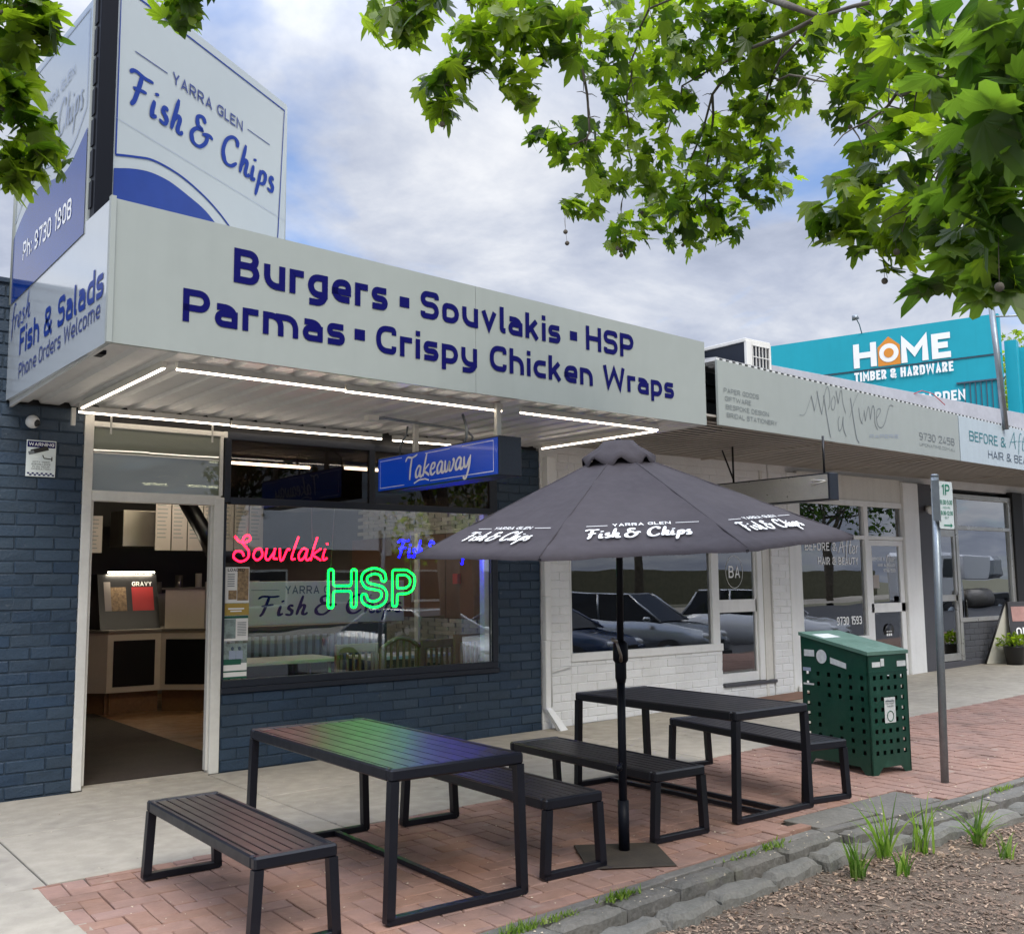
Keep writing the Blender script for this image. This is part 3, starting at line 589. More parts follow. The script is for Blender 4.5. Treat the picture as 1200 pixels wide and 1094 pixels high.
for (x0, x1, y0, y1) in ((5.62, 6.25, 4.06, 4.36), (6.25, 6.95, 3.985, 4.36)): slab(x0, x1, y0, y1, footpath, m_kerb)
# brick paving, herringbone
paving = thing("brick_paving", "", "", (0, 0, 0), kind="structure")
sheet("sand_bed", m_sand, [1.38, 3.4, 4, 5.6, 5.61, 6.95, 6.96, 10, 14, 18, 26], lambda x: (pave_edge(x) - 0.02, bnd(x)), -0.012, parent=paving, kind="stuff")
W_ = 0.1225
def paver_mesh(k):
    rnd = random.Random(k); g = 0.0035
    b = MB().box(-W_ + g, W_ - g, -W_ / 2 + g, W_ / 2 - g, -0.04, 0, ch=0.004)
    b.v = [(v[0] + rnd.uniform(-.0015, .0015), v[1] + rnd.uniform(-.0015, .0015), v[2] + (rnd.uniform(-.002, .001) if v[2] > -0.02 else 0)) for v in b.v]
    return b.mesh("paver", m_paver)
pm = [paver_mesh(k) for k in range(5)]
cells = []
rnd = random.Random(11)
PA = radians(2.0)
for a in range(-30, 140):
    for b in range(-20, 60):
        d4 = (a - b) % 4
        if d4 == 0: c = ((a + 1) * W_, (b + .5) * W_); rt = 0
        elif d4 == 3: c = ((a + .5) * W_, (b + 1) * W_); rt = pi / 2
        else: continue
        x = 1.4 + c[0] * cos(PA) + c[1] * sin(PA) - 0.3; y = 3.9 + c[1] * cos(PA) - c[0] * sin(PA)
        x0, x1 = 1.43 - (y - 5) * 0.03, 15.5
        ex = 0.11 if rt == 0 else 0.06; ey = 0.06 if rt == 0 else 0.11
        if x + ex < x0 or x > x1: continue
        pe = pave_edge(x); bd = bnd(x)
        if y - ey > bd + .05 or y + ey < pe - .05: continue
        if 5.60 < x < 6.97: pe = 4.365
        # trim against the edges
        sx = sy = 1.0; cx, cy = x, y
        if rt == 0:
            ya, yb = max(y - W_ / 2, pe), min(y + W_ / 2, bd); xa, xb = max(x - W_, x0), x + W_
        else:
            ya, yb = max(y - W_, pe), min(y + W_, bd); xa, xb = max(x - W_ / 2, x0), x + W_ / 2
        if yb - ya < 0.014 or xb - xa < 0.014: continue
        cx, cy = (xa + xb) / 2, (ya + yb) / 2
        sx = (xb - xa) / (2 * W_ if rt == 0 else W_); sy = (yb - ya) / (W_ if rt == 0 else 2 * W_)
        cells.append((cx, cy, rt, sx, sy))
cells.sort(key=lambda c: (c[0] * .61 + c[1] * .78))
stf = MB()
for i, (x, y, rt, sx, sy) in enumerate(cells):
    z = zg(x) + 0.002 + rnd.uniform(-.0025, .0025)
    if i < 295:
        sc_ = (sx, sy, 1) if rt == 0 else (sy, sx, 1)
        inst(pm[i % 5], "paver", paving, (x, y, z), (rnd.uniform(-.008, .008), rnd.uniform(-.008, .008), rt - PA + rnd.uniform(-.008, .008)), sc_)
    else:
        T = Matrix.Translation((x, y, z)) @ Euler((rnd.uniform(-.006, .006), rnd.uniform(-.006, .006), -PA)).to_matrix().to_4x4()
        hx, hy = (W_, W_ / 2) if rt == 0 else (W_ / 2, W_)
        stf.box(-hx * sx + .0035, hx * sx - .0035, -hy * sy + .0035, hy * sy - .0035, -.03, 0, ch=.004, T=T)
stf.build("far_pavers", m_paver, paving, "stuff")
# kerb of bluestone blocks
kerb = thing("kerb", "", "", (0, 0, 0), kind="structure")
rnd = random.Random(5)
def rough_block(x0, x1, ya, yb, z0, z1, seed, m, name, parent, nx=7, ny=4, amp=.012, rot=0.0, rnd_edge=.02):
    rn = random.Random(seed); vs = []; fs = []; nz = 3
    cx, cy = (x0 + x1) / 2, (ya + yb) / 2; ph = [rn.uniform(0, 6) for _ in range(6)]
    P = []
    def pt(u, v, w):   # 0..1 cube
        x = x0 + (x1 - x0) * u; y = ya + (yb - ya) * v; z = z0 + (z1 - z0) * w
        eu = min(u, 1 - u) * (x1 - x0); ev = min(v, 1 - v) * (yb - ya); ew = (1 - w) * (z1 - z0)
        # round the edges
        if w > .5:
            k = max(0, 1 - min(eu, ev) / .03); z -= rnd_edge * k * k
        if ew < .02: x += (cx - x) * .02; y += (cy - y) * .05
        n = sin(x * 19 + ph[0]) * cos(y * 23 + ph[1]) + .5 * sin(x * 43 + z * 30 + ph[2]) * sin(y * 47 + ph[3]) + .3 * sin(z * 50 + x * 23 + ph[4])
        return (x + amp * .6 * sin(z * 60 + y * 43 + ph[5]), y + amp * .8 * n * (1 if w < 1 else .6), z + amp * .55 * n * (w > .5))
    idx = {}
    def vid(i, j, k):
        key = (i, j, k)
        if key not in idx: idx[key] = len(vs); vs.append(pt(i / nx, j / ny, k / nz))
        return idx[key]
    for i in range(nx):
        for j in range(ny): fs.append([vid(i, j, nz), vid(i + 1, j, nz), vid(i + 1, j + 1, nz), vid(i, j + 1, nz)])
        for k in range(nz):
            fs.append([vid(i, 0, k), vid(i + 1, 0, k), vid(i + 1, 0, k + 1), vid(i, 0, k + 1)]); fs.append([vid(i, ny, k), vid(i, ny, k + 1), vid(i + 1, ny, k + 1), vid(i + 1, ny, k)])
    for j in range(ny):
        for k in range(nz):
            fs.append([vid(0, j, k), vid(0, j, k + 1), vid(0, j + 1, k + 1), vid(0, j + 1, k)]); fs.append([vid(nx, j, k), vid(nx, j + 1, k), vid(nx, j + 1, k + 1), vid(nx, j, k + 1)])
    b = MB(); b.add(vs, fs)
    if rot:
        b.v = [(cx + (v[0] - cx) * cos(rot) - (v[1] - cy) * sin(rot), cy + (v[0] - cx) * sin(rot) + (v[1] - cy) * cos(rot), v[2]) for v in b.v]
    o = b.build(name, m, parent); return o
def kerb_y(x):   # inner edge of the kerb strip
    return pave_edge(x) if x < 5.4 else (4.11 - (x - 5.4) * .12 if x < 6.6 else 3.96 if x < 6.95 else 3.95 + .02 * (x - 7))
strip = []
x = 1.2
while x < 16:   # thin concrete edging strip, then bluestone blocks
    L = rnd.uniform(1.1, 1.6); y = kerb_y(x + .1); y2 = kerb_y(x + L - .1)
    b = MB().box(0, L - .006, -.075, -.004, -.12, -.002, ch=.006)
    b.v = [(x + v[0], v[1] + y + (y2 - y) * v[0] / L, v[2] + zg(x + v[0])) for v in b.v]; b.build("edging_strip", m_kerb, kerb)
    x += L
x = 1.0; k = 0
while x < 15:
    L = rnd.uniform(.42, .72); yy = kerb_y(x + L / 2) - .078
    rough_block(x + .004, x + L - .004, yy - .135 + rnd.uniform(-.012, .012), yy, zg(x) - .16, zg(x) - .008 + rnd.uniform(-.006, .004), 100 + k, m_kerb, "kerb_stone", kerb, nx=14, ny=6, amp=.007, rot=.08 if x < 5.3 else -.05 if x < 6.5 else .02); x += L; k += 1
# channel between the kerb and the rock edging
def bed_edge(x): return kerb_y(x) - .30
sheet("gutter", m_soil, [0.5 * i for i in range(0, 33)], lambda x: (kerb_y(x) - .52, kerb_y(x) - .24), -.13, jit=.008, ny=3)
# rock edging (loose stones)
x = 2.35; k = 0
while x < 9.0:
    L = rnd.uniform(.30, .52) * (1.15 if x > 5 else 1); yc = kerb_y(x + L / 2) - .285
    D = rnd.uniform(.13, .18); h = rnd.uniform(-.006, .022)
    o = rough_block(x + .006, x + L - .006, yc - D, yc, zg(x) - .22, zg(x) - .030 + h, 300 + k, m_stone, "edging_stone", None, nx=14, ny=7, amp=.010, rot=.06 * rnd.uniform(-1, 1) + (.08 if x < 5.3 else -.04 if x < 6.5 else .02), rnd_edge=.03)
    pos = "left" ; x += L; k += 1
    o["_e"] = 1
stones = [o for o in bpy.data.objects if o.name.startswith("edging_stone")]
ORD = 'first second third fourth fifth sixth seventh eighth ninth tenth eleventh twelfth thirteenth fourteenth fifteenth sixteenth seventeenth eighteenth nineteenth twentieth'.split()
for i, o in enumerate(stones):
    del o['_e']; tag(o, ORD[i] + ' rough basalt stone from the left in the row edging the mulch bed', 'stone', 'edging stones along the mulch bed')
# garden bed
def bedz(x, y): return zg(x) - .110 + .022 * sin(x * 1.7 + y) * cos(y * 1.3) + .008 * sin(x * 6.1 + y * 3.3) * sin(y * 7.7) + .03 * max(0, 1 - abs(y - kerb_y(x) + .55) / .4) * .5
b = MB(); nx, ny = 110, 60; vs = []
for i in range(nx + 1):
    for j in range(ny + 1):
        x = -2 + 11.2 * i / nx; y = 1.2 + (kerb_y(x) - .38 - 1.2) * j / ny if x > -9 else 0
        vs.append((x, y, bedz(x, y) + rnd.uniform(-.004, .004)))
b.add(vs, [(i * (ny + 1) + j, (i + 1) * (ny + 1) + j, (i + 1) * (ny + 1) + j + 1, i * (ny + 1) + j + 1) for i in range(nx) for j in range(ny)], None, True)
b.build("garden_bed", m_soil, None, "structure")
MB().box(-2, 9.2, 1.2, 1.35, -.6, -.02).build("bed_kerb", m_kerb, None, "structure")
rnd = random.Random(21)
def chips(n, name, m, smin, smax, ymin=1.5, flat=.3, xr=(1.8, 9.0), bias=1.0):
    b = MB()
    for _ in range(n):
        x = rnd.uniform(*xr); y = kerb_y(x) - .40 - (rnd.random() ** bias) * 2.0
        if sin(x * 5.1 + 2 * sin(y * 4)) * cos(y * 6.3 + x) + .5 * sin(x * 17 + y * 11) < rnd.uniform(-1.3, .7): continue
        L = rnd.uniform(smin, smax); w = L * rnd.uniform(.18, .55); h = L * rnd.uniform(.05, .14)
        T = Matrix.Translation((x, y, bedz(x, y) + .004 + rnd.random() * .006)) @ Euler((rnd.uniform(-flat, flat), rnd.uniform(-flat, flat), rnd.uniform(0, 6.3))).to_matrix().to_4x4()
        q = [(-L / 2, -w * .3, 0), (0, -w / 2, h), (L / 2, 0, 0), (0, w / 2, h * .6), (-L / 2, w * .3, 0)]
        b.add([T @ Vector(p) for p in q], [(0, 1, 3, 4), (1, 2, 3)])
    b.build(name, m, None, "stuff")
chips(26000, "brown_mulch", m_chipB, .012, .045)
chips(17000, "pale_mulch", m_chipA, .008, .032, bias=1.5)
chips(3600, "fallen_petals", m_petal, .006, .016, bias=1.4)
b = MB()
for _ in range(260):
    x = rnd.uniform(2.5, 8.5); y = kerb_y(x) - .45 - rnd.random() * 1.8; a = rnd.uniform(0, 6.3); L = rnd.uniform(.05, .22); z = bedz(x, y) + .01
    p = []; 
    for t in range(5): p.append((x + cos(a) * L * t / 4 + rnd.uniform(-.006, .006), y + sin(a) * L * t / 4 + rnd.uniform(-.006, .006), z + rnd.uniform(0, .01)))
    b.tube(p, rnd.uniform(.0012, .0035), 4)
b.build("twigs", m_twig, None, "stuff")
b = MB()
for _ in range(420):
    x = rnd.uniform(2.6, 8.6); y = kerb_y(x) - .50 - abs(rnd.gauss(0, .22)); z = bedz(x, y) + .012; L = rnd.uniform(.008, .026); T = Matrix.Translation((x, y, z)) @ Euler((rnd.uniform(-.6, .6), rnd.uniform(-.6, .6), rnd.uniform(0, 6))).to_matrix().to_4x4()
    b.add([T @ Vector(p) for p in ((-L, 0, 0), (-L * .3, -L * .5, .006), (L, 0, 0), (-L * .2, L * .5, .008))], [(0, 1, 2), (0, 2, 3)])
b.build("dry_leaf_litter", m_chipA, None, "stuff")
# litter in the gutter and on the pavers
b = MB()
for _ in range(900):
    r0 = rnd.random()
    if r0 < .45: x = rnd.uniform(1.5, 12); y = kerb_y(x) - rnd.uniform(.02, .32); z = zg(x) - .004 if y > kerb_y(x) - .26 else zg(x) - .09
    elif r0 < .8: x = rnd.uniform(1.6, 9); y = kerb_y(x) + rnd.random() ** 1.5 * 2; z = zg(x) + .006
    else: x = rnd.uniform(1.0, 11); y = rnd.uniform(4.3, 8.3); z = zg(x) + .006
    L = rnd.uniform(.003, .008) * (1 + .4 * (x > 5)); T = Matrix.Translation((x, y, z)) @ Euler((rnd.uniform(-.4, .4), rnd.uniform(-.4, .4), rnd.uniform(0, 6))).to_matrix().to_4x4()
    b.add([T @ Vector(p) for p in ((-L, -L * .4, 0), (L * .3, -L * .6, .002), (L, 0, 0), (0, L * .7, .003))], [(0, 1, 2, 3)])
b.build("fallen_blossom", m_petal, None, "stuff")
# moss / weeds in the kerb joint
b = MB()
for (cx, n, s) in ((3.02, 120, .05), (3.25, 60, .03), (3.7, 140, .05), (4.75, 40, .03), (5.05, 90, .045), (2.7, 90, .05), (2.4, 60, .04), (7.55, 60, .04)):
    for _ in range(n):
        x = cx + rnd.gauss(0, .07); y = kerb_y(x) - .10 + rnd.gauss(0, .02); a = rnd.uniform(0, 6.3); h = rnd.uniform(.008, s) ; w = .006; z = zg(x) - .006
        b.add([(x - w * sin(a), y + w * cos(a), z), (x + w * sin(a), y - w * cos(a), z), (x + cos(a) * h * .7, y + sin(a) * h * .7, z + h)], [(0, 1, 2)])
b.build("kerb_weeds", m_moss, None, "stuff")
# strappy plants
def strappy(x, y, n, h, seed, label, spread=.5):
    rn = random.Random(seed); b = MB(); z0 = bedz(x, y)
    for k in range(n):
        a = rn.uniform(0, 6.3); L = h * rn.uniform(.55, 1.1); w = rn.uniform(.010, .020); lean = rn.uniform(.15, spread * 1.5); bx0 = x + rn.gauss(0, .025); by0 = y + rn.gauss(0, .02)
        pts = []; 
        for t in range(6):
            u = t / 5; pts.append(Vector((bx0 + cos(a) * L * lean * u ** 1.6, by0 + sin(a) * L * lean * u ** 1.6, z0 + L * (u - .28 * lean * u ** 3))))
        vs = []
        for t, p in enumerate(pts):
            ww = w * (1 - (t / 5) ** 2) * .5 + .0006; s_ = Vector((-sin(a + .6), cos(a + .6), 0)); vs += [p - s_ * ww, p + Vector((0, 0, -ww * .5)), p + s_ * ww]
        b.add(vs, [(3 * t + c, 3 * t + c + 1, 3 * t + c + 4, 3 * t + c + 3) for t in range(5) for c in (0, 1)])
    root = thing("strappy_plant", label, "plant", (x, y, z0)); b.build("leaves", m_blade, root)
    return root
strappy(5.16, 3.50, 26, .25, 1, "leftmost low clump of green strap leaves at the stone edging")
strappy(5.42, 3.36, 14, .18, 6, "smallest strap-leaved tuft, just right of the leftmost clump", .35)
strappy(5.62, 3.62, 20, .38, 2, "tall arching strap-leaved clump behind the smallest tuft", .5)
strappy(5.93, 3.55, 20, .37, 3, "upright strap-leaved clump with the longest pale blade", .35)
strappy(6.35, 3.42, 28, .32, 4, "rightmost fan of narrow green strap leaves in the mulch", .75)
strappy(6.22, 3.18, 12, .18, 5, "small yellowing tuft in front of the rightmost fan of leaves", .5)
# ================================================================== BLUE SHOP
shop = thing("takeaway_shop", "blue painted brick takeaway shop with open doorway and wide dark framed window", "shop", (1.2, YW, 0))
def backing(parent, x0, x1, z0, z1, m, y0=YW + .0075, y1=YW + .20, name="wall"): return bx(name, m, parent, x0, x1, y0, y1, z0, z1)
wl1 = backing(shop, 0.2, 2.225, -.1, 3.0, m_bluemortar, y1=YW + .22)
bx('upper_wall', m_blackwood, shop, 1.67, 7.0, YW + .06, YW + .25, 3.0, 3.9)
brick_wall(wl1, bm_blue, [(1.3, 2.232, 0, 3.0, True), (0.2, 1.3, 0, 3.0, False), (0.2, 1.66, 3.0, 3.95, False)], YW, m_bluemortar, start=.05, budget=150)
bx("parapet", m_bluemortar, shop, 0.2, 1.655, YW + .012, YW + .22, 3.0, 3.95)
bx("parapet_capping", m_bluebrick, shop, 0.2, 1.67, YW - .01, YW + .23, 3.95, 3.985)
wl2 = backing(shop, 3.42, 6.97, -.1, .66, m_bluemortar)
brick_wall(wl2, bm_blue, [(3.415, 6.972, 0, .655, True)], YW, m_bluemortar, start=.02, budget=150)
wl3 = backing(shop, 6.395, 6.97, .66, 3.0, m_bluemortar)
brick_wall(wl3, bm_blue, [(6.39, 6.972, .655, 2.98, True)], YW, m_bluemortar, start=.02, budget=150)
# door frame
df = MB().box(2.232, 2.305, YW - .012, YW + .10, 0, 2.99, ch=.004).box(2.305, 2.330, YW + .02, YW + .08, 0.03, 2.27, ch=.003)
df.box(3.325, 3.412, YW - .012, YW + .10, 0, 2.335, ch=.004).box(3.305, 3.325, YW + .02, YW + .08, .03, 2.27, ch=.003)
df.box(2.305, 3.412, YW - .010, YW + .09, 2.268, 2.338, ch=.004).box(2.305, 3.38, YW - .006, YW + .06, 2.338, 2.352)
dfo = df.build("door_frame", m_cream, shop)
tf = MB().box(2.305, 3.40, YW - .01, YW + .05, 2.872, 2.915, ch=.003).box(3.370, 3.396, YW - .008, YW + .05, 2.352, 2.872, ch=.003).box(3.396, 3.43, YW - .015, YW + .05, 2.865, 2.918, ch=.003)
tfo = tf.build("transom_frame", m_cream, shop)
bx("frosted_pane", m_frost, shop, 2.306, 3.369, YW + .015, YW + .021, 2.353, 2.871)
bx("light_reflector_bar", m_cream, shop, 2.31, 3.36, YW + .005, YW + .013, 2.655, 2.667)
bx("threshold", m_conc, shop, 2.31, 3.32, YW - .02, YW + .12, -.05, 0.012)
bx("header", m_blackwood, shop, 2.305, 6.39, YW + .04, YW + .2, 2.92, 3.0)
# dark upper panels over the window
hp = bx("upper_window_frame", m_navyframe, shop, 3.413, 6.392, YW - .004, YW + .05, 2.855, 2.92)
MB().box(3.413, 3.47, YW - .006, YW + .05, 2.30, 2.855, ch=.003).box(4.86, 4.92, YW - .006, YW + .05, 2.345, 2.855, ch=.003).box(6.30, 6.392, YW - .006, YW + .05, 2.30, 2.855, ch=.003).box(3.47, 6.30, YW - .010, YW + .06, 2.285, 2.345, ch=.003).build("frame_bar", m_navyframe, hp)
bx("pane", m_darkglass, hp, 3.47, 4.86, YW + .018, YW + .024, 2.345, 2.855)
bx("pane", m_darkglass, hp, 4.92, 6.30, YW + .018, YW + .024, 2.345, 2.855)
wf = MB().box(3.413, 6.392, YW - .030, YW + .10, .655, .702, ch=.005).box(3.424, 6.386, YW - .012, YW + .08, .702, .765, ch=.004)
wf.box(3.413, 3.436, YW - .012, YW + .08, .765, 2.285, ch=.003).box(6.325, 6.392, YW - .012, YW + .08, .765, 2.285, ch=.004)
wfo = wf.build("window_frame", m_navyframe, shop)
bx("window_reveal", m_whitepaint, wfo, 6.265, 6.323, YW + .06, YW + .14, .767, 2.28)
bx("pane", m_glass, wfo, 3.437, 6.324, YW + .020, YW + .026, .766, 2.284)
# interior shell
ish = MB()
ish.box(2.0, 7.0, YW + .2, 16.0, -.06, 0.004)
ifl = ish.build("interior_floor", m_floorint, shop)
bx("door_mat", m_mat, ifl, 2.34, 3.70, YW + .14, 14.2, .006, .018)
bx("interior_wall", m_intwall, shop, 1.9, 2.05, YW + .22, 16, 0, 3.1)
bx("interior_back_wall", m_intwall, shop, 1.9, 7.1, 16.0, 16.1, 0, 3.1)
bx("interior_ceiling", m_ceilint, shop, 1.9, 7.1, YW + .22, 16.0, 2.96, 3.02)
sw = bx("side_wall", m_intwall, shop, 6.99, 7.06, YW + .2, 16.0, 0, 2.96)
# stone tiles on the party wall, seen through the window
rnd = random.Random(31); tmesh = [MB().box(0, .018, -.145, .145, -.024, .024, ch=.003).mesh("stone_tile", m_tile) for _ in range(2)]; n_t = 0; st = MB()
for k in range(30):
    for (za, zb) in ((.62, 1.12), (2.20, 2.6)):
        z = za + k * .05
        if z > zb: continue
        y = YW + .25 + (.15 if k % 2 else 0)
        while y < 12.2:
            dx = rnd.uniform(0, .008)
            if n_t < 280: inst(tmesh[0], "stone_tile", sw, (6.965 - dx, y + .15, z), (0, 0, 0), (1, rnd.uniform(.9, 1.0), 1)); n_t += 1
            else: st.box(6.965 - dx, 6.985, y, y + .29, z - .023, z + .023)
            y += .30
if st.v: st.build("stone_tiles", m_tile, sw, "stuff")
for k in range(5): bx("timber_panel", m_redwood, sw, 6.955, 6.985, YW + .25 + k * .78, YW + .25 + k * .78 + .765, 1.15, 2.17, ch=.004)
bx("low_dado", m_intwall, sw, 6.95, 6.985, YW + .22, 12.3, 0, .58)
bx("wall_fitting", m_red, sw, 6.90, 6.95, 9.95, 10.05, 1.56, 1.68)
bx("door_post", m_cream, sw, 6.93, 6.985, 10.86, 10.95, 0, 2.2)
for (x, y, L) in ((4.0, 10.4, 1.2), (5.5, 10.2, .9), (4.2, 13.2, 1.2)):
    t = thing("ceiling_light", "lit fluorescent tube batten on the shop ceiling " + {4.0: "nearest the doorway", 5.5: "behind the upper dark panes", 4.2: "over the serving counter"}[x], "ceiling light", (x, y, 2.9), group=None)
    bx("housing", m_cream, t, x, x + L, y - .04, y + .04, 2.90, 2.955); MB().tube([(x + .02, y, 2.885), (x + L - .02, y, 2.885)], .016, 8).build("tube", m_tube, t)
# counter
ct = thing("serving_counter", "cream serving counter with inset black panels seen through the doorway", "counter", (4, 12.6, 0))
def facep(parent, p0, p1, z0, z1, m, name, th=.03, inset=0.0):
    a = Vector((*p0, 0)); b_ = Vector((*p1, 0)); n = (b_ - a).cross(Z1).normalized()
    bb = MB().poly([a + Z1 * z0 + n * inset, b_ + Z1 * z0 + n * inset, b_ + Z1 * z1 + n * inset, a + Z1 * z1 + n * inset], -n * th); return bb.build(name, m, parent)
cp = [(2.75, 13.6), (3.55, 13.05), (3.90, 12.75), (4.62, 12.60), (5.25, 12.15)]
cp = [(3.05, 13.75), (3.60, 13.15), (3.78, 12.98), (4.42, 12.95), (5.15, 12.30), (6.9, 12.30)]
for i in range(len(cp) - 1):
    a, b_ = cp[i], cp[i + 1]; av = Vector((*a, 0)); bv = Vector((*b_, 0)); t = (bv - av); L = t.length; t.normalize()
    facep(ct, a, b_, .27, 1.0, m_intcream, "counter_front")
    facep(ct, a, b_, 0.0, .27, m_floorint, "kick_board", inset=-.08)
    q0 = av + t * .07; q1 = bv - t * .07
    if L > .3: facep(ct, (q0.x, q0.y), (q1.x, q1.y), .34, .90, m_intblack, "black_panel", inset=.006)
top = MB().poly([(p[0], p[1] - .03, 1.0) for p in cp] + [(6.9, 13.3, 1.0), (5.3, 13.6, 1.0), (3.3, 14.0, 1.0)], (0, 0, .03)); top.build("counter_top", m_steel, ct)
ub = facep(ct, (4.47, 12.97), (5.17, 12.34), 1.03, 1.52, m_intcream, "upper_front"); facep(ct, (5.17, 12.34), (6.9, 12.34), 1.03, 1.52, m_intcream, "upper_front")
MB().poly([(4.43, 13.0, 1.52), (5.16, 12.31, 1.52), (6.9, 12.31, 1.52), (6.9, 12.8, 1.52), (5.3, 13.1, 1.52)], (0, 0, .025)).build("upper_shelf", m_steel, ct)
wm = thing("food_warmer", "black food warmer on the counter with two food posters on its sloping front", "food warmer", (4.2, 13.2, 1.03))
MB().poly([(3.72, 13.10, 1.03), (3.72, 13.65, 1.03), (3.72, 13.65, 1.72), (3.72, 13.32, 1.72)], (.74, 0, 0)).build("cabinet", m_intblack, wm)
bx("light_bar", m_tube, wm, 3.85, 4.42, 13.27, 13.31, 1.735, 1.75)
for k, (xa, mt, tt) in enumerate(((3.77, m_foodprint, None), (4.11, m_red, "GRAVY"))):
    b = MB(); R = X1; U = Vector((0, .22, .69)).normalized(); og = Vector((xa, 13.095 + .22 * .22 / .69 + .0, 1.24))
    og = Vector((xa, 13.10, 1.03)) + U * .22; quadp(b, og, R, U, 0, .31, 0, .42, m_intblack, .004); quadp(b, og, R, U, .02, .29, .02, .33, mt, .006)
    po = b.build("poster", None, wm)
    if tt: text("lettering", tt, og + U * .345 + R * .03, R, U, .25, .055, m_whitetext, po, .02, .008)
    else: quadp(MB(), og, R, U, .02, .10, .02, .40, m_paper, .008).build("poster_text_block", None, po)
for (nm, xa, xb, y, za, zb, n, lab) in (("menu_board", 3.1, 4.05, 14.3, 2.02, 2.52, 4, "pale paper menu board high on the kitchen wall at the left of the doorway"), ("menu_board", 4.62, 6.2, 13.9, 2.05, 2.72, 7, "long pale menu board above the counter at the right of the doorway")):
    t = thing(nm, lab, "menu board", (xa, y, za)); w = (xb - xa) / n
    for k in range(n):
        p = bx("menu_sheet", m_paper, t, xa + k * w + .008, xa + (k + 1) * w - .008, y, y + .01, za, zb)
        b = MB()
        for j in range(9 if zb - za > .3 else 3):
            z = zb - .06 - j * .055
            if z > za + .03: quadp(b, (xa + k * w, y, 0), X1, Z1, .03, w - .05 - random.random() * .05, z, z + .014, m_greytext, .002)
        b.build("menu_lines", None, p)
hd = thing("range_hood", "stainless steel extraction hood above the kitchen behind the menu boards", "range hood", (4.4, 14.6, 1.9))
MB().poly([(4.35, 14.4, 2.12), (4.95, 14.4, 2.12), (4.85, 14.4, 2.62), (4.35, 14.4, 2.62)], (0, .6, 0)).build("canopy", m_steel, hd)
MB().tube([(4.45, 12.7, 2.9), (4.85, 12.7, 2.25), (5.0, 12.7, 1.95)], .11, 8).build("duct", m_intblack, hd)
bb = thing("back_bench", "dark kitchen bench with small appliances behind the counter", "bench", (4.5, 15.2, 0))
bx("bench_body", m_steel, bb, 3.0, 6.9, 15.0, 15.7, 0, 1.45)
rnd = random.Random(9)
for k in range(12): MB().cyl(3.3 + k * .3, 15.1, 1.46, 1.46 + rnd.uniform(.12, .3), rnd.uniform(.04, .09), 8, rnd.choice([m_steel, m_intcream, m_intblack, m_red])).build("kitchen_jar", None, bb)
# dining side
pn = thing("dining_partition", "white partition panel with shop name behind the window", "partition", (5.5, 10.5, 0))
bx("panel", m_panelW, pn, 4.05, 6.5, 10.5, 10.54, 1.13, 1.61, ch=.004)
text("lettering", "YARRA GLEN", (4.95, 10.5, 1.470), X1, Z1, .78, .088, m_purple, pn, .015)
script("lettering", "Fish & Chips".replace(" ", " "), (4.62, 10.5, 1.235), X1, Z1, 1.86, .215, m_navytext, pn, pen=.27)
strips(MB(), [[(4.55, 1.515), (4.88, 1.515)], [(5.80, 1.515), (6.15, 1.515)]], (0, 10.5, 0), X1, Z1, .006, m_purple).build("printed_line", None, pn)
bq = thing("banquette", "striped grey bench seat below the white partition", "bench seat", (5.5, 10.3, 0))
bx("backrest", m_intwall, bq, 4.05, 6.2, 10.40, 10.48, .6, 1.12)
for k in range(22): bx("backrest_stripe", m_greytext, bq, 4.1 + k * .09, 4.15 + k * .09, 10.385, 10.40, .72, 1.02)
bx("seat", m_intwall, bq, 4.05, 6.2, 9.95, 10.4, 0, .5)
def cafe_table(x0, x1, y0, y1, z, label):
    t = thing("cafe_table", label, "table", ((x0 + x1) / 2, (y0 + y1) / 2, 0)); bx("table_top", m_panelW, t, x0, x1, y0, y1, z - .035, z, ch=.005)
    for (x, y, sx) in ((x0 + .1, y0 + .1, -1), (x1 - .1, y0 + .1, 1), (x0 + .1, y1 - .1, -1), (x1 - .1, y1 - .1, 1)): MB().tube([(x, y, z - .03), (x + sx * .04, y, .005)], [.022, .013], 8).build("leg", m_steel, t)
cafe_table(3.95, 5.05, 9.35, 10.0, .83, "white topped cafe table beside the bench seat inside the window")
cafe_table(5.45, 6.5, 9.45, 10.0, .80, "white topped cafe table near the stone wall inside the window")
def slat_chair(x0, w, y, ztop, arch, label):
    t = thing("wooden_chair", label, "chair", (x0 + w / 2, y, 0), group="wooden slat-back chairs inside the window")
    for xx in (x0, x0 + w - .04): MB().box(xx, xx + .04, y, y + .035, 0, ztop - (.1 if arch else 0), ch=.004).build("post", m_wood, t)
    if arch:
        pts = [(x0 + .02 + (w - .04) * u / 10, y + .017, ztop - .10 + .10 * sin(pi * u / 10)) for u in range(11)]; MB().tube(pts, .024, 6).build("top_rail", m_wood, t)
    else: bx("top_rail", m_wood, t, x0 + .04, x0 + w - .04, y + .003, y + .032, ztop - .085, ztop, ch=.004)
    bx("lower_rail", m_wood, t, x0 + .04, x0 + w - .04, y + .005, y + .03, .52, .57)
    n = 6
    for k in range(n):
        xx = x0 + .065 + (w - .13) * k / (n - 1); hh = ztop - .09 + (.10 * sin(pi * (xx - x0) / w) - .02 if arch else .0)
        MB().box(xx - .012, xx + .012, y + .008, y + .026, .57, hh).build("slat", m_wood, t)
    bx("seat", m_wood, t, x0, x0 + w, y - .02 if False else y + .036, y + .46, .44, .475, ch=.006)
    for yy in (y + .40,):
        for xx in (x0, x0 + w - .04): bx("leg", m_wood, t, xx, xx + .04, yy, yy + .04, 0, .44)
slat_chair(4.78, .48, 8.98, .985, False, "leftmost square topped wooden slat chair inside the shop window")
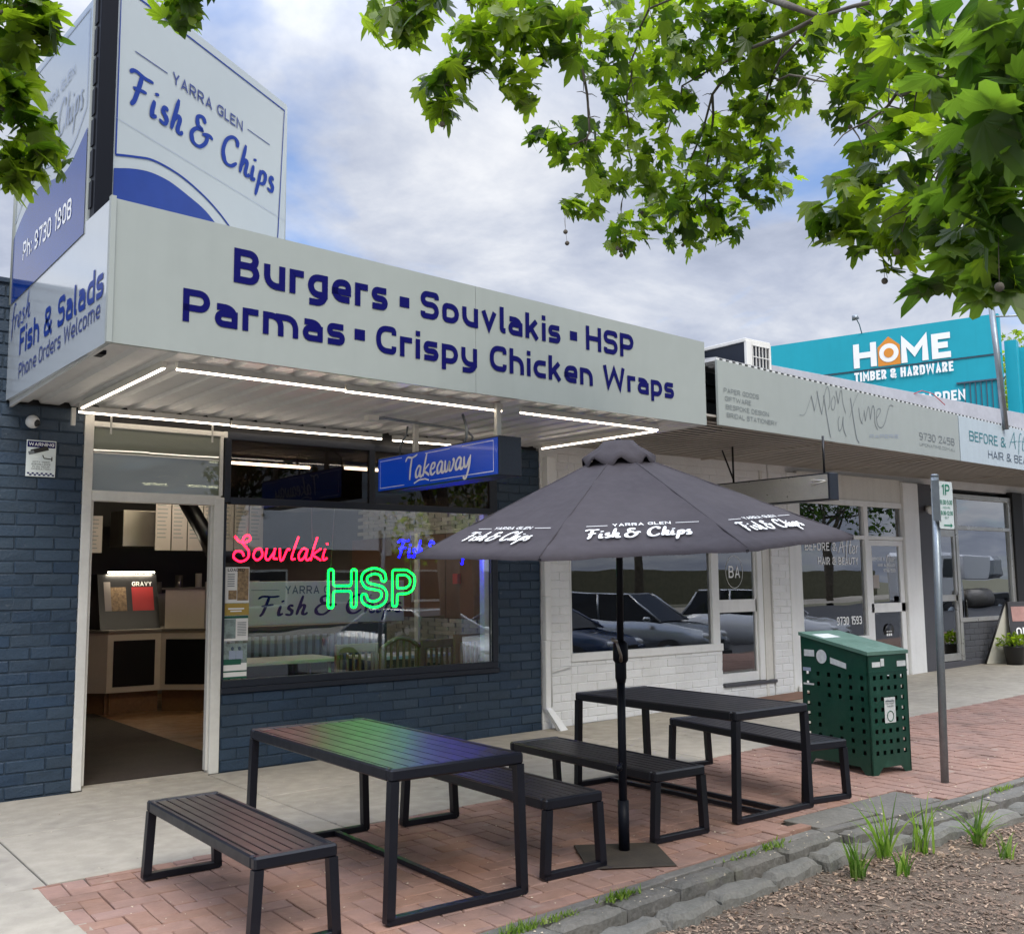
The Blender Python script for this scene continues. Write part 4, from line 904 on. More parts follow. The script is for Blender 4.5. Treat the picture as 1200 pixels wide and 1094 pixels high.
slat_chair(5.28, .50, 8.98, 1.02, True, "wooden chair with rounded top rail inside the shop window")
slat_chair(5.80, .46, 9.02, .985, False, "third square topped wooden slat chair along the shop window")
slat_chair(6.08, .42, 8.82, 1.04, False, "rightmost wooden slat chair, standing nearest the glass")
# posters on the glass
def poster(x0, x1, z0, z1, label, fn):
    t = thing("poster", label, "poster", (x0, YW + .03, z0)); bx("sheet", m_poster, t, x0, x1, YW + .014, YW + .018, z0, z1)
    b = MB(); fn(b, x0, z0, x1 - x0, z1 - z0); b.build("print", None, t); return t
O_ = (0, YW + .013, 0)
def p1(b, x, z, w, h):
    quadp(b, O_, X1, Z1, x + .5 * w, x + w * .97, z + .02, z + h * .97, m_foodprint, .001); quadp(b, O_, X1, Z1, x + .03, x + .48 * w, z + .03, z + h * .35, m_foodprint, .001)
    text("", "LOADED", (x + .02, YW + .013, z + h * .88), X1, Z1, w * .7, .028, m_black, mb=b, bold=.03, lift=.002)
    for k in range(6): quadp(b, O_, X1, Z1, x + .02, x + w * .38, z + h * (.46 + k * .065), z + h * (.46 + k * .065) + .007, m_greytext, .002)
poster(3.445, 3.665, 1.425, 1.735, "topmost poster on the window edge headed LOADED with food photos", p1)
def p1b(b, x, z, w, h):
    quadp(b, O_, X1, Z1, x, x + w, z, z + h, m_yellow, .001); quadp(b, O_, X1, Z1, x + .03, x + w * .8, z + h * .5, z + h * .62, m_whitetext, .002); quadp(b, O_, X1, Z1, x + .05, x + w * .7, z + h * .3, z + h * .4, m_whitetext, .002)
poster(3.445, 3.665, 1.318, 1.42, "small mustard notice under the LOADED poster", p1b)
def p2(b, x, z, w, h):
    quadp(b, O_, X1, Z1, x, x + .48 * w, z + .02, z + h * .88, m_photo, .001); quadp(b, O_, X1, Z1, x, x + w, z + h * .9, z + h, m_greenprint, .001)
    for k in range(9): quadp(b, O_, X1, Z1, x + .55 * w, x + w * .93, z + h * (.2 + k * .065), z + h * (.2 + k * .065) + .005, m_greytext, .002)
poster(3.443, 3.66, 1.10, 1.312, "middle poster with a photo at its left and small print", p2)
def p3(b, x, z, w, h):
    quadp(b, O_, X1, Z1, x, x + w, z + .44 * h, z + h, m_photo, .001); quadp(b, O_, X1, Z1, x, x + w * .75, z + .40 * h, z + h * .56, m_greenprint, .002); quadp(b, O_, X1, Z1, x, x + w, z + .0 * h, z + h * .06, m_greenprint, .002); quadp(b, O_, X1, Z1, x, x + w, z + .19 * h, z + h * .23, m_greenprint, .002)
    for (cx) in (.38, .68): b.sphere((x + cx * w, YW + .0125, z + h * .86), .014, 8, 6, m_purple, 1.2); quadp(b, O_, X1, Z1, x + (cx - .14) * w, x + (cx + .14) * w, z + h * .55, z + h * .80, m_palebluetext, .002)
poster(3.44, 3.655, .775, 1.075, "lowest poster with two people in a photo above green bands", p3)
# neon signs
ns = thing("neon_sign", "red neon script sign reading Souvlaki hanging in the window", "neon sign", (4.0, 8.62, 1.78))
script("lettering", "Souvlaki", (3.575, 8.63, 1.80), X1, Z1, .93, .215, m_nred, ns, tube=.009)
MB().tube([(3.70, 8.64, 2.02), (3.72, 8.64, 2.9)], .0015, 4).build("hanging_wire", m_steel, ns); MB().tube([(4.34, 8.64, 1.98), (4.30, 8.64, 2.9)], .0015, 4).build("hanging_wire", m_steel, ns)
ng = thing("neon_sign", "green double-tube neon sign reading HSP in the window", "neon sign", (5.0, 8.62, 1.36))
def rr(pts, r=.035, closed=True):
    P = [Vector((p[0], 0, p[1])) for p in pts]; out = []; n = len(P)
    for i in range(n):
        a, b_, c = P[i - 1], P[i], P[(i + 1) % n]
        if not closed and i in (0, n - 1): out.append(b_); continue
        d1 = (a - b_); d2 = (c - b_); k = min(r, d1.length * .45, d2.length * .45); s_ = b_ + d1.normalized() * k; e = b_ + d2.normalized() * k
        for t in range(5):
            u = t / 4; out.append(s_ * (1 - u) ** 2 + b_ * 2 * u * (1 - u) + e * u * u)
    return out
b = MB(); ox, oz = 4.50, 1.355
w = .055
Hs = [(0, 0), (0, .36), (w, .36), (w, .205), (.245, .205), (.245, .36), (.245 + w, .36), (.245 + w, 0), (.245, 0), (.245, .155), (w, .155), (w, 0)]
b.tube([Vector((ox, 8.62, oz)) + p for p in rr(Hs, .026)], .0098, 6, closed=True)
def offset_S(o):
    pts = []
    for t in range(9): a = radians(20 + 160 * t / 8); pts.append((.135 + (.125 + o) * cos(a), .245 + (.10 + o) * sin(a)))
    for t in range(9): a = radians(180 + 75 * t / 8); pts.append((.135 + (.125 + o) * cos(a), .262 + (.085 + o) * sin(a)) )
    for t in range(12): a = radians(82 - 250 * t / 11); pts.append((.135 + (.125 - o) * cos(a), .095 + (.085 - o) * sin(a) + .0))
    return pts
So = smooth([(.275, .265), (.25, .335), (.14, .372), (.03, .335), (.0, .26), (.05, .185), (.15, .165), (.215, .145), (.215, .085), (.14, .052), (.075, .07), (.055, .115), (.02, .125), (0, .095), (.03, .03), (.14, -.005), (.25, .03), (.285, .11), (.245, .185), (.14, .215), (.075, .235), (.065, .285), (.14, .318), (.205, .30), (.225, .255), (.255, .24)], 4)
b.tube([Vector((ox + .355, 8.62, oz)) + Vector((p.x, 0, p.y)) for p in So], .0098, 6, closed=True)
Pp = [(0, 0), (0, .355), (.17, .355), (.255, .30), (.265, .23), (.235, .15), (.17, .12), (w, .12), (w, 0)]
Pi = [(w, .175), (w, .305), (.155, .305), (.205, .27), (.205, .21), (.155, .175)]
b.tube([Vector((ox + .70, 8.62, oz)) + p for p in rr(Pp, .03)], .0098, 6, closed=True); b.tube([Vector((ox + .70, 8.62, oz)) + p for p in rr(Pi, .02)], .0098, 6, closed=True)
b.build("lettering", m_ngreen, ng)
MB().tube([(4.53, 8.63, 1.72), (4.60, 8.63, 2.9)], .0015, 4).build("hanging_wire", m_steel, ng); MB().tube([(5.42, 8.63, 1.70), (5.40, 8.63, 2.9)], .0015, 4).build("hanging_wire", m_steel, ng)
nb = thing("neon_sign", "blue neon script sign in the window partly hidden by the umbrella", "neon sign", (5.7, 8.62, 1.8))
script("lettering", "Fish & Chips", (5.26, 8.63, 1.835), X1, Z1, .92, .17, m_nblue, nb, tube=.0085)
# cctv + warning sign
cc = thing("security_camera", "white dome security camera on the blue brick wall", "security camera", (1.835, YW, 2.86))
MB().sphere((1.835, YW - .035, 2.862), .052, 18, 12).build("housing", m_cctv, cc); MB().sphere((1.856, YW - .062, 2.852), .030, 14, 10).build("lens_ring", m_intblack, cc); MB().tube([(1.835, YW, 2.862), (1.835, YW - .03, 2.862)], .045, 16).build("base", m_cctv, cc)
ws = thing("warning_sign", "small white warning sign with a camera picture on the blue brick wall", "sign", (1.91, YW, 2.44))
b = MB(); 
bx("plate", m_signwhite, ws, 1.806, 2.022, YW - .006, YW - .001, 2.438, 2.725, ch=.002)
Ow = (0, YW - .006, 0)
quadp(b, Ow, X1, Z1, 1.812, 2.016, 2.668, 2.716, m_navytext, .0015)
text("", "WARNING", (1.822, YW - .006, 2.680), X1, Z1, .184, .025, m_whitetext, mb=b, bold=.03, lift=.003)
RR = Vector((.95, 0, .30)).normalized(); UU = Vector((-.30, 0, .95)).normalized()
quadp(b, Vector((1.845, YW - .006, 2.612)), RR, UU, 0, .13, 0, .036, m_intblack, .002); quadp(b, Vector((1.838, YW - .006, 2.606)), RR, UU, -.012, .03, .004, .03, m_greytext, .003)
strips(b, [[(1.925, 2.61), (1.935, 2.585), (1.99, 2.580)], [(1.993, 2.565), (1.993, 2.598)]], Ow, X1, Z1, .008, m_intblack, .002)
for k, s_ in enumerate(("CCTV VIDEO", "SURVEILLANCE", "IN 24 HOUR", "OPERATION")): text("", s_, (1.845 + (.0 if k % 2 else .008), YW - .006, 2.548 - k * .0185), X1, Z1, .14 if k % 2 else .124, .012, m_black, mb=b, lift=.002)
for i in range(12):
    for j in range(2):
        if (i + j) % 2: quadp(b, Ow, X1, Z1, 1.816 + i * .0165, 1.8325 + i * .0165, 2.446 + j * .012, 2.458 + j * .012, m_navytext, .002)
b.build("print", None, ws)

# ================================================================== AWNING of the takeaway
A = Vector((1.642, 5.843, 0)); B = Vector((7.180, 6.259, 0)); FU = (B - A).normalized(); FN = Vector((FU.y, -FU.x, 0)); FLn = (B - A).length
aw = thing("street_awning", "pale steel street awning with long sign fascia over the takeaway", "awning", (1.642, YW, 3.0))
def zb_(s): return 2.966 + .052 * s / FLn
def zt_(s): return 3.815 - .005 * s / FLn
halfs = 2.735
for (s0, s1) in ((0.0, halfs - .002), (halfs + .002, FLn)):
    b = MB(); a0 = A + FU * s0; a1 = A + FU * s1
    b.poly([a0 + Z1 * zb_(s0), a1 + Z1 * zb_(s1), a1 + Z1 * zt_(s1), a0 + Z1 * zt_(s0)], -FN * .03); p = b.build("fascia_panel", m_fascia, aw)
    if s0 == 0: fp1 = p
cornerz = MB().box(-.012, .018, -.016, .02, 0, .86); cornerz.v = [(A.x + v[0], A.y + v[1] - .006, 2.962 + v[2]) for v in cornerz.v]; cornerz.build("corner_trim", m_fascia, aw)
sl = .0138; UPs = Vector((0, 0, 1)); FUt = (FU + Z1 * .013).normalized()
def ftext(body, s, z, w, cap, bold=.045): 
    return text("lettering", body, A + FU * s + Z1 * z, FUt, Z1, w, cap, m_navytext, fp1, bold, .004)
ftext("Burgers", .762, 3.462, 1.165, .222); ftext("Souvlakis", 2.215, 3.482, 1.42, .205); ftext("HSP", 3.935, 3.502, .60, .205)
ftext("Parmas", .438, 3.160, 1.14, .203); ftext("Crispy Chicken Wraps", 1.832, 3.172, 3.245, .198)
for (s, z) in ((2.03, 3.530), (3.745, 3.555), (1.655, 3.235)): quadp(MB(), A + FU * s + Z1 * z, FUt, Z1, 0, .085, 0, .075, m_navytext, .004).build("dot", None, fp1)
# side fascia (faces -X)
sf = MB().poly([(1.642, 5.85, 2.966), (1.642, YW - .01, 3.015), (1.642, YW - .01, 3.875), (1.642, 5.85, 3.815)], (.03, 0, 0)).build("side_fascia", m_sidesign, aw)
SR = Vector((0, -1, -.004)); SO = lambda y, z: Vector((1.642, y, z))
text("lettering", "Fish & Salads", SO(8.07, 3.295), Vector((0, -1, -.018)), Z1, 2.12, .20, m_bluetext, sf, .035)
text("lettering", "Phone Orders Welcome", SO(8.06, 3.115), Vector((0, -1, .012)), Z1, 2.06, .115, m_slatetext, sf, .004)
script("lettering", "fresh", SO(8.38, 3.52), Vector((0, -1, .02)), Z1, .62, .21, m_bluetext, sf, pen=.16)
# soffit: corrugated sheets, ridges run out from the wall
sof = MB(); prof = []; nrib = 24
xs0, xs1 = 1.675, 7.16
per = (xs1 - xs0) / nrib
for k in range(nrib):
    x = xs0 + k * per
    for (u, dz) in ((0, 0), (.60, 0), (.68, .028), (.92, .028)): prof.append((x + u * per, dz))
prof.append((xs1, 0))
vs = []
for (x, dz) in prof:
    s = (x - A.x) / FU.x; yf = A.y + FU.y * s + .035; z = 3.0 + .016 * (s / FLn)
    vs += [(x, yf, z + dz + .004), (x, YW + .04, z + dz + .022)]
sof.add(vs, [(2 * i, 2 * i + 2, 2 * i + 3, 2 * i + 1) for i in range(len(prof) - 1)]); sof.build("corrugated_soffit", m_soffit, aw)
bx("soffit_edge", m_soffit, aw, 1.672, 1.69, 5.9, YW, 2.97, 3.03)
MB().poly([(1.66, 5.9, 3.06), (7.17, 6.3, 3.08), (7.17, YW + .2, 3.12), (1.66, YW + .2, 3.12)], (0, 0, .02)).build("deck", m_soffit, aw)
MB().poly([(7.17, 6.29, 3.02), (7.17, YW, 3.03), (7.17, YW, 3.80), (7.17, 6.29, 3.80)], (.02, 0, 0)).build("end_panel", m_soffit, aw)
# LED strips
for (p, q) in (((2.125, 8.17), (2.145, 6.37)), ((2.21, 6.325), (3.44, 6.38)), ((3.45, 6.38), (4.92, 6.46)), ((5.07, 6.40), (6.74, 6.47)), ((6.75, 6.50), (6.70, 8.10)), ((2.15, 8.36), (3.40, 8.38)), ((3.42, 8.38), (4.94, 8.40)), ((5.06, 8.39), (6.50, 8.36))):
    a = Vector((*p, 2.962)); b_ = Vector((*q, 2.968)); t = (b_ - a).normalized(); nn = t.cross(Z1) * .016
    h = MB().poly([a - nn, b_ - nn, b_ + nn, a + nn], (0, 0, .045)).build("light_housing", m_cream, aw)
    MB().tube([a - Z1 * .004, b_ - Z1 * .004], .0078, 6).build("light_strip", m_led, h)
for (x, y) in ((2.40, 8.37), (3.25, 8.385)): bx("hanger", m_cream, aw, x, x + .012, y - .006, y + .006, 2.80, 2.95)
bx("bracket", m_cream, aw, 2.085, 2.115, 8.30, 8.33, 2.84, 2.98)
MB().tube([(4.25, 7.35, 2.955), (4.35, 7.35, 2.975), (5.35, 7.55, 2.975), (5.45, 7.6, 2.93), (5.42, 7.62, 2.72)], .012, 6).build("conduit", m_galv, aw)
bx("conduit_box", m_cream, aw, 4.18, 4.28, 7.32, 7.39, 2.94, 2.985)
# hanging takeaway lightbox
tk = thing("lightbox_sign", "blue hanging lightbox sign reading Takeaway under the awning", "sign", (4.86, 7.2, 2.42))
bx("case", m_navyframe, tk, 4.762, 4.985, 6.28, 8.16, 2.418, 2.735, ch=.006)
fc = bx("sign_face", m_signblue, tk, 4.757, 4.765, 6.30, 8.14, 2.43, 2.722)
FO = Vector((4.757, 8.14, 0)); FR = Vector((0, -1, 0))
script("lettering", "Takeaway", (4.757, 7.66, 2.495), Vector((0, -1, .02)), Z1, 1.02, .20, m_whitetext, fc, pen=.215)
b = MB(); strips(b, [[(.04, 2.45), (.04, 2.70), (.42, 2.70)], [(.80, 2.70), (1.18, 2.70)], [(1.36, 2.70), (1.79, 2.70), (1.79, 2.455)], [(.04, 2.452), (.46, 2.452)], [(.88, 2.455), (1.79, 2.455)]], (4.757, 8.14, 0), FR, Z1, .006, m_whitetext)
strips(b, [[(.62, 2.452), (.70, 2.476), (.80, 2.478), (.86, 2.462)]], (4.757, 8.14, 0), FR, Z1, .014, m_whitetext); b.build("printed_line", None, fc)
for y in (6.42, 7.65): bx("hanger_post", m_cream, tk, 4.83, 4.875, y - .02, y + .02, 2.733, 3.02, ch=.003)
MB().tube([(4.87, 7.95, 2.73), (4.87, 7.93, 2.85), (4.85, 7.80, 2.93), (4.85, 7.78, 3.0)], .010, 6).build("cable", m_greytext, tk)
MB().tube([(4.87, 6.95, 2.73), (4.90, 6.92, 2.80), (4.88, 6.9, 2.9), (4.88, 6.95, 3.0)], .012, 6).build("cable", m_galv, tk)
# ------------------------------------------------------------------ tower sign
tw = thing("tower_sign", "tall V shaped shop sign on a black pole above the awning corner", "sign", (1.70, 6.25, 3.0))
bx("pole", m_pole, tw, 1.652, 1.755, 6.25, 6.35, 2.98, 6.6, ch=.004)
b = MB()
for k in range(14): b.box(1.644, 1.652, 6.30, 6.36, 3.9 + k * .2, 4.07 + k * .2)
b.build("mounting_plate", m_pole, tw)
TD = Vector((.845, .534, 0)).normalized(); TO = Vector((1.77, 6.300, 0)); TNn = TD.cross(Z1).normalized()
tp = MB().poly([TO + TD * -.02 + Z1 * 3.75, TO + TD * 1.935 + Z1 * 3.75, TO + TD * 1.935 + Z1 * 5.475, TO + TD * -.02 + Z1 * 5.475], -TNn * .06).build("sign_panel", m_glosssign, tw)
MB().tube([TO + TD * 1.955 + Z1 * 3.75 - TNn * .03, TO + TD * 1.955 + Z1 * 5.47 - TNn * .03], .022, 8).build("edge_trim", m_fascia, tp)
b = MB(); wave = [(0, 4.177), (.17, 4.24), (.335, 4.28), (.52, 4.29), (.722, 4.262), (.92, 4.22), (1.1, 4.13), (1.32, 3.98), (1.5, 3.80)]
Wv = [Vector((p[0], p[1], 0)) for p in wave]
def waveblue(b, O, R, wv, m, zb=3.76):
    P = smooth(wv, 4); Nn = Vector(R).cross(Z1).normalized(); vs = []
    for p in P: vs += [Vector(O) + Vector(R) * p.x + Z1 * max(p.y, zb) + Nn * .004, Vector(O) + Vector(R) * p.x + Z1 * zb + Nn * .004]
    b.add(vs, [(2 * i, 2 * i + 1, 2 * i + 3, 2 * i + 2) for i in range(len(P) - 1)], m)
waveblue(b, TO, TD, wave, m_glossblue)
crv = [(p.x, p.y) for p in smooth([(.012, 4.27), (.20, 4.33), (.365, 4.372), (.6, 4.375), (.80, 4.345), (1.0, 4.29), (1.2, 4.20), (1.42, 4.05), (1.65, 3.85)], 4)]
strips(b, [[(.012, 4.27), (.012, 5.40), (1.90, 5.41), (1.80, 3.80)], crv], TO, TD, Z1, .014, m_bluetext); strips(b, [[(.155, 5.025), (.474, 5.03)], [(1.40, 5.035), (1.70, 5.035)]], TO, TD, Z1, .007, m_slatetext)
strips(b, [[(0, 4.51), (1.93, 4.495)]], TO, TD, Z1, .003, m_palebluetext)
b.build("print", None, tp)
text("lettering", "YARRA GLEN", TO + TD * .525 + Z1 * 4.988, TD, Z1, .81, .082, m_slatetext, tp, .015, .005)
script("lettering", "Fish & Chips", TO + TD * .10 + Z1 * 4.66, TD, Z1, 1.68, .24, m_bluetext, tp, pen=.26)
# left panel faces -X
lp = MB().poly([(1.640, 6.40, 3.76), (1.640, 8.43, 3.76), (1.640, 8.43, 5.53), (1.640, 6.40, 5.30)], (.05, 0, 0)).build("sign_panel", m_glosssign, tw)
MB().tube([(1.645, 8.44, 3.76), (1.645, 8.44, 5.53)], .02, 8).build("edge_trim", m_fascia, lp)
b = MB(); LO = Vector((1.640, 8.43, 0)); LR = Vector((0, -1, 0))
waveblue(b, LO, LR, [(0, 4.28), (.2, 4.36), (.45, 4.42), (.72, 4.46), (1.0, 4.42), (1.3, 4.36), (1.6, 4.33), (2.02, 4.45)], m_glossblue)
crv = [(p.x, p.y) for p in smooth([(.03, 4.40), (.25, 4.50), (.5, 4.56), (.8, 4.57), (1.1, 4.51), (1.45, 4.44), (1.7, 4.46), (1.98, 4.60)], 4)]
strips(b, [crv, [(1.98, 4.6), (1.98, 5.25)], [(.03, 4.4), (.03, 5.46), (1.98, 5.26)]], LO, LR, Z1, .012, m_palebluetext); b.build("print", None, lp)
text("lettering", "Ph: 9730 1908", LO + LR * .36 + Z1 * 4.02, LR + Z1 * -.05, Z1, 1.36, .14, m_whitetext, lp, .02, .006)
text("lettering", "YARRA GLEN", LO + LR * .75 + Z1 * 4.98, LR + Z1 * -.03, Z1, .90, .075, m_palebluetext, lp, .01, .006)
script("lettering", "Fish & Chips", LO + LR * .35 + Z1 * 4.68, LR + Z1 * -.03, Z1, 1.55, .24, m_palebluetext, lp, pen=.16)
# ================================================================== WHITE SHOP (stationery)
wsx = thing("stationery_shop", "white painted brick shop with large window and glazed white door behind the umbrella", "shop", (9.0, YW, 0))
def zgw(x): return zg(x)
wl = backing(wsx, 6.985, 7.40, -.1, 3.2, m_whitemortar); brick_wall(wl, bm_white, [(6.985, 7.395, 0, 3.02, True)], YW, m_whitemortar, budget=120)
wl = backing(wsx, 7.40, 9.88, -.1, .70, m_whitemortar); brick_wall(wl, bm_white, [(7.395, 9.895, 0.03, .70, True)], YW, m_whitemortar, start=.1, budget=150)
wl = backing(wsx, 7.40, 10.90, 2.60, 3.2, m_whitemortar); brick_wall(wl, bm_white, [(7.395, 10.9, 2.60, 3.02, True)], YW, m_whitemortar, start=.1, budget=90)
wl = backing(wsx, 9.88, 10.9, -.1, .245, m_whitemortar); brick_wall(wl, bm_white, [(9.895, 10.9, .05, .245, True)], YW, m_whitemortar, start=.1, budget=30)
bx("door_step", m_greypaint, wsx, 9.90, 10.93, YW - .03, YW + .3, .245, .285, ch=.006)
wf = MB().box(7.395, 9.90, YW - .02, YW + .09, .70, .79, ch=.006).box(7.395, 7.415, YW - .005, YW + .08, .79, 2.55, ch=.004).box(9.725, 9.79, YW - .012, YW + .09, .79, 2.60, ch=.006).box(7.415, 9.725, YW - .005, YW + .09, 2.54, 2.60, ch=.004)
wfo = wf.build("window_frame", m_whitepaint, wsx); bx("pane", m_glassL, wfo, 7.415, 9.725, YW + .03, YW + .036, .79, 2.54)
dd = MB().box(9.79, 9.87, YW + .0, YW + .10, .29, 2.60, ch=.005).box(10.63, 10.73, YW + .0, YW + .10, .29, 2.60, ch=.005).box(9.87, 10.63, YW + .0, YW + .10, 2.50, 2.60, ch=.004)
ddo = dd.build("door_frame", m_whitepaint, wsx)
dr = MB().box(9.872, 10.628, YW + .03, YW + .075, .29, .405, ch=.004).box(9.872, 10.628, YW + .03, YW + .075, 1.165, 1.325, ch=.004).box(9.872, 10.628, YW + .03, YW + .075, 2.12, 2.22, ch=.004).box(9.872, 9.90, YW + .03, YW + .075, .405, 2.12, ch=.003).box(10.60, 10.628, YW + .03, YW + .075, .405, 2.12, ch=.003).build("door", m_whitepaint, wsx)
bx("pane", m_glassL, dr, 9.90, 10.60, YW + .05, YW + .056, .405, 1.165); bx("pane", m_glassL, dr, 9.90, 10.60, YW + .05, YW + .056, 1.325, 2.12)
bx("pane", m_glassL, ddo, 9.872, 10.628, YW + .05, YW + .056, 2.22, 2.50); bx("door_handle", m_intblack, dr, 9.885, 9.897, YW + .01, YW + .03, 1.33, 1.46)
b = MB(); text("", "BA", (10.115, YW + .05, 1.60), X1, Z1, .22, .15, m_whitetext, mb=b, bold=-.005, lift=.004)
b.add([], []); b.tube([(10.225 + .165 * cos(radians(a)), YW + .047, 1.675 + .205 * sin(radians(a))) for a in range(0, 360, 15)], .003, 4, m_whitetext, closed=True); b.build("lettering", None, dr)
MB().box(10.73, 10.78, YW - .01, YW + .2, .05, 3.0).box(10.80, 10.92, YW + .03, YW + .2, .05, 3.0).build("door_surround", m_cream, wsx)
rm = MB(); rm.box(7.1, 10.9, YW + 3.2, YW + 3.3, 0, 3); rm.build("interior_wall", m_beige, wsx); bx("interior_floor", m_floorint, wsx, 7.1, 10.9, YW + .2, YW + 3.2, -.05, .05)
bx("interior_side_wall", m_beige, wsx, 7.06, 7.1, YW + .2, YW + 3.2, .05, 3); bx("interior_side_wall", m_beige, wsx, 10.9, 10.95, YW + .2, YW + 3.2, .05, 3); bx("interior_ceiling", m_ceilint, wsx, 7.1, 10.9, YW + .2, YW + 3.2, 2.98, 3.05)
for (xc, y) in ((8.35, 11.6), (9.9, 11.6)):
    pts = [(xc - .38, .9)] + [(xc - .38 * cos(radians(a)), 1.75 + .38 * sin(radians(a))) for a in range(0, 181, 15)] + [(xc + .38, .9)]
    t = thing("arched_mirror", "dark arched alcove inside the stationery shop, " + ("left one of the pair" if xc < 9 else "right one of the pair"), "mirror", (xc, y, .9))
    MB().poly([(p[0], y, p[1]) for p in pts], (0, .03, 0)).build("panel", m_intwall, t); MB().tube([(p[0], y - .01, p[1]) for p in pts], .02, 6).build("rim", m_intblack, t)
t = thing("display_cabinet", "dark display cabinet inside the stationery shop window", "cabinet", (8.8, 10.5, .05)); bx("cabinet_body", m_intblack, t, 8.2, 9.3, 10.4, 10.8, .05, .85, ch=.01); bx("cabinet_top", m_redwood, t, 8.17, 9.33, 10.37, 10.83, .85, .88)
# downpipe
dp = thing("downpipe", "white rectangular downpipe with splayed foot between the blue and white walls", "downpipe", (7.0, YW, 0))
MB().box(6.978, 7.052, YW - .075, YW - .005, 1.42, 2.60, ch=.008).build("pipe", m_whitepaint, dp); MB().box(6.985, 7.058, YW - .072, YW - .005, .95, 1.42, ch=.008).box(6.978, 7.05, YW - .07, YW - .005, .22, .95, ch=.008).build("pipe", m_whitepaint, dp)
MB().poly([(6.978, YW - .075, .24), (7.05, YW - .075, .24), (7.15, YW - .22, .02), (7.03, YW - .24, .02)], (0, .06, -.0)).build("shoe", m_whitepaint, dp)
bx("rainhead", m_whitepaint, dp, 7.01, 7.13, YW - .10, YW - .006, 2.60, 2.93, ch=.006); MB().tube([(7.075, YW - .03, 2.6), (7.085, YW - .03, .25)], .012, 6).build("conduit", m_whitepaint, dp); MB().tube([(7.02, YW - .02, .60), (7.38, YW - .02, .655)], .010, 6).build("cable", m_whitepaint, dp)
# ================================================================== SALON
sl_ = thing("hair_salon", "white fronted hair salon with tall window and glazed door left of the grey shop", "shop", (12.8, YW, .07))
wl = backing(sl_, 10.93, 11.30, -.1, 3.2, m_whitemortar); brick_wall(wl, bm_white, [(10.93, 11.30, .06, 3.02, True)], YW, m_whitemortar, budget=100)
bx("pilaster", m_whitepaint, sl_, 11.30, 11.54, YW - .012, YW + .2, .05, 3.02, ch=.008); bx("pilaster_foot", m_whitepaint, sl_, 11.34, 11.56, YW - .10, YW - .012, .06, .20, ch=.04)
bx("low_wall", m_whitepaint, sl_, 11.54, 13.07, YW - .0, YW + .2, .05, .70, ch=.006)
wf = MB().box(11.54, 13.10, YW - .02, YW + .08, .70, .76, ch=.005).box(11.54, 11.565, YW - .01, YW + .08, .76, 2.70, ch=.003).box(13.07, 13.17, YW - .015, YW + .08, .08, 2.70, ch=.005).box(11.565, 13.07, YW - .012, YW + .08, 2.135, 2.19, ch=.004).box(13.17, 14.08, YW - .012, YW + .08, 2.135, 2.19, ch=.004).box(11.54, 14.10, YW - .012, YW + .08, 2.62, 2.70, ch=.004)
wfo = wf.build("window_frame", m_whitepaint, sl_)
for (x0, x1, z0, z1) in ((11.565, 13.07, .76, 2.135), (11.565, 13.07, 2.19, 2.62), (13.17, 14.08, 2.19, 2.62)): bx("pane", m_glassL, wfo, x0, x1, YW + .03, YW + .036, z0, z1)
dr = MB().box(13.175, 14.075, YW + .0, YW + .05, .12, .26, ch=.004).box(13.175, 14.075, YW, YW + .05, 1.075, 1.21, ch=.004).box(13.175, 14.075, YW, YW + .05, 2.05, 2.13, ch=.004).box(13.175, 13.25, YW, YW + .05, .26, 2.05, ch=.003).box(13.97, 14.075, YW, YW + .05, .26, 2.05, ch=.003).build("door", m_whitepaint, sl_)
bx("pane", m_glassL, dr, 13.25, 13.97, YW + .02, YW + .026, .26, 1.075); bx("pane", m_glassL, dr, 13.25, 13.97, YW + .02, YW + .026, 1.21, 2.05); bx("lock", m_intblack, dr, 13.20, 13.24, YW - .01, YW, 1.12, 1.16)
bx("lintel", m_cream, sl_, 11.54, 14.12, YW + .0, YW + .2, 2.70, 3.05); bx("pilaster", m_whitepaint, sl_, 14.08, 14.50, YW - .05, YW + .2, .05, 3.02, ch=.008)
Os = (0, YW + .03, 0)
b = MB(); text("", "BEFORE &", (11.69, YW + .03, 1.965), X1, Z1, .74, .115, m_whitetext, mb=b, bold=.015, lift=.004); script("", "After", (12.46, YW + .03, 1.93), X1, Z1, .50, .22, m_whitetext, pen=.13, mb=b)
text("", "HAIR & BEAUTY", (11.98, YW + .03, 1.77), X1, Z1, .96, .105, m_whitetext, mb=b, bold=.02, lift=.004); text("", "9730 1593", (12.36, YW + .03, .925), X1, Z1, .60, .115, m_whitetext, mb=b, bold=.008, lift=.004); b.build("window_lettering", None, wfo)
b = MB(); text("", "BEFORE &", (13.28, YW + .02, 1.83), X1, Z1, .32, .05, m_whitetext, mb=b, lift=.004); script("", "After", (13.63, YW + .02, 1.82), X1, Z1, .24, .10, m_whitetext, pen=.13, mb=b)
text("", "HAIR & BEAUTY", (13.42, YW + .02, 1.745), X1, Z1, .46, .042, m_whitetext, mb=b, lift=.004); text("", "9730 1593", (13.56, YW + .02, 1.665), X1, Z1, .31, .045, m_whitetext, mb=b, lift=.004); quadp(b, (0, YW + .02, 0), X1, Z1, 13.28, 13.43, 1.43, 1.62, m_paper, .003)
b.build("door_lettering", None, dr)
MB().tube([(13.62, YW + .015, .78), (13.62, YW + .02, .781)], .13, 14).build("door_notice", m_intblack, dr); b = MB()
for i in range(3):
    for j in range(2): quadp(b, (13.62, YW + .014, .78), X1, Z1, -.07 + i * .05, -.035 + i * .05, -.05 + j * .06, -.015 + j * .06, m_whitetext, .003)
b.build("notice_print", None, dr)
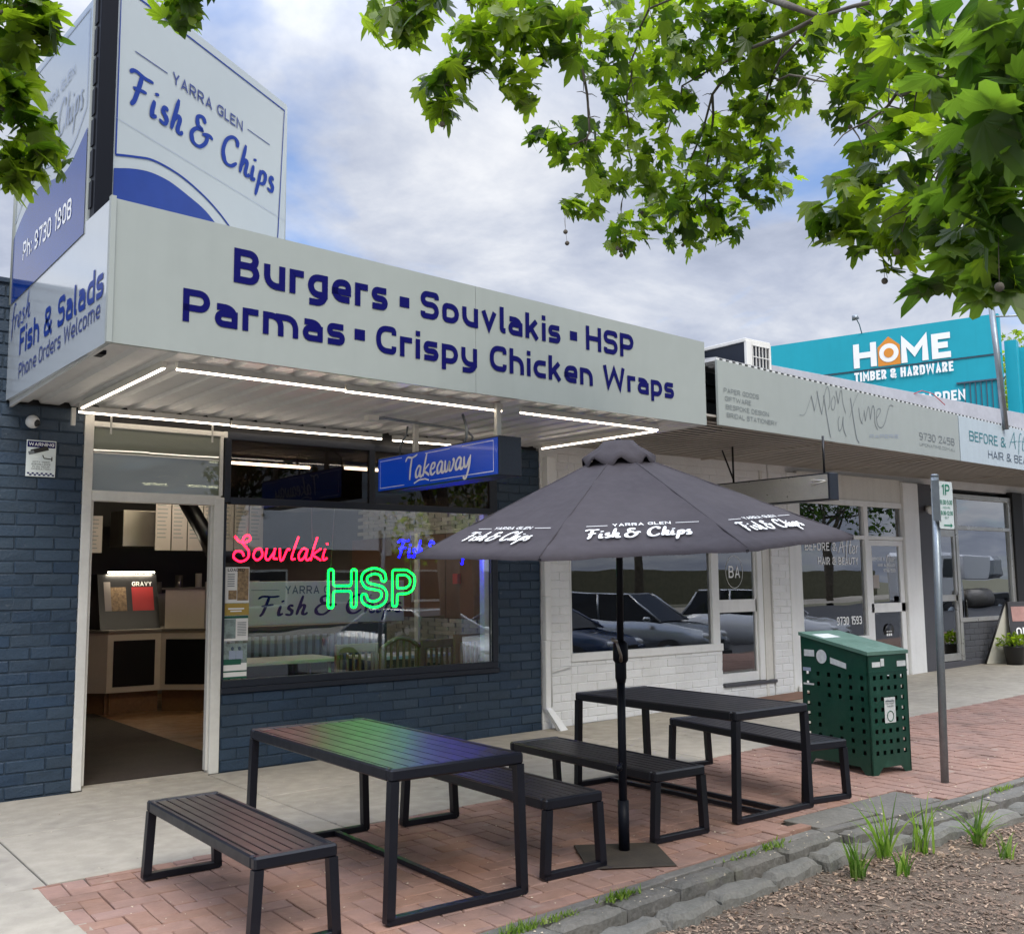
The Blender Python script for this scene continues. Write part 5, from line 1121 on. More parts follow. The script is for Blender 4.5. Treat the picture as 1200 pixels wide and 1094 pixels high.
bx("interior_wall", m_intwall, sl_, 10.96, 14.5, YW + 4, YW + 4.1, 0, 3); bx("interior_side_wall", m_intwall, sl_, 14.45, 14.5, YW + .2, YW + 4, 0, 3); bx("interior_floor", m_greytext, sl_, 10.96, 14.45, YW + .2, YW + 4, 0, .09); bx("interior_ceiling", m_ceilint, sl_, 10.96, 14.45, YW + .2, YW + 4, 2.98, 3.05)
t = thing("salon_cabinet", "timber cabinet in the salon window above the phone number", "cabinet", (12.7, 9.3, .1)); bx("cabinet_body", m_wood, t, 12.45, 13.05, 9.3, 9.7, .1, 1.25, ch=.01); bx("cabinet_door", m_wood, t, 12.50, 13.0, 9.285, 9.3, .2, 1.15, ch=.005)
t = thing("potted_grass", "large bushy indoor plant behind the salon window", "plant", (12.1, 9.4, .1)); MB().tube([(12.1, 9.4, .1), (12.1, 9.4, .5)], [.14, .18], 12).build("pot", m_pot, t)
b = MB(); rnd = random.Random(77)
for _ in range(160):
    a = rnd.uniform(0, 6.3); L = rnd.uniform(.5, 1.15); l_ = rnd.uniform(.1, .55); p = [Vector((12.1, 9.4, .5)) + Vector((cos(a) * L * l_ * u ** 1.5, sin(a) * L * l_ * u ** 1.5, L * (u - .3 * l_ * u ** 3))) for u in (0, .4, .75, 1)]
    w = .012; s_ = Vector((-sin(a), cos(a), 0)); vs = []
    for k, q in enumerate(p): ww = w * (1 - k / 3.2); vs += [q - s_ * ww, q + s_ * ww]
    b.add(vs, [(2 * k, 2 * k + 1, 2 * k + 3, 2 * k + 2) for k in range(3)])
b.build("leaves", m_leafdark, t)
# ================================================================== GREY SHOP
gs = thing("grey_shop", "dark grey shop at the right with aluminium framed window and door", "shop", (16.3, YW, .15))
bx("pilaster", m_greypaint, gs, 14.502, 14.88, YW - .045, YW + .2, .05, 3.02, ch=.006)
wl = backing(gs, 15.64, 17.55, 0, .86, m_greypaint); brick_wall(wl, bm_grey, [(15.66, 17.5, .22, .86, True)], YW, m_greypaint, budget=80)
bx("plinth", m_greypaint, gs, 14.88, 17.6, YW - .03, YW + .2, 0, .26, ch=.005)
bx("pilaster", m_blackwood, gs, 17.50, 17.85, YW - .045, YW + .2, .1, 3.02, ch=.006); bx("wall", m_greypaint, gs, 17.85, 26, YW, YW + .2, .1, 3.02)
wf = MB().box(15.62, 17.50, YW - .015, YW + .08, .86, .93, ch=.004).box(15.62, 15.70, YW - .01, YW + .08, .26, 2.86, ch=.004).box(17.40, 17.50, YW - .01, YW + .08, .93, 2.86, ch=.004).box(15.70, 17.40, YW - .01, YW + .08, 2.34, 2.40, ch=.003).box(14.88, 17.5, YW - .01, YW + .08, 2.84, 2.92, ch=.003).box(14.88, 14.93, YW - .01, YW + .08, .26, 2.84, ch=.003).box(14.93, 15.62, YW - .01, YW + .08, 2.34, 2.40, ch=.003)
wfo = wf.build("window_frame", m_alu, gs)
for (x0, x1, z0, z1) in ((15.70, 17.40, .93, 2.34), (15.70, 17.40, 2.40, 2.84), (14.93, 15.62, 2.40, 2.84)): bx("pane", m_glassL, wfo, x0, x1, YW + .03, YW + .036, z0, z1)
dr = MB().box(14.94, 15.61, YW, YW + .05, .27, .38, ch=.003).box(14.94, 15.61, YW, YW + .05, 1.20, 1.30, ch=.003).box(14.94, 15.61, YW, YW + .05, 2.22, 2.33, ch=.003).box(14.94, 15.0, YW, YW + .05, .38, 2.22).box(15.55, 15.61, YW, YW + .05, .38, 2.22).build("door", m_alu, gs)
bx("pane", m_glassL, dr, 15.0, 15.55, YW + .02, YW + .026, .38, 1.20); bx("pane", m_glassL, dr, 15.0, 15.55, YW + .02, YW + .026, 1.30, 2.22)
bx("door_handle", m_alu, dr, 15.56, 15.60, YW - .04, YW - .02, 1.14, 1.36)
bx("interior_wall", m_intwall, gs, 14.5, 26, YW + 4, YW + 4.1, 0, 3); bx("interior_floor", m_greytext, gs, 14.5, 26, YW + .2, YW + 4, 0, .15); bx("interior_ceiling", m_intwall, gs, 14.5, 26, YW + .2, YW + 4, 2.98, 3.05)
t = thing("window_notice", "white and blue notice board in the upper pane of the grey shop", "notice", (16.1, 8.56, 2.4)); bx("board", m_signwhite, t, 15.80, 16.75, 8.545, 8.555, 2.41, 2.72); b = MB(); quadp(b, (0, 8.545, 0), X1, Z1, 16.25, 16.45, 2.47, 2.66, m_yellow, .002); quadp(b, (0, 8.545, 0), X1, Z1, 16.50, 16.70, 2.47, 2.68, m_bluetext2, .002); b.build("print", None, t)
t = thing("blue_poster", "blue and yellow banner strip across the top of the lower grey shop pane", "poster", (16.2, 8.56, 2.2)); bx("banner", m_bluetext2, t, 15.76, 16.9, 8.545, 8.555, 2.23, 2.335); bx("banner_stripe", m_yellow, t, 15.76, 16.9, 8.543, 8.555, 2.205, 2.23)
t = thing("bottle_display", "dark figure shaped bottle display standing behind the grey shop door", "display", (15.3, 8.9, .15)); MB().tube([(15.35, 8.9, .15), (15.35, 8.9, .85), (15.35, 8.9, 1.0), (15.35, 8.9, 1.12)], [.16, .13, .04, .04], 14).build("bottle", m_intblack, t); MB().tube([(15.35, 8.9, .88), (15.35, 8.9, 1.0)], [.075, .06], 12).build("bottle_label", m_paper, t)
t = thing("a_board", "small dark easel card with red picture inside the grey shop window", "sign", (16.0, 8.8, .9)); MB().poly([(15.75, 8.75, .93), (16.25, 8.75, .93), (16.1, 8.85, 1.32), (15.75, 8.85, 1.32)], (0, .02, 0)).build("card", m_intblack, t); bx("picture", m_red, t, 15.80, 15.98, 8.74, 8.75, 1.0, 1.18)
fl = thing("wall_light", "small white floodlight on the grey pilaster beside the parking sign", "light", (14.75, 8.4, 2.70)); MB().tube([(14.72, 8.42, 2.64), (14.64, 8.30, 2.60)], [.05, .065], 10).build("lamp_head", m_cctv, fl); MB().tube([(14.72, 8.43, 2.66), (14.95, 8.43, 2.66)], .03, 8).build("bracket", m_cctv, fl)
# ================================================================== RIGHT AWNING
aw2 = thing("street_awning", "low street awning with tan ribbed soffit and white sign boards over the right-hand shops", "awning", (7.37, YW, 3.05))
C0 = Vector((7.372, 6.274, 0)); D0 = Vector((12.515, 6.661, 0)); RU = (D0 - C0).normalized(); RN = Vector((RU.y, -RU.x, 0))
def fz(x): return 3.043 + .0055 * (x - 7.37) * 1.0, 3.672 - .002 * (x - 7.37)
def fpanel(x0, x1, m, name="fascia_panel"):
    a = C0 + RU * ((x0 - C0.x) / RU.x); b_ = C0 + RU * ((x1 - C0.x) / RU.x)
    return MB().poly([a + Z1 * fz(x0)[0], b_ + Z1 * fz(x1)[0], b_ + Z1 * fz(x1)[1], a + Z1 * fz(x0)[1]], -RN * .025).build(name, m, aw2)
f1 = fpanel(7.372, 12.49, m_fascia); f2 = fpanel(12.515, 17.6, m_fascia2); f3 = fpanel(17.63, 26, m_fascia2)
def RP(x, z): return C0 + RU * ((x - C0.x) / RU.x) + Z1 * z
for k, s_ in enumerate(("PAPER GOODS", "GIFTWARE", "BESPOKE DESIGN", "BRIDAL STATIONERY")): text("lettering", s_, RP(7.46 + .012 * k, 3.365 - .079 * k), RU + Z1 * -.005, Z1, (.58, .43, .72, .85)[k], .045, m_lightgreytext, f1, -.006, .004)
def stroke(b, pts, w, m=m_greytext): 
    P = [(p.x, p.y) for p in smooth(pts, 5)]; strips(b, [[(q[0] * .655, q[1] + .045 * q[0] * .655) for q in P]], RP(8.73, 3.09), RU, Z1, w * .9, m, .004)
b = MB()
for pts, w in (([(.05, .19), (.2, .20), (.36, .34), (.42, .40)], .005), ([(.42, .41), (.47, .32), (.50, .25)], .014), ([(.50, .25), (.58, .36), (.62, .46)], .005), ([(.60, .47), (.66, .33), (.72, .22)], .014), ([(.80, .43), (.88, .18), (.95, -.0), (.96, -.02)], .015), ([(.72, .22), (.82, .42), (.92, .53), (.98, .48), (.99, .36), (.93, .28)], .008),
               ([(1.08, .42), (1.03, .36), (1.04, .29), (1.12, .30), (1.16, .40), (1.11, .44)], .009), ([(1.20, .50), (1.25, .36)], .014), ([(1.25, .36), (1.34, .50), (1.38, .50), (1.40, .38), (1.48, .26)], .010),
               ([(1.27, .22), (1.22, .16), (1.24, .06), (1.33, .10), (1.39, .22)], .010), ([(1.39, .22), (1.38, .10), (1.46, .0)], .013),
               ([(1.66, .44), (1.72, .22), (1.80, .0), (1.88, -.06)], .016), ([(1.60, .22), (1.78, .40), (1.94, .52)], .006), ([(1.92, .34), (1.95, .22), (2.02, .16)], .012), ([(2.0, .17), (2.10, .30)], .005), ([(2.10, .32), (2.13, .20)], .013), ([(2.13, .20), (2.24, .36), (2.28, .34), (2.30, .22)], .009), ([(2.30, .22), (2.40, .38), (2.46, .34), (2.46, .18), (2.54, .11)], .012),
               ([(2.54, .25), (2.66, .32), (2.66, .36), (2.56, .34), (2.52, .22), (2.60, .14), (2.78, .18), (3.0, .40), (3.15, .41)], .009)):
    stroke(b, pts, w)
b.sphere((0, 0, 0), .0001, 4, 3, m_greytext); b.build("script_lettering", None, f1)
text("lettering", "PAPERIE", RP(10.20, 3.16), RU + Z1 * .09, Z1, .68, .042, m_palebluetext, f1, -.006, .004)
text("lettering", "9730 2458", RP(11.40, 3.25), RU, Z1, .95, .092, m_greytext, f1, -.012, .004); text("lettering", "UPONATIME.COM.AU", RP(11.40, 3.175), RU, Z1, .95, .036, m_lightgreytext, f1, -.006, .004)
b = MB(); text("", "BEFORE &", RP(12.80, 3.355), RU, Z1, 1.15, .135, m_teal, mb=b, bold=-.006, lift=.004); script("", "After", RP(14.05, 3.36), RU, Z1, .85, .24, m_teal, pen=.10, mb=b)
text("", "HAIR & BEAUTY", RP(13.35, 3.165), RU, Z1, 1.75, .11, m_purple, mb=b, bold=-.006, lift=.004); b.build("lettering", None, f2)
# soffit battens
b = MB(); x = 7.375; 
n = 150
for k in range(n):
    x0 = 7.375 + (26 - 7.375) * k / n; x1 = 7.375 + (26 - 7.375) * (k + 1) / n; yy = C0.y + (x0 - C0.x) * RU.y / RU.x
    z = 3.075 + .0055 * (x0 - 7.37)
    pass
nb_ = 19
for k in range(nb_):      # boards run along the street
    t0 = k / nb_; t1 = (k + 1) / nb_
    def yy(x, t): ya = C0.y + (x - C0.x) * RU.y / RU.x + .03; return ya + (YW - ya) * t
    vs = []
    for x in (7.2, 26):
        z = 3.07 + .0055 * (x - 7.37)
        for (t, dz) in ((t0, 0), (t0 + (t1 - t0) * .62, 0), (t0 + (t1 - t0) * .68, .022), (t1 - (t1 - t0) * .06, .022)): vs.append((x, yy(x, t), z + dz))
    b.add(vs, [(0, 4, 5, 1), (1, 5, 6, 2), (2, 6, 7, 3)])
    if k: 
        pass
b.build("ribbed_soffit", m_soffit2, aw2)
for k, x in enumerate((9.6, 12.2, 15.4)): bx("batten_joint", m_soffit2, aw2, x, x + .035, C0.y + (x - C0.x) * RU.y / RU.x + .03, YW, 3.058 + .0055 * (x - 7.37), 3.08 + .0055 * (x - 7.37))
MB().poly([(7.19, 6.30, 3.12), (26, 7.70, 3.22), (26, YW + .2, 3.24), (7.19, YW + .2, 3.14)], (0, 0, .02)).build("deck", m_soffit2, aw2)
# roof sheet edge showing above the fascia
b = MB(); x = 7.40
while x < 26:
    a = RP(x, fz(x)[1]); T = [a + RN * .0 - RN * .03 + Z1 * .0, a + RU * .05 - RN * .03]
    b.poly([T[0], T[1], T[1] + Z1 * .035, T[0] + Z1 * .035], -RN * .25); x += .105
b.build("roof_sheet_ribs", m_soffit, aw2)
MB().poly([RP(7.40, 3.70) - RN * .03, RP(26, 3.67) - RN * .03, (26, YW + .1, 3.95), (7.40, YW + .1, 3.95)], (0, 0, .006)).build("roof_sheet", m_flash, aw2)
bx("parapet_flashing", m_flash, wsx, 10.2, 26, YW + .0, YW + .06, 3.9, 4.47, ch=.004)
bx("parapet_wall", m_whitemortar, wsx, 7.4, 26, YW + .06, YW + .25, 3.0, 4.42)
cab = thing("red_cable", "thin red cable looped over the parapet flashing", "cable", (13.4, 8.4, 4.2)); MB().tube([(14.6, 8.5, 4.44), (14.75, 8.42, 4.50), (15.0, 8.38, 4.47), (15.2, 8.3, 4.30)], .007, 6).build("cable_run", m_red, cab)
# dark bricks and air conditioner between the two fascias
dk = thing("dark_brick_pier", "stack of dark rough bricks between the two sign fascias", "pier", (7.7, 6.9, 3.1))
for k in range(4): inst(bm_dark[k], "brick", dk, (7.80, 6.75, 3.15 + .155 * k), (0, 0, 0), (1.3, 2.0, .9))
bx("pier_core", m_blackwood, dk, 7.62, 8.0, 6.80, 7.4, 3.1, 3.66)
ac = thing("rooftop_unit", "navy sided rooftop air unit with a cream grilled end above the awning", "air conditioner", (9.6, 7.9, 3.7))
bx("case", m_navyframe, ac, 9.47, 9.90, 7.62, 8.30, 3.72, 4.42, ch=.004); bx("top_trim", m_cream, ac, 9.45, 9.92, 7.60, 8.32, 4.40, 4.44, ch=.004)
MB().box(9.46, 9.56, 7.59, 7.63, 3.72, 4.41, ch=.004).box(9.885, 9.915, 7.59, 7.63, 3.72, 4.41).box(9.56, 9.885, 7.59, 7.63, 4.37, 4.41).build("end_frame", m_cream, ac)
b = MB()
for k in range(6): b.box(9.565 + k * .062, 9.574 + k * .062, 7.585, 7.60, 3.75, 4.37)
for k in range(5): b.box(9.56, 9.885, 7.580, 7.59, 3.80 + k * .14, 3.81 + k * .14)
b.build("grille", m_cream, ac)
nv = thing("navy_side_wall", "navy panelled roof wall beside the end of the takeaway fascia", "wall", (7.7, 7.2, 3.66)); bx("panel", m_navyframe, nv, 7.70, 9.47, 8.30, 8.40, 3.6, 4.405, ch=.004)
# blank hanging lightbox
hb = thing("lightbox_sign", "blank grey hanging lightbox under the right-hand awning", "sign", (8.97, 6.9, 2.4))
bx("case", m_navyframe, hb, 8.90, 9.05, 6.14, 7.78, 2.385, 2.665, ch=.005); bx("sign_face", m_greytext, hb, 8.893, 8.901, 6.165, 7.76, 2.40, 2.65); 
hb.children[1].data.materials[0] = m_alu
MB().tube([(8.97, 7.45, 2.66), (8.97, 7.45, 3.08)], .012, 6).tube([(8.97, 7.45, 2.70), (8.97, 7.60, 3.05)], .010, 6).build("hanger", m_intblack, hb); MB().tube([(8.97, 6.25, 2.66), (8.97, 6.25, 3.06)], .012, 6).build("hanger", m_intblack, hb)
MB().tube([(8.889, 6.35, 2.60), (8.889, 6.19, 2.585), (8.889, 6.17, 2.58), (8.889, 6.35, 2.555)], .006, 5).build("face_mark", m_cream, hb)
# galvanised pole on the awning with its arm
gp = thing("galvanised_pole", "tall galvanised steel pole rising from the awning edge at the right", "pole", (13.85, 6.72, 3.6))
MB().tube([(13.90, 6.73, 3.60), (13.74, 6.75, 5.42)], .040, 12).build("shaft", m_galv, gp); MB().tube([(13.75, 6.75, 5.33), (14.6, 6.4, 5.62), (15.3, 6.2, 5.80)], .028, 8).build("arm", m_galv, gp); MB().tube([(13.75, 6.75, 5.18), (15.2, 6.3, 5.35)], .014, 6).build("stay", m_galv, gp)

# ================================================================== HARDWARE STORE beyond
hs = thing("hardware_store", "turquoise hardware store building with large sign rising over the low shops", "shop", (23.6, 18, .3))
HO = Vector((23.593, 18, 0)); HD = Vector((.292, -.956, 0)).normalized(); HNn = HD.cross(Z1).normalized()
def HP(s, z): return HO + HD * s + Z1 * z
def hpoly(s0, s1, z0, z1, m, name, parent, th=.25, lift=0): return MB().poly([HP(s0, z0) + HNn * lift, HP(s1, z0) + HNn * lift, HP(s1, z1) + HNn * lift, HP(s0, z1) + HNn * lift], -HNn * th).build(name, m, parent)
pU = hpoly(-3, 5.98, 7.225, 8.25, m_turq, "upper_cladding", hs); hpoly(-3, 5.98, 5.0, 7.20, m_turq, "lower_cladding", hs, lift=-.03)
hpoly(-3, 5.96, 7.19, 7.23, m_purple, "seam", hs, th=.05, lift=-.01)
hpoly(-3, 5.95, .3, 5.0, m_turq, "store_wall", hs, lift=-.1)
for k in range(8): hpoly(5.08 + k * .13, 5.10 + k * .13, 5.0, 6.55, m_purple, "cladding_rib", hs, th=.03, lift=.015)
hpoly(4.9, 6.05, 6.54, 6.58, m_purple, "rib_cap", hs, th=.05, lift=.02)
for (s0, s1, z1_, l) in ((6.0, 6.28, 7.62, -.5), (6.24, 6.46, 7.5, -1.0), (6.1, 6.9, 6.35, -1.2)): hpoly(s0, s1, .3, z1_, m_turq, "side_cladding", hs, th=.4, lift=l)
def htext(body, s, z, w, cap, m, bold): return text("lettering", body, HP(s, z), HD, Z1, w, cap, m, pU, bold, .02)
htext("H", 2.30, 7.28, .62, .67, m_whitetext, .07); htext("ME", 3.56, 7.27, 1.25, .67, m_whitetext, .07)
b = MB(); R = HD; Oh = HP(0, 0); quadp(b, Oh, R, Z1, 2.95, 3.54, 7.26, 7.78, m_orange, .01)
b.add([HP(2.95, 7.78) + HNn * .01, HP(3.54, 7.78) + HNn * .01, HP(3.245, 8.05) + HNn * .01], [(0, 1, 2)], m_orange)
ring = [(3.245 + .255 * cos(radians(a)), 7.60 + .255 * sin(radians(a))) for a in range(0, 361, 12)]
b.add([HP(p[0], p[1]) + HNn * .02 for p in ring[:-1]], [tuple(range(len(ring) - 1))], m_whitetext); b.add([HP(3.245 + .13 * cos(radians(a)), 7.60 + .13 * sin(radians(a))) + HNn * .03 for a in range(0, 360, 15)], [tuple(range(24))], m_orange); b.build("emblem", None, pU)
htext("TIMBER & HARDWARE", 2.30, 6.90, 2.55, .26, m_whitetext, .05); htext("GARDEN", 3.95, 6.12, 1.15, .27, m_whitetext, .05)
lt = thing("roof_floodlight", "small floodlight on a thin arm above the turquoise store roof", "light", (26, 17.4, 8.3)); q = HP(2.55, 8.25)
MB().tube([q, q + Vector((-.25, -.1, .18)), q + Vector((-.75, -.3, .30))], .015, 6).build("arm", m_galv, lt); MB().tube([q + Vector((-.85, -.35, .30)), q + Vector((-.80, -.35, .18))], [.07, .10], 10).build("lamp_head", m_galv, lt)
# ================================================================== FURNITURE
def tbl(c, w, l, h, rz, label, cat, name, stretch, slats, tw=.045, splay=.02, apron=.060, reflectname=None, group=None):
    z0 = zg(c[0]) + .003
    t = thing(name, label, cat, (c[0], c[1], z0), rz, group, local=True)
    hw, hl = w / 2, l / 2
    for sy in (-1, 1):
        y = sy * (hl - tw / 2)
        b = MB()
        # closed trapezoid loop: two legs, top rail and floor rail
        for sx in (-1, 1):
            xt, xb_ = sx * (hw - tw / 2), sx * (hw - tw / 2 + splay)
            vs = []; 
            for (x, z) in ((xb_, 0.022), (xt, h - apron + .002)):
                for (dx, dy) in ((-tw / 2, -tw / 2), (tw / 2, -tw / 2), (tw / 2, tw / 2), (-tw / 2, tw / 2)): vs.append((x + dx, y + dy, z))
            lg = MB().add(vs, [(0, 1, 5, 4), (1, 2, 6, 5), (2, 3, 7, 6), (3, 0, 4, 7), (0, 3, 2, 1), (4, 5, 6, 7)]); lg.build("leg", m_black, t)
        hb_ = hw + splay
        MB().box(-hb_ + .02, hb_ - .02, y - tw / 2, y + tw / 2, 0.001, .038, ch=.004).poly([(-hb_ + .02, y - tw / 2, .001), (-hb_ + .02, y - tw / 2, .038), (-hb_, y - tw / 2, .038), (-hb_, y - tw / 2, .012)], (0, tw, 0)).poly([(hb_ - .02, y - tw / 2, .001), (hb_ - .02, y - tw / 2, .038), (hb_, y - tw / 2, .038), (hb_, y - tw / 2, .012)], (0, tw, 0)).build("floor_rail", m_black, t)
        MB().box(-hw + .0, hw - .0, sy * hl - (tw + .002 if sy > 0 else 0), sy * hl + (0 if sy > 0 else tw + .002), h - apron, h, ch=.010).build("end_rail", m_black, t)
    for sx in (-1, 1): MB().box(sx * hw - (tw * .75 if sx > 0 else 0), sx * hw + (0 if sx > 0 else tw * .75), -hl + tw + .004, hl - tw - .004, h - apron, h - .001, ch=.008).build("side_rail", m_black, t)
    iw = w - 1.5 * tw - .01; sw_ = iw / slats
    me = MB().box(-sw_ / 2 + .0035, sw_ / 2 - .0035, -hl + tw + .006, hl - tw - .006, -.022, 0, ch=.002).mesh("slat", m_slat)
    for k in range(slats): inst(me, "slat", t, (-iw / 2 + sw_ * (k + .5), 0, h - .004))
    for y in (-hl * .33, hl * .33): bx("cross_bar", m_black, t, -iw / 2, iw / 2, y - .02, y + .02, h - .055, h - .028)
    if stretch:
        for x in stretch: bx("stretcher", m_black, t, x - .018, x + .018, -hl + tw, hl - tw, .006, .034, ch=.003)
    for sx in (-1, 1):
        for sy in (-1, 1): pass
    return t
tbl((2.965, 5.09), .785, 1.74, .712, radians(-1.5), "near black slatted table with red, green and blue neon glow on its top", "table", "picnic_table", (0.18,), 8)
tbl((2.10, 5.01), .40, 1.50, .42, radians(-1.0), "nearest black slatted bench, at the left of the near table", "bench", "picnic_bench", None, 6)
tbl((3.79, 5.08), .40, 1.56, .42, radians(-2), "black slatted bench between the near table and the umbrella pole", "bench", "picnic_bench", None, 6)
tbl((5.68, 5.245), .76, 1.62, .712, radians(-.8), "far black slatted table, between the umbrella pole and the green bin", "table", "picnic_table", (-.05, .12), 8)
tbl((4.79, 5.21), .43, 1.54, .42, radians(-2.5), "black slatted bench just right of the umbrella pole", "bench", "picnic_bench", None, 6)
tbl((6.43, 5.25), .40, 1.60, .42, radians(-10), "black slatted bench between the far table and the green bin", "bench", "picnic_bench", None, 6)
# ================================================================== UMBRELLA
UC = Vector((4.342, 4.454, 1.823)); UR = 1.323; TA, TB = .077, .039
um = thing("market_umbrella", "large faded charcoal umbrella with white shop lettering standing over the tables", "umbrella", (4.29, 4.47, 0))
apex = Vector((4.300, 4.462, 2.39)); eave = []
for k in range(8):
    th = radians(162 + 45 * k); dx, dy = UR * cos(th), UR * sin(th); eave.append(Vector((UC.x + dx, UC.y + dy, UC.z + TA * dx + TB * dy)))
def canopy_pt(k, u, v):
    """u: 0..1 across the panel between ribs k and k+1, v: 0 apex .. 1 eave"""
    a = eave[k]; b_ = eave[(k + 1) % 8]; e = a.lerp(b_, u)
    return apex.lerp(e, v)
for k in range(8):
    nu, nv = 10, 14; vs = []; cen = (eave[k] + eave[(k + 1) % 8]) / 2; nrm = (eave[(k + 1) % 8] - apex).cross(eave[k] - apex).normalized()
    if nrm.z < 0: nrm = -nrm
    for j in range(nv + 1):
        for i in range(nu + 1):
            u, v = i / nu, j / nv; p = canopy_pt(k, u, v)
            sag = -.010 * sin(pi * u) * v; rib = .004 * (abs(u - .5) * 2) ** 8
            wr = .0030 * sin(u * 25 + v * 17 + k * 2.1) * v + .0040 * sin(v * 34 + k * 1.7 + u * 5) * (1 - sin(pi * u)) * v
            p = p + nrm * (sag + rib + wr)
            if j == nv: p = p + (apex - cen).normalized() * .03 * sin(pi * u)
            vs.append(p)
    # hem turned down
    for i in range(nu + 1): vs.append(vs[nv * (nu + 1) + i] + Vector((0, 0, -.022)))
    b = MB(); b.add(vs, [(j * (nu + 1) + i, j * (nu + 1) + i + 1, (j + 1) * (nu + 1) + i + 1, (j + 1) * (nu + 1) + i) for j in range(nv + 1) for i in range(nu)], None, True)
    p = b.build("canopy_panel", m_canvas, um)
    MB().tube([apex.lerp(eave[k], .12) + Vector((0, 0, .004)), eave[k] + Vector((0, 0, .003))], .0045, 5).build("seam", m_canvas, p)
    MB().tube([apex - Vector((0, 0, .05)), apex.lerp(eave[k], .5) - Vector((0, 0, .022)), eave[k] - Vector((0, 0, .014))], .009, 6).build("rib", m_pole, um)
    MB().tube([Vector((4.30, 4.465, 1.98)), apex.lerp(eave[k], .5) - Vector((0, 0, .03))], .007, 6).build("strut", m_pole, um)
    if k in (0, 1, 2, 7):
        a, c_ = eave[k], eave[(k + 1) % 8]; R = (c_ - a).normalized(); U = (nrm.cross(R)).normalized()
        if U.z < 0: U = -U
        Nn = R.cross(U)
        if Nn.dot(nrm) < 0: R = -R
        mid = apex.lerp((a + c_) / 2, .845); og = mid - R * .27 - U * .045
        b = MB(); script("", "Fish & Chips", og, R, U, .54, .10, m_whitetext, pen=.27, mb=b, lift=.006)
        text("", "YARRA GLEN", mid - R * .125 + U * .082, R, U, .30, .030, m_whitetext, mb=b, bold=.02, lift=.006)
        strips(b, [[(-.26, .095), (-.15, .095)], [(.20, .095), (.32, .095)]], mid, R, U, .004, m_whitetext, .006); b.build("lettering", None, p)
# ruffled vent cap
b = MB(); n = 64; vs = []
for j, (r, z) in enumerate(((.03, .045), (.09, .04), (.125, .0), (.175, -.035), (.222, -.075), (.217, -.098))):
    for i in range(n):
        a = 2 * pi * i / n; wv = (.026 * sin(8 * a + .6) + .008 * sin(16 * a + 1)) * (j / 5) ** 2; sg = 1 + .03 * cos(8 * a + .6) * (j / 5)
        dx, dy = r * sg * cos(a), r * sg * sin(a); vs.append((apex.x + dx, apex.y + dy, apex.z + z + wv + TA * dx + TB * dy + .012))
b.add(vs, [(j * n + i, j * n + (i + 1) % n, (j + 1) * n + (i + 1) % n, (j + 1) * n + i) for j in range(5) for i in range(n)] + [tuple(range(n - 1, -1, -1))], None, True)
b.build("vent_cap", m_canvas, um); MB().tube([apex + Vector((0, 0, .03)), apex + Vector((0, 0, .075))], [.028, .012], 10).build("finial", m_pole, um)
MB().tube([(4.285, 4.472, 0.02), (4.288, 4.47, 1.12)], .025, 14).build("lower_pole", m_pole, um); MB().tube([(4.288, 4.47, 1.12), (4.300, 4.462, 2.40)], .021, 14).build("upper_pole", m_pole, um)
MB().tube([(4.288, 4.47, .98), (4.288, 4.47, 1.01), (4.289, 4.47, 1.11), (4.289, 4.47, 1.13)], [.026, .034, .034, .026], 14).tube([(4.288, 4.47, 1.095), (4.289, 4.47, 1.115), (4.289, 4.47, 1.215), (4.289, 4.47, 1.23)], [.03, .046, .046, .03], 14).build("crank_housing", m_pole, um)
MB().tube([(4.262, 4.44, 1.115), (4.225, 4.40, 1.15), (4.19, 4.40, 1.235)], [.012, .009, .008], 8).tube([(4.19, 4.40, 1.235), (4.15, 4.39, 1.245)], .011, 8).build("crank_handle", m_steel, um)
MB().tube([(4.26, 4.45, .52), (4.215, 4.42, .50)], .008, 6).sphere((4.21, 4.42, .50), .02, 8, 6).build("clamp_knob", m_pole, um)
MB().cyl(4.287, 4.471, .012, .30, .033, 14).build("base_tube", m_pole, um)
m_plate = mat("rusty_dark_plate", (0.05, 0.042, 0.034), 0.8, var=.6, vs=7, bump=.3, bs=60, col2=(.085, .07, .05), spec=.2)
b = MB().box(-.25, .25, -.25, .25, .006, .014, ch=.003); T = Matrix.Translation((4.21, 4.40, zg(4.2))) @ Euler((0, 0, radians(-32))).to_matrix().to_4x4(); b.v = [T @ Vector(v) for v in b.v]; b.build("base_plate", m_plate, um)
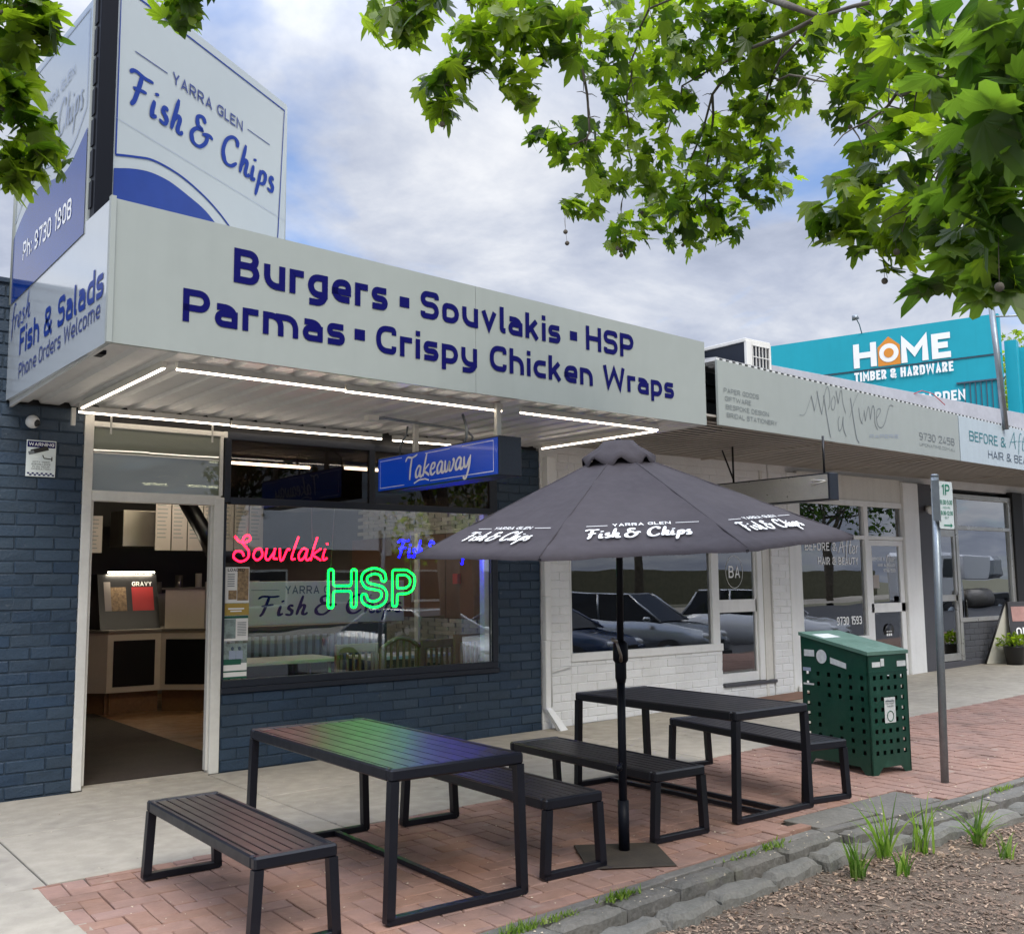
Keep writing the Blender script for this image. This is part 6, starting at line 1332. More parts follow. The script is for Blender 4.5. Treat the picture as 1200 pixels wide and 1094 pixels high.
# ================================================================== BIN
bn = thing("litter_bin", "dark green perforated steel bin housing with sloping lid and stickers", "bin", (7.275, 4.745, zg(7.4) + .002), radians(-8.5), local=True)
BW_, BD_ = .455, .72
def perf(org, right, W0, h0, h1, cols, rows, zr, parent, skip=(), name="perforated_panel", x0=.05, x1=None, hs=.034):
    """panel W0 wide, height from h0 (left) to h1 (right); square holes on a grid; arched foot cut-out"""
    R = Vector(right); Nn = R.cross(Z1); O = Vector(org); x1 = x1 or W0 - .05
    xs = [0]; 
    for c in range(cols):
        xc = x0 + (x1 - x0) * c / (cols - 1); xs += [xc - hs / 2, xc + hs / 2]
    xs.append(W0); zs = [.09]
    for r in range(rows):
        zc = zr[0] + (zr[1] - zr[0]) * r / (rows - 1); zs += [zc - hs / 2, zc + hs / 2]
    zs.append(zr[1] + .05); b = MB(); t = .004
    for i in range(len(xs) - 1):
        for j in range(len(zs) - 1):
            if i % 2 and j % 2 and (i // 2, j // 2) not in skip:
                # hole: reveal edges
                xa, xb, za, zb = xs[i], xs[i + 1], zs[j], zs[j + 1]; q = [O + R * x + Z1 * z for x, z in ((xa, za), (xb, za), (xb, zb), (xa, zb))]
                for k in range(4): b.add([q[k], q[(k + 1) % 4], q[(k + 1) % 4] - Nn * t, q[k] - Nn * t], [(0, 1, 2, 3)])
                continue
            q = [O + R * x + Z1 * z for x, z in ((xs[i], zs[j]), (xs[i + 1], zs[j]), (xs[i + 1], zs[j + 1]), (xs[i], zs[j + 1]))]
            b.add(q, [(0, 1, 2, 3)]); b.add([p - Nn * t for p in q], [(0, 1, 2, 3)])
    zt = zs[-1]; b.poly([O + Z1 * zt, O + R * W0 + Z1 * zt, O + R * W0 + Z1 * h1, O + Z1 * h0], -Nn * t)
    b.poly([O + Z1 * .0, O + R * .07 + Z1 * 0, O + R * .12 + Z1 * .055, O + R * (W0 - .12) + Z1 * .055, O + R * (W0 - .07), O + R * W0, O + R * W0 + Z1 * .09, O + Z1 * .09], -Nn * t)
    return b.build(name, m_green, parent)
zlo, zhi = .945, 1.075
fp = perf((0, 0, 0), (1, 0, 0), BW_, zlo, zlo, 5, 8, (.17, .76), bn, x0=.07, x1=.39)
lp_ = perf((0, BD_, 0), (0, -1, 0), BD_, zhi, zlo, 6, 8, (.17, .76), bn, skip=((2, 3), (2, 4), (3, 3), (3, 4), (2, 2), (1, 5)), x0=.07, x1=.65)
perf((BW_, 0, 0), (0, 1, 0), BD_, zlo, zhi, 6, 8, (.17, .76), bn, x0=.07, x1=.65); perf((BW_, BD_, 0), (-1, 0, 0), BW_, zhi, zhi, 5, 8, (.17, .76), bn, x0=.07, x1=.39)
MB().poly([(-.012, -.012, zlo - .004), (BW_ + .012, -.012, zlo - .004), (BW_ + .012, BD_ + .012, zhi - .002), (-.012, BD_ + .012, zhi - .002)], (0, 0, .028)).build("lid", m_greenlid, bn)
for (x, y) in ((.008, .008), (BW_ - .008, .008), (.008, BD_ - .008), (BW_ - .008, BD_ - .008)): bx("corner_post", m_green, bn, x - .008, x + .008, y - .008, y + .008, 0, zlo - .01)
bx("inner_liner", m_intblack, bn, .10, BW_ - .05, .12, BD_ - .12, .06, .72)
bx("band", m_green, bn, -.002, BW_ + .002, -.004, -.0005, .80, .812)
def stick(name, org, R, x0, x1, z0, z1, m=m_sticker): quadp(MB(), org, R, Z1, x0, x1, z0, z1, m, .004).build(name, None, bn)
stick("sticker", (0, 0, 0), X1, .045, .14, .845, .885); stick("sticker", (0, 0, 0), X1, .145, .185, .85, .91); stick("sticker", (0, 0, 0), X1, .335, .44, .84, .885)
SL = Vector((0, -1, 0)); OL = Vector((0, BD_, 0))
stick("sticker", OL, SL, .04, .155, .90, .955); stick("sticker", OL, SL, .02, .11, .775, .805, m_palebluetext); stick("sticker", OL, SL, .02, .14, .66, .675)
b = MB(); b.add([OL + SL * (.235 + .058 * cos(radians(a))) + Z1 * (.905 + .058 * sin(radians(a))) + Vector((-.004, 0, 0)) for a in range(0, 360, 20)], [tuple(range(18))], m_sticker); b.build("round_sticker", None, bn)
b = MB(); b.poly([OL + SL * .33 + Z1 * .855 + Vector((-.004, 0, 0)), OL + SL * .50 + Z1 * .82 + Vector((-.004, 0, 0)), OL + SL * .50 + Z1 * .865 + Vector((-.004, 0, 0)), OL + SL * .33 + Z1 * .905 + Vector((-.004, 0, 0))]); b.build("sticker", m_sticker, bn)
nt = MB(); quadp(nt, (0, 0, 0), X1, Z1, .165, .292, .40, .60, m_sticker, .005); quadp(nt, (0, 0, 0), X1, Z1, .175, .282, .565, .575, m_greytext, .007)
for k, s_ in enumerate(("PUT", "THE RIGHT", "THINGS")): text("", s_, (.19 if k != 1 else .175, 0, .567 - k * .022), X1, Z1, .075 if k != 1 else .105, .014, m_black, mb=nt, lift=.007)
nt.tube([(.229 + .036 * cos(radians(a)), -.007, .452 + .040 * sin(radians(a))) for a in range(0, 360, 18)], .004, 4, m_greenprint, closed=True); nt.build("notice", None, bn)
b = MB(); rnd = random.Random(4)
for _ in range(10):
    a, c_ = rnd.uniform(.05, .3), rnd.uniform(.3, .7); s_ = (zhi - zlo) / BD_; z = zlo + s_ * c_ + .0265
b.poly([(.03, .48, zlo + (zhi - zlo) * .48 / .72 + .026), (.24, .49, zlo + (zhi - zlo) * .49 / .72 + .026), (.23, .62, zlo + (zhi - zlo) * .62 / .72 + .026), (.03, .62, zlo + (zhi - zlo) * .62 / .72 + .026)]); b.build("lid_sticker", m_sticker, bn)
# ================================================================== PARKING SIGN
ps = thing("parking_sign", "white 1P parking sign on a leaning galvanised steel post by the bin", "sign", (7.46, 4.25, zg(7.46)))
MB().tube([(7.462, 4.25, .0), (7.51, 4.25, 1.25), (7.562, 4.25, 2.385)], .030, 16).tube([(7.562, 4.25, 2.385), (7.563, 4.25, 2.40)], [.033, .026], 16).build("post", m_galv, ps)
SRr = Vector((1, -.03, 0)).normalized(); SO_ = Vector((7.515, 4.255, 0)) ; SNn = SRr.cross(Z1)
pl = MB(); cr = []
for (cx, cz_, a0) in ((.195, 2.325, 0), (.025, 2.325, 90), (.025, 1.985, 180), (.195, 1.985, 270)):
    for k in range(4): a = radians(a0 + 30 * k); cr.append((cx + .018 * cos(a), cz_ + .018 * sin(a)))
def SP(x, z, l=0): return Vector((7.535, 4.20, 0)) + SRr * (x - .03) + Z1 * z + SNn * l
plate = MB().poly([SP(*p) for p in cr], -SNn * .003).build("sign_plate", m_signwhite, ps)
b = MB(); text("", "1P", SP(.055, 2.235), SRr, Z1, .115, .085, m_signgreen, mb=b, bold=.01, lift=.003); text("", "8:30-5:30", SP(.03, 2.16), SRr, Z1, .165, .036, m_signgreen, mb=b, bold=.01, lift=.003); text("", "MON-FRI", SP(.06, 2.125), SRr, Z1, .10, .018, m_signgreen, mb=b, lift=.003)
text("", "8:30-12:30", SP(.03, 2.075), SRr, Z1, .165, .034, m_signgreen, mb=b, bold=.01, lift=.003); text("", "SAT", SP(.08, 2.045), SRr, Z1, .055, .018, m_signgreen, mb=b, lift=.003)
strips(b, [[(.06, 1.995), (.155, 1.995)]], SP(0, 0), SRr, Z1, .010, m_signgreen, .004); b.add([SP(.155, 2.012, .004), SP(.155, 1.978, .004), SP(.185, 1.995, .004)], [(0, 1, 2)], m_signgreen); b.build("print", None, plate)
MB().box(7.53, 7.58, 4.20, 4.25, 2.28, 2.30).box(7.52, 7.57, 4.20, 4.25, 2.02, 2.04).build("clamp", m_galv, ps)
MB().box(7.500, 7.505, 4.185, 4.245, 2.03, 2.35).box(7.505, 7.535, 4.20, 4.22, 2.05, 2.07).box(7.505, 7.535, 4.20, 4.22, 2.29, 2.31).build("second_sign_plate", m_galv, ps)
# ================================================================== A-BOARD AND POT
sb = thing("sandwich_board", "chalkboard A-frame sign with pink top standing outside the grey shop", "sandwich board", (16.5, 8.2, .19))
zc = .19
for (name, xa, xb) in (("front_board", 0, 0),):
    pass
def board(yb, yt, parent, name):
    # board plane leaning; faces roughly toward the viewer's right
    p = [Vector((16.42, 8.00, zc)), Vector((17.02, 7.72, zc)), Vector((17.10, 7.86, 1.16)), Vector((16.55, 8.12, 1.16))]
    return p
P = [Vector((16.36, 8.02, zc)), Vector((16.96, 7.70, zc)), Vector((17.06, 7.86, 1.17)), Vector((16.50, 8.16, 1.17))]
fb = MB().poly(P, (.012, .02, 0)).build("front_board", m_chalk, sb)
Q = [Vector((16.10, 8.36, zc)), Vector((16.70, 8.10, zc)), Vector((17.03, 7.90, 1.17)), Vector((16.49, 8.18, 1.17))]
MB().poly(Q, (.012, .02, 0)).build("rear_board", m_panelW, sb)
MB().tube([P[0], P[3]], .016, 6).tube([P[1], P[2]], .016, 6).tube([Q[0], Q[3]], .016, 6).tube([Q[1], Q[2]], .016, 6).build("frame", m_intblack, sb)
R = (P[1] - P[0]).normalized(); U = (P[3] - P[0]).normalized()
b = MB(); quadp(b, P[0], R, U, .06, .62, .68, .92, mat("pink_print", (.45, .25, .22), .6, var=.4, vs=8), .006); text("", "OPEN", P[0] + R * .1 + U * .38, R, U, .44, .20, m_whitetext, mb=b, bold=-.01, lift=.008); quadp(b, P[0], R, U, .06, .62, .05, .18, m_foodprint, .006); b.build("print", None, fb)
pt = thing("potted_plant", "small leafy plant in a black pot beside the A-frame sign", "potted plant", (16.38, 8.10, .19)); MB().tube([(16.34, 8.0, .185), (16.34, 8.0, .46), (16.34, 8.0, .47)], [.125, .165, .172], 16).build("pot", m_pot, pt)
b = MB(); rnd = random.Random(8)
for _ in range(150):
    a = rnd.uniform(0, 6.3); r = rnd.uniform(.02, .26); z = .48 + rnd.uniform(0, .22) * (1 - r * 1.5); c_ = Vector((16.34 + cos(a) * r, 8.0 + sin(a) * r, z)); T = Matrix.Translation(c_) @ Euler((rnd.uniform(-1, 1), rnd.uniform(-1, 1), a)).to_matrix().to_4x4(); L = .045
    b.add([T @ Vector(p) for p in ((-L, 0, 0), (0, -L * .5, .008), (L, 0, 0), (0, L * .5, .008))], [(0, 1, 2, 3)])
b.build("leaves", m_leafyellow, pt)
rg = thing("doormat", "thin rust brown strip mat on the concrete below the stationery shop door", "doormat", (10.4, 8.3, .06)); b = MB().box(10.2, 11.25, 7.95, 8.38, .0, .012, ch=.003); b.v = [(v[0], v[1], v[2] + zg(v[0]) + .003) for v in b.v]; b.build("mat", m_farwall, rg)
# ================================================================== TREES
def leaf_mesh(seed, m, small=False):
    rn = random.Random(seed); ang = [(-2.0, .42), (-1.45, .62), (-1.22, .50), (-.95, .80), (-.78, .66), (-.55, .98), (-.36, .60), (-.16, 1.10), (0, 1.30), (.16, 1.10), (.36, .60), (.55, .98), (.78, .66), (.95, .80), (1.22, .50), (1.45, .62), (2.0, .42)]
    if small: ang = [(-1.6, .55), (-1.1, .48), (-.7, .95), (-.35, .55), (0, 1.25), (.35, .55), (.7, .95), (1.1, .48), (1.6, .55)]
    cup = rn.uniform(.05, .3); twist = rn.uniform(-.2, .2); vs = [(0, -.35, 0)]; 
    for (a, r) in ang:
        r *= rn.uniform(.92, 1.08) * .5; x, y = r * sin(a), r * cos(a) - .1; vs.append((x, y, -cup * (x * x + y * y * .6) * 2 + twist * x * y + rn.uniform(-.012, .012)))
    fs = [(0, i, i + 1) for i in range(1, len(ang))]
    vs[0] = (0, -.16, .0)
    return vs, fs
LV = [leaf_mesh(k, None) for k in range(6)]; LVs = [leaf_mesh(20 + k, None, True) for k in range(3)]
def leafobj_mesh(k, m): 
    me = bpy.data.meshes.new("leaf"); me.from_pydata(LV[k][0], [], LV[k][1]); me.materials.append(m); return me
lmA = [leafobj_mesh(k, m_leaf) for k in range(6)]; lmB = [leafobj_mesh(k, m_leafnear) for k in range(6)]
rndL = random.Random(99)
CL = [(0.59, 3.12, 3.29, 0.116, 22), (0.58, 3.18, 3.18, 0.079, 10), (0.64, 3.11, 3.29, 0.067, 8), (0.58, 3.13, 3.05, 0.059, 8), (0.62, 3.17, 2.95, 0.101, 20), (0.68, 3.18, 2.89, 0.083, 14), (0.61, 3.22, 2.83, 0.065, 10), (1.05, 3.12, 3.49, 0.096, 10), (1.12, 3.08, 3.52, 0.08, 6), (2.01, 3.43, 3.92, 0.101, 10), (2.14, 3.31, 3.97, 0.117, 14), (2.11, 3.41, 3.86, 0.047, 3), (2.39, 3.54, 3.79, 0.122, 18), (2.45, 3.42, 3.91, 0.122, 16), (2.41, 3.59, 3.68, 0.057, 5), (2.49, 3.32, 4.0, 0.146, 20), (2.61, 3.32, 3.88, 0.154, 22), (2.69, 3.34, 3.76, 0.073, 6), (2.68, 3.17, 4.02, 0.146, 18), (2.95, 3.13, 4.15, 0.169, 16), (2.75, 3.18, 3.92, 0.114, 10), (3.52, 4.18, 4.09, 0.111, 10), (3.8, 4.21, 4.11, 0.168, 20), (3.74, 3.98, 4.53, 0.178, 18), (4.04, 3.97, 4.78, 0.242, 34), (3.79, 4.13, 3.75, 0.111, 10), (3.73, 4.19, 3.73, 0.071, 5), (4.17, 4.11, 4.42, 0.242, 36), (4.41, 4.22, 4.12, 0.201, 30), (4.11, 4.23, 4.1, 0.184, 22), (4.36, 4.45, 3.78, 0.123, 12), (4.58, 4.47, 3.89, 0.126, 12), (5.27, 4.72, 4.11, 0.215, 34), (5.44, 4.51, 4.13, 0.177, 26), (5.06, 4.28, 4.42, 0.255, 50), (4.59, 4.22, 4.79, 0.272, 50), (4.81, 3.88, 4.88, 0.272, 46), (5.03, 3.94, 4.46, 0.213, 36), (5.04, 3.77, 4.66, 0.248, 44), (5.33, 4.05, 4.26, 0.207, 32), (5.02, 3.62, 4.87, 0.236, 34), (4.7, 3.84, 5.08, 0.236, 30), (4.97, 3.54, 5.03, 0.236, 30), (4.43, 2.9, 4.42, 0.193, 26), (4.58, 2.86, 4.22, 0.182, 22), (4.59, 2.96, 4.08, 0.122, 10), (4.53, 4.04, 5.09, 0.236, 26), (5.2, 4.53, 4.27, 0.188, 24), (5.38, 4.3, 4.3, 0.188, 26), (4.99, 4.66, 4.19, 0.173, 20), (3.6, 2.44, 3.11, 0.085, 9), (3.64, 2.33, 3.17, 0.132, 18), (3.64, 2.24, 3.3, 0.124, 16), (3.64, 2.17, 3.39, 0.101, 8), (3.62, 2.28, 3.01, 0.091, 9), (3.61, 2.15, 2.92, 0.089, 9), (3.52, 2.03, 3.02, 0.16, 24), (3.62, 2.18, 2.82, 0.037, 2), (3.26, 1.78, 3.07, 0.162, 22), (3.32, 1.83, 3.41, 0.177, 26), (3.49, 2.07, 3.76, 0.155, 18), (2.89, 1.45, 3.19, 0.182, 26), (2.43, 1.11, 2.97, 0.152, 18), (2.66, 1.3, 2.82, 0.162, 20), (2.42, 1.11, 2.75, 0.122, 12), (3.03, 1.56, 2.77, 0.152, 18), (2.73, 1.29, 2.66, 0.135, 14), (3.06, 1.61, 2.6, 0.103, 9), (2.84, 1.38, 2.57, 0.123, 12), (2.96, 1.63, 2.5, 0.047, 3), (2.89, 1.36, 2.44, 0.072, 5), (2.85, 1.43, 2.44, 0.05, 3)]
BR = [[(2.72, 1.2, 3.02), (2.76, 1.34, 3.07), (3.12, 1.66, 3.26), (3.37, 1.96, 3.4), (3.48, 2.22, 3.39)], [(2.74, 1.21, 2.99), (2.78, 1.3, 3.06), (3.05, 1.55, 3.02), (3.3, 1.81, 2.94), (3.52, 2.04, 2.99)], [(3.27, 1.3, 3.5), (3.86, 2.03, 4.06), (4.35, 2.94, 4.51), (4.95, 3.7, 4.68), (5.18, 4.0, 4.35)], [(4.35, 2.94, 4.51), (4.78, 3.78, 4.83), (4.81, 4.06, 4.67), (5.04, 4.3, 4.42), (5.25, 4.53, 4.18)], [(4.78, 3.78, 4.83), (4.66, 4.18, 4.73), (4.68, 4.35, 4.46), (4.58, 4.34, 4.14)], [(3.86, 2.03, 4.06), (3.96, 3.23, 4.74), (3.55, 3.92, 4.84), (3.63, 4.0, 4.65), (3.69, 4.02, 4.32), (3.76, 4.08, 4.14), (3.69, 4.18, 4.08)], [(3.96, 3.23, 4.74), (3.99, 3.81, 4.84), (4.01, 3.98, 4.61), (4.07, 4.09, 4.36), (4.3, 4.29, 4.17), (4.34, 4.44, 3.84)], [(3.55, 3.92, 4.84), (2.6, 3.31, 4.11), (2.48, 3.4, 3.91), (2.39, 3.54, 3.78)], [(2.6, 3.31, 4.11), (2.14, 3.29, 4.01), (2.01, 3.42, 3.93)], [(0.45, 3.03, 3.08), (0.54, 3.16, 3.01), (0.61, 3.16, 2.97), (0.66, 3.18, 2.91)], [(0.45, 3.03, 3.08), (0.49, 3.07, 3.21), (0.61, 3.11, 3.31)], [(3.05, 1.55, 3.02), (3.03, 1.52, 2.81), (3.06, 1.6, 2.62)], [(2.78, 1.31, 3.06), (2.71, 1.26, 2.75), (2.84, 1.37, 2.59)], [(4.95, 3.7, 4.68), (4.77, 3.35, 4.48), (4.55, 2.94, 4.19), (4.58, 2.86, 4.22)], [(4.81, 4.06, 4.67), (5.13, 4.63, 4.25), (5.28, 4.73, 4.06)]]
def leaf_T(p, size, rn, hang=.5):
    """leaves hang: tip mostly down and outward, blades tilted at all angles"""
    yaw = rn.uniform(0, 2 * pi); pitch = rn.uniform(-1.5, -.05) if rn.random() < hang + .25 else rn.uniform(-.5, .6); roll = rn.uniform(-.7, .7)
    return Euler((pitch, roll, yaw))
def canopy(root, clusters, budget, mA, mB, near_lim, sizes, seed):
    rn = random.Random(seed); leaves = []
    for (cx, cy, cz, r, n) in clusters:
        dist = Vector((cx, cy, cz - 1.6)).length
        for _ in range(int(n * 1.8)):
            while True:
                q = Vector((rn.uniform(-1, 1), rn.uniform(-1, 1), rn.uniform(-1, 1)))
                if q.length < 1: break
            p = Vector((cx, cy, cz)) + q * r * 1.0
            s = (sizes[0] if dist < near_lim else sizes[1]) * rn.uniform(.6, 1.25)
            leaves.append((s / dist, p, s, dist < near_lim))
    leaves.sort(key=lambda t: -t[0]); stuff = MB()
    for i, (k, p, s, near) in enumerate(leaves):
        e = leaf_T(p, s, rn)
        if i < budget: inst((mB if near else mA)[rn.randrange(6)], "leaf", root, p, e, (s, s, s))
        else:
            T = Matrix.Translation(p) @ e.to_matrix().to_4x4() @ Matrix.Scale(s, 4); vs, fs = LV[rn.randrange(6)]; stuff.add([T @ Vector(v) for v in vs], fs)
    stuff.build("foliage", m_leaf, root, "stuff")
    return leaves
big = thing("plane_tree", "large plane tree reaching over from the right with lobed green leaves and seed balls", "tree", (10.4, 1.8, -.1))
MB().tube([(10.4, 1.8, -.4), (10.4, 1.82, .2), (10.35, 1.85, 1.2), (10.3, 1.9, 2.0)], [.30, .22, .19, .20], 14).build("trunk", m_bark, big)
limbs = [[(10.3, 1.9, 1.9), (9.6, 2.2, 3.2), (8.2, 2.6, 4.4), (6.6, 2.4, 5.2), (4.6, 2.3, 5.0), (3.86, 2.03, 4.06)], [(10.3, 1.9, 1.9), (10.6, 1.2, 3.4), (10.2, .4, 5.2), (8.4, -.6, 6.2)], [(10.3, 1.9, 1.9), (11.4, 2.3, 3.4), (12.8, 2.4, 5.0)], [(8.2, 2.6, 4.4), (6.6, 1.8, 4.2), (4.6, 1.2, 3.8), (3.3, 1.0, 3.4), (2.72, 1.2, 3.02)], [(6.6, 2.4, 5.2), (5.6, 3.2, 5.3), (4.8, 3.6, 5.1), (4.35, 2.94, 4.51)]]
for k, L in enumerate(limbs): P_ = [Vector(p) for p in L]; MB().tube(P_, [(.13 if k < 3 else .05) * (1 - .75 * i / (len(L) - 1)) for i in range(len(L))], 10).build("limb", m_bark, big)
tw_ = MB()
for k, L in enumerate(BR):
    if k in (9, 10): continue
    rr_ = .014 if k in (2, 3, 5, 0) else .008
    P_ = [Vector(L[0])]; rn = random.Random(k)
    for a, c_ in zip(L[:-1], L[1:]):
        for t in (.33, .66, 1): P_.append(Vector(a).lerp(Vector(c_), t) + (Vector((rn.gauss(0, .012), rn.gauss(0, .012), rn.gauss(0, .012))) if t < 1 else Vector()))
    tw_.tube(P_, [rr_ * (1 - .7 * i / (len(P_) - 1)) for i in range(len(P_))], 6)
    for q in P_[3:]:
        for _ in range(2):
            d = Vector((rn.gauss(0, 1), rn.gauss(0, 1), rn.gauss(-.3, .8))).normalized() * rn.uniform(.05, .14); tw_.tube([q, q + d * .5 + Vector((0, 0, .01)), q + d], [.0035, .0028, .0015], 4)
tw_.build("twigs", m_bark, big)
CLl = CL[:9]; CLr = CL[9:]
lv = canopy(big, CLr, 240, lmA, lmB, 3.9, (.20, .16), 5)
# seed balls
rn = random.Random(6); b = MB()
for q in ((2.385, 3.545, 3.60), (3.66, 4.19, 3.56), (3.68, 4.20, 3.50), (4.31, 4.44, 3.66), (4.36, 4.46, 3.63), (4.34, 4.44, 3.66), (5.2, 4.7, 3.93), (3.62, 2.2, 2.78), (3.55, 2.1, 2.86), (4.6, 2.95, 3.98), (2.70, 1.30, 2.38), (4.45, 4.36, 3.9), (3.85, 4.2, 3.86)):
    b.sphere(q, .0135, 8, 6); b.tube([q, (q[0] + rn.uniform(-.02, .02), q[1], q[2] + rn.uniform(.08, .18))], .0012, 4)
b.build("seed_balls", m_bark, big)
# upper crown out of frame that shades the street and shows in reflections
def crown(root, spheres, n, s, m, seed, name="crown"):
    rn = random.Random(seed); b = MB(); vol = [r ** 2 for (_, _, _, r) in spheres]; tot = sum(vol)
    for (cx, cy, cz, r), v in zip(spheres, vol):
        for _ in range(int(n * v / tot)):
            q = Vector((rn.gauss(0, 1), rn.gauss(0, 1), rn.gauss(0, 1))).normalized() * (rn.random() ** .4) * r; q.z *= .8; T = Matrix.Translation(Vector((cx, cy, cz)) + q) @ Euler((rn.uniform(-1.5, 1.5), rn.uniform(-1, 1), rn.uniform(0, 6.3))).to_matrix().to_4x4() @ Matrix.Scale(s * rn.uniform(.6, 1.3), 4)
            vs, fs = LVs[rn.randrange(3)]; b.add([T @ Vector(v_) for v_ in vs], fs)
    return b.build(name, m, root, "stuff")
crown(big, [(8.6, 1.4, 6.4, 1.5), (10.5, .6, 6.8, 1.8), (7.2, .4, 6.6, 1.3), (12.2, 1.6, 6.2, 1.5), (9.2, -1.2, 6.6, 1.6), (5.2, 0.4, 6.0, 1.0)], 5200, .22, m_leaf, 12, "upper_foliage")
lt_ = thing("plane_tree", "plane tree at the left, only its hanging leafy branch tips in view", "tree", (-1.6, 1.9, -.1))
MB().tube([(-1.6, 1.9, -.4), (-1.6, 1.95, 1.4), (-1.5, 2.0, 2.8), (-1.2, 2.3, 4.2)], [.22, .16, .14, .08], 12).build("trunk", m_bark, lt_)
MB().tube([(-1.5, 2.0, 2.8), (-.6, 2.6, 3.7), (.1, 2.95, 3.5), (.45, 3.03, 3.08)], [.07, .05, .03, .014], 8).tube([(-.6, 2.6, 3.7), (.4, 2.9, 3.95), (1.05, 3.05, 3.7), (1.12, 3.08, 3.56)], [.04, .025, .014, .006], 8).build("limb", m_bark, lt_)
b = MB()
for k in (9, 10): b.tube(BR[k], [.01, .007, .005, .003][:len(BR[k])], 6)
b.tube([(1.05, 3.05, 3.7), (1.05, 3.1, 3.52)], .004, 5); b.build("twigs", m_bark, lt_)
canopy(lt_, CLl, 110, lmA, lmB, 2.0, (.15, .135), 8)
crown(lt_, [(-1.2, 2.2, 5.0, 1.3), (-.6, 1.5, 4.8, .9)], 900, .2, m_leaf, 13, "upper_foliage")
# trees beyond the roofs and across the road
def tree(x, y, h, r, label, m, seed, n=2600, s=.3, zb=-.3, name="street_tree"):
    rn = random.Random(seed); t = thing(name, label, "tree", (x, y, zb)); MB().tube([(x, y, zb), (x + rn.uniform(-.2, .2), y, zb + h * .35), (x + rn.uniform(-.4, .4), y, zb + h * .7)], [.25, .18, .07], 10).build("trunk", m_bark, t)
    b = MB(); sp = []
    for k in range(9):
        a = rn.uniform(0, 6.3); d_ = rn.uniform(.2, .75) * r; z = zb + h * rn.uniform(.5, .92); q = (x + cos(a) * d_, y + sin(a) * d_, z); sp.append((*q, r * rn.uniform(.35, .55))); b.tube([(x, y, zb + h * rn.uniform(.3, .6)), q], [.07, .02], 6)
    b.build("limb", m_bark, t); crown(t, sp, n, s, m, seed); return t
tree(48.0, 22.5, 13.5, 3.6, "lime green spring tree behind the turquoise store at the right edge", m_leafyellow, 41, 2600, .42)
tree(52, 23, 11.5, 3.5, "second paler tree low at the right edge beyond the store", m_leafyellow, 42, 1500, .42)
tree(4, -16, 9, 4, "broad tree across the road seen in the shop window", m_leafdark, 43, 2200, .42)
tree(14, -17, 10, 4.5, "tall dark tree across the road opposite the salon", m_leafdark, 44, 2200, .42)
tree(24, -16, 8, 4, "rounded green tree across the road right of the tall dark one", m_leaf, 45, 2000, .42)
tree(-8, -17, 9, 4.5, "wide tree across the road to the left", m_leaf, 46, 1800, .42)
tree(34, -17, 9, 4.5, "far right tree across the road", m_leafdark, 47, 1800, .42)
tree(46, -15, 9, 4.5, "most distant tree on the far side of the road", m_leafdark, 48, 1500, .45)
# low building across the road
fb_ = thing("far_building", "long low brick building with grey iron roof across the road", "building", (10, -25, -.4)); bx("wall", m_farwall, fb_, -14, 30, -30, -24, -.4, 3.0)
MB().poly([(-14.5, -30.5, 3.0), (-14.5, -23.5, 3.0), (-14.5, -27, 5.0)], (45, 0, 0)).build("roof", m_farroof, fb_)
for k in range(10): w_ = bx("window", m_whitepaint, fb_, -12 + k * 4.2, -10 + k * 4.2, -23.995, -23.94, .6, 2.1); bx("pane", m_carglass, w_, -11.9 + k * 4.2, -10.1 + k * 4.2, -23.95, -23.93, .7, 2.0)
MB().box(-60, 90, -40.3, -40, -.5, 2.2).build("hedge_bank", m_grass, None, "structure")
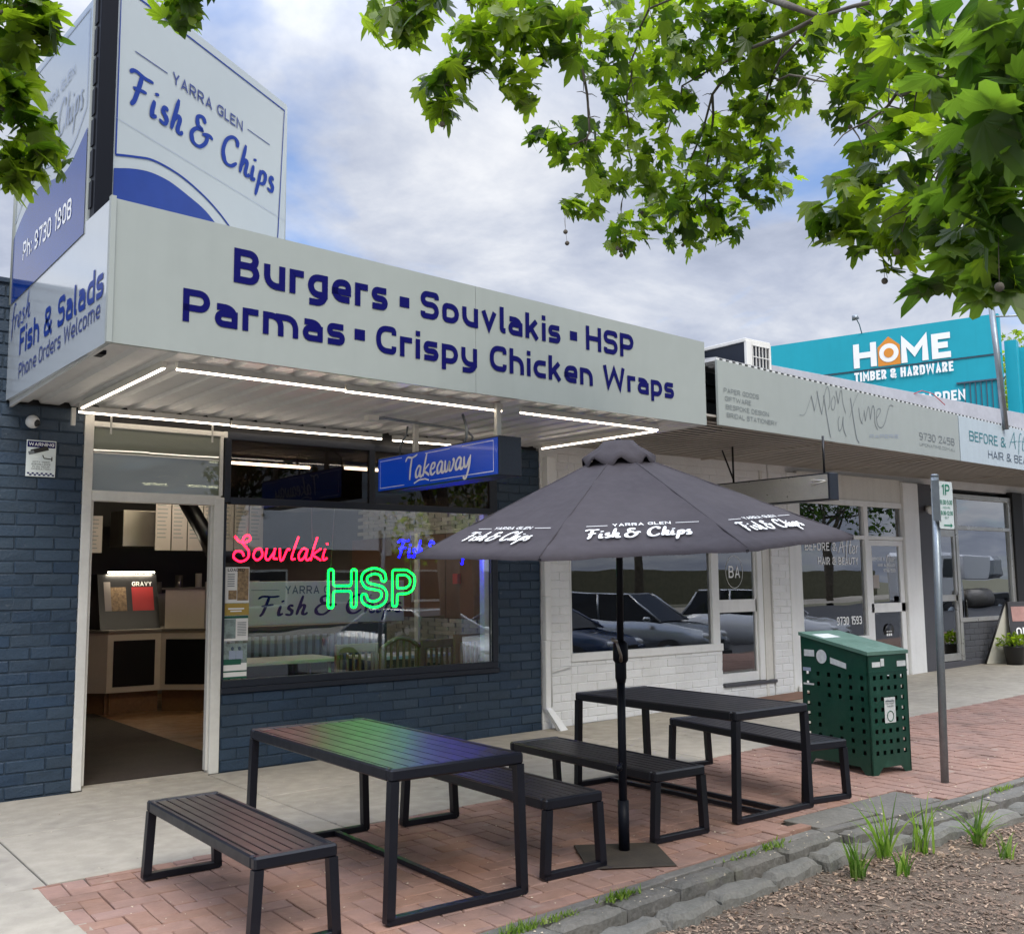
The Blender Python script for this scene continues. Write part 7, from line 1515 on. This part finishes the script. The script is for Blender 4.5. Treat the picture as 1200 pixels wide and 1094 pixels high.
# ------------------------------------------------------------------ vehicles parked at the kerb
def car(x, y, rz, paint, label, suv=False, zb=-.45):
    t = thing("parked_car", label, "car", (x, y, zb), rz, "cars parked behind the viewer", local=True); L = 4.5; W = .9; H_ = 1.72 if suv else 1.45; k = (1.1 if suv else 1)
    sec = [(-2.25, .55, .62), (-2.2, .30, .85 * k), (-1.75, .22, .98 * k), (-1.0, .20, 1.0 * k), (0, .20, .98 * k), (.9, .20, .96 * k), (1.5, .22, .88 * k), (2.05, .28, .78 * k), (2.25, .40, .62)]
    b = MB(); vs = []
    for (sx, zl, zh) in sec:
        w = W * (1 - .10 * (abs(sx) / 2.25) ** 4); 
        for (yy, zz) in ((-w * .92, zl), (-w, zl + (zh - zl) * .45), (-w * .93, zh - .02), (-w * .7, zh), (w * .7, zh), (w * .93, zh - .02), (w, zl + (zh - zl) * .45), (w * .92, zl)): vs.append((sx, yy, zz))
    fs = [(i * 8 + j, i * 8 + (j + 1) % 8, (i + 1) * 8 + (j + 1) % 8, (i + 1) * 8 + j) for i in range(len(sec) - 1) for j in range(8)] + [tuple(range(8)), tuple(range(len(vs) - 8, len(vs)))]
    b.add(vs, fs, None, True); b.build("body", paint, t)
    g = [(-1.95 if suv else -1.7, .96 * k), (-1.6 if suv else -1.1, H_ - .06), (-.6, H_), (.25, H_ - .02), (1.15, .95 * k)]
    vs = []
    for (sx, z) in g: lo = (z < 1.15 * k and z < H_ - .3); w = W * (.90 if lo else .70); vs += [(sx, -w, z), (sx, w, z)]
    n = len(g); b = MB(); b.add(vs, [tuple(2 * i for i in range(n)), tuple(2 * i + 1 for i in reversed(range(n)))] + [(2 * i, 2 * i + 1, 2 * i + 3, 2 * i + 2) for i in range(n - 1)]); b.build("glasshouse", m_carglass, t)
    MB().box(g[1][0] + .05, g[3][0] - .02, -W * .68, W * .68, H_ - .04, H_ + .012, ch=.02).build("roof", paint, t)
    for sx, a in ((g[0], g[1]), (g[4], g[3])):
        for s_ in (-1, 1): MB().tube([(sx[0], s_ * W * .89, sx[1]), (a[0], s_ * W * .69, a[1])], .03, 6).build("pillar", paint, t)
    for s_ in (-1, 1): MB().tube([(-.5, s_ * W * .90, .97 * k), (-.55, s_ * W * .70, H_ - .02)], .03, 6).build("pillar", paint, t); MB().sphere((.85, s_ * (W + .08), 1.02 * k), .10, 10, 6, sz=.7).build("wing_mirror", paint, t)
    for sx in (-1.38, 1.38):
        for s_ in (-1, 1):
            w_ = MB().tube([(sx, s_ * (W - .18), .32), (sx, s_ * (W + .012), .32)], .33, 20).build("wheel", m_rubber, t); MB().tube([(sx, s_ * (W + .012), .32), (sx, s_ * (W + .022), .32)], .21, 10).build("rim", m_galv, w_)
    for s_ in (-1, 1): MB().sphere((2.12, s_ * .66, .66 * k), .13, 10, 6, sz=.6).build("headlight", m_lamp, t); MB().box(-2.26, -2.20, s_ * .72 - .1, s_ * .72 + .1, .66 * k, .80 * k, ch=.01).build("tail_light", m_redlamp, t)
    bx("grille", m_intblack, t, 2.19, 2.27, -.42, .42, .42, .62, ch=.01); bx("bumper", m_intblack, t, 2.14, 2.30, -.75, .75, .26, .38, ch=.02); bx("number_plate", m_whitetext, t, 2.27, 2.285, -.18, .18, .44, .53)
    return t
car(11.8, -1.2, radians(75), m_carwhite, "white sedan parked nose-in, reflected in the takeaway window")
car(17.6, -.9, radians(70), m_carsilver, "silver four wheel drive parked nose-in, reflected in the stationery shop window", True)
car(14.8, -1.0, radians(72), m_carblue, "dark blue car parked between the white sedan and the silver four wheel drive")
car(22.5, -.9, radians(70), m_carwhite, "white wagon parked opposite the salon", True)
car(6.5, -3.2, radians(80), m_carsilver, "silver sedan parked left of the white sedan")
tr = thing("truck", "white tray truck with side boxes and exposed tanks parked far along the road", "truck", (44, -6.8, -.45)); bx("cab", m_carwhite, tr, 40.0, 42.2, -8.0, -5.6, .4, 2.6, ch=.15); bx("cab_window", m_carglass, tr, 40.4, 41.8, -5.62, -5.58, 1.5, 2.3, ch=.02)
bx("toolbox", m_carwhite, tr, 42.5, 44.3, -7.9, -5.6, 1.4, 2.5, ch=.05); bx("toolbox", m_carsilver, tr, 44.5, 45.8, -7.9, -5.6, 1.4, 2.5, ch=.2); bx("chassis", m_intblack, tr, 40, 48.5, -7.6, -6.0, .35, .75)
MB().tube([(42.6, -5.8, .6), (44.4, -5.8, .6)], .42, 18).build("fuel_tank", m_steel, tr)
for x in (40.9, 45.3, 46.6):
    for y in (-5.75, -7.85): w_ = MB().tube([(x, y - .15, .05), (x, y + .15, .05)], .5, 20).build("wheel", m_rubber, tr); MB().tube([(x, y - .17, .05), (x, y + .17, .05)], .27, 12).build("rim", m_galv, w_)
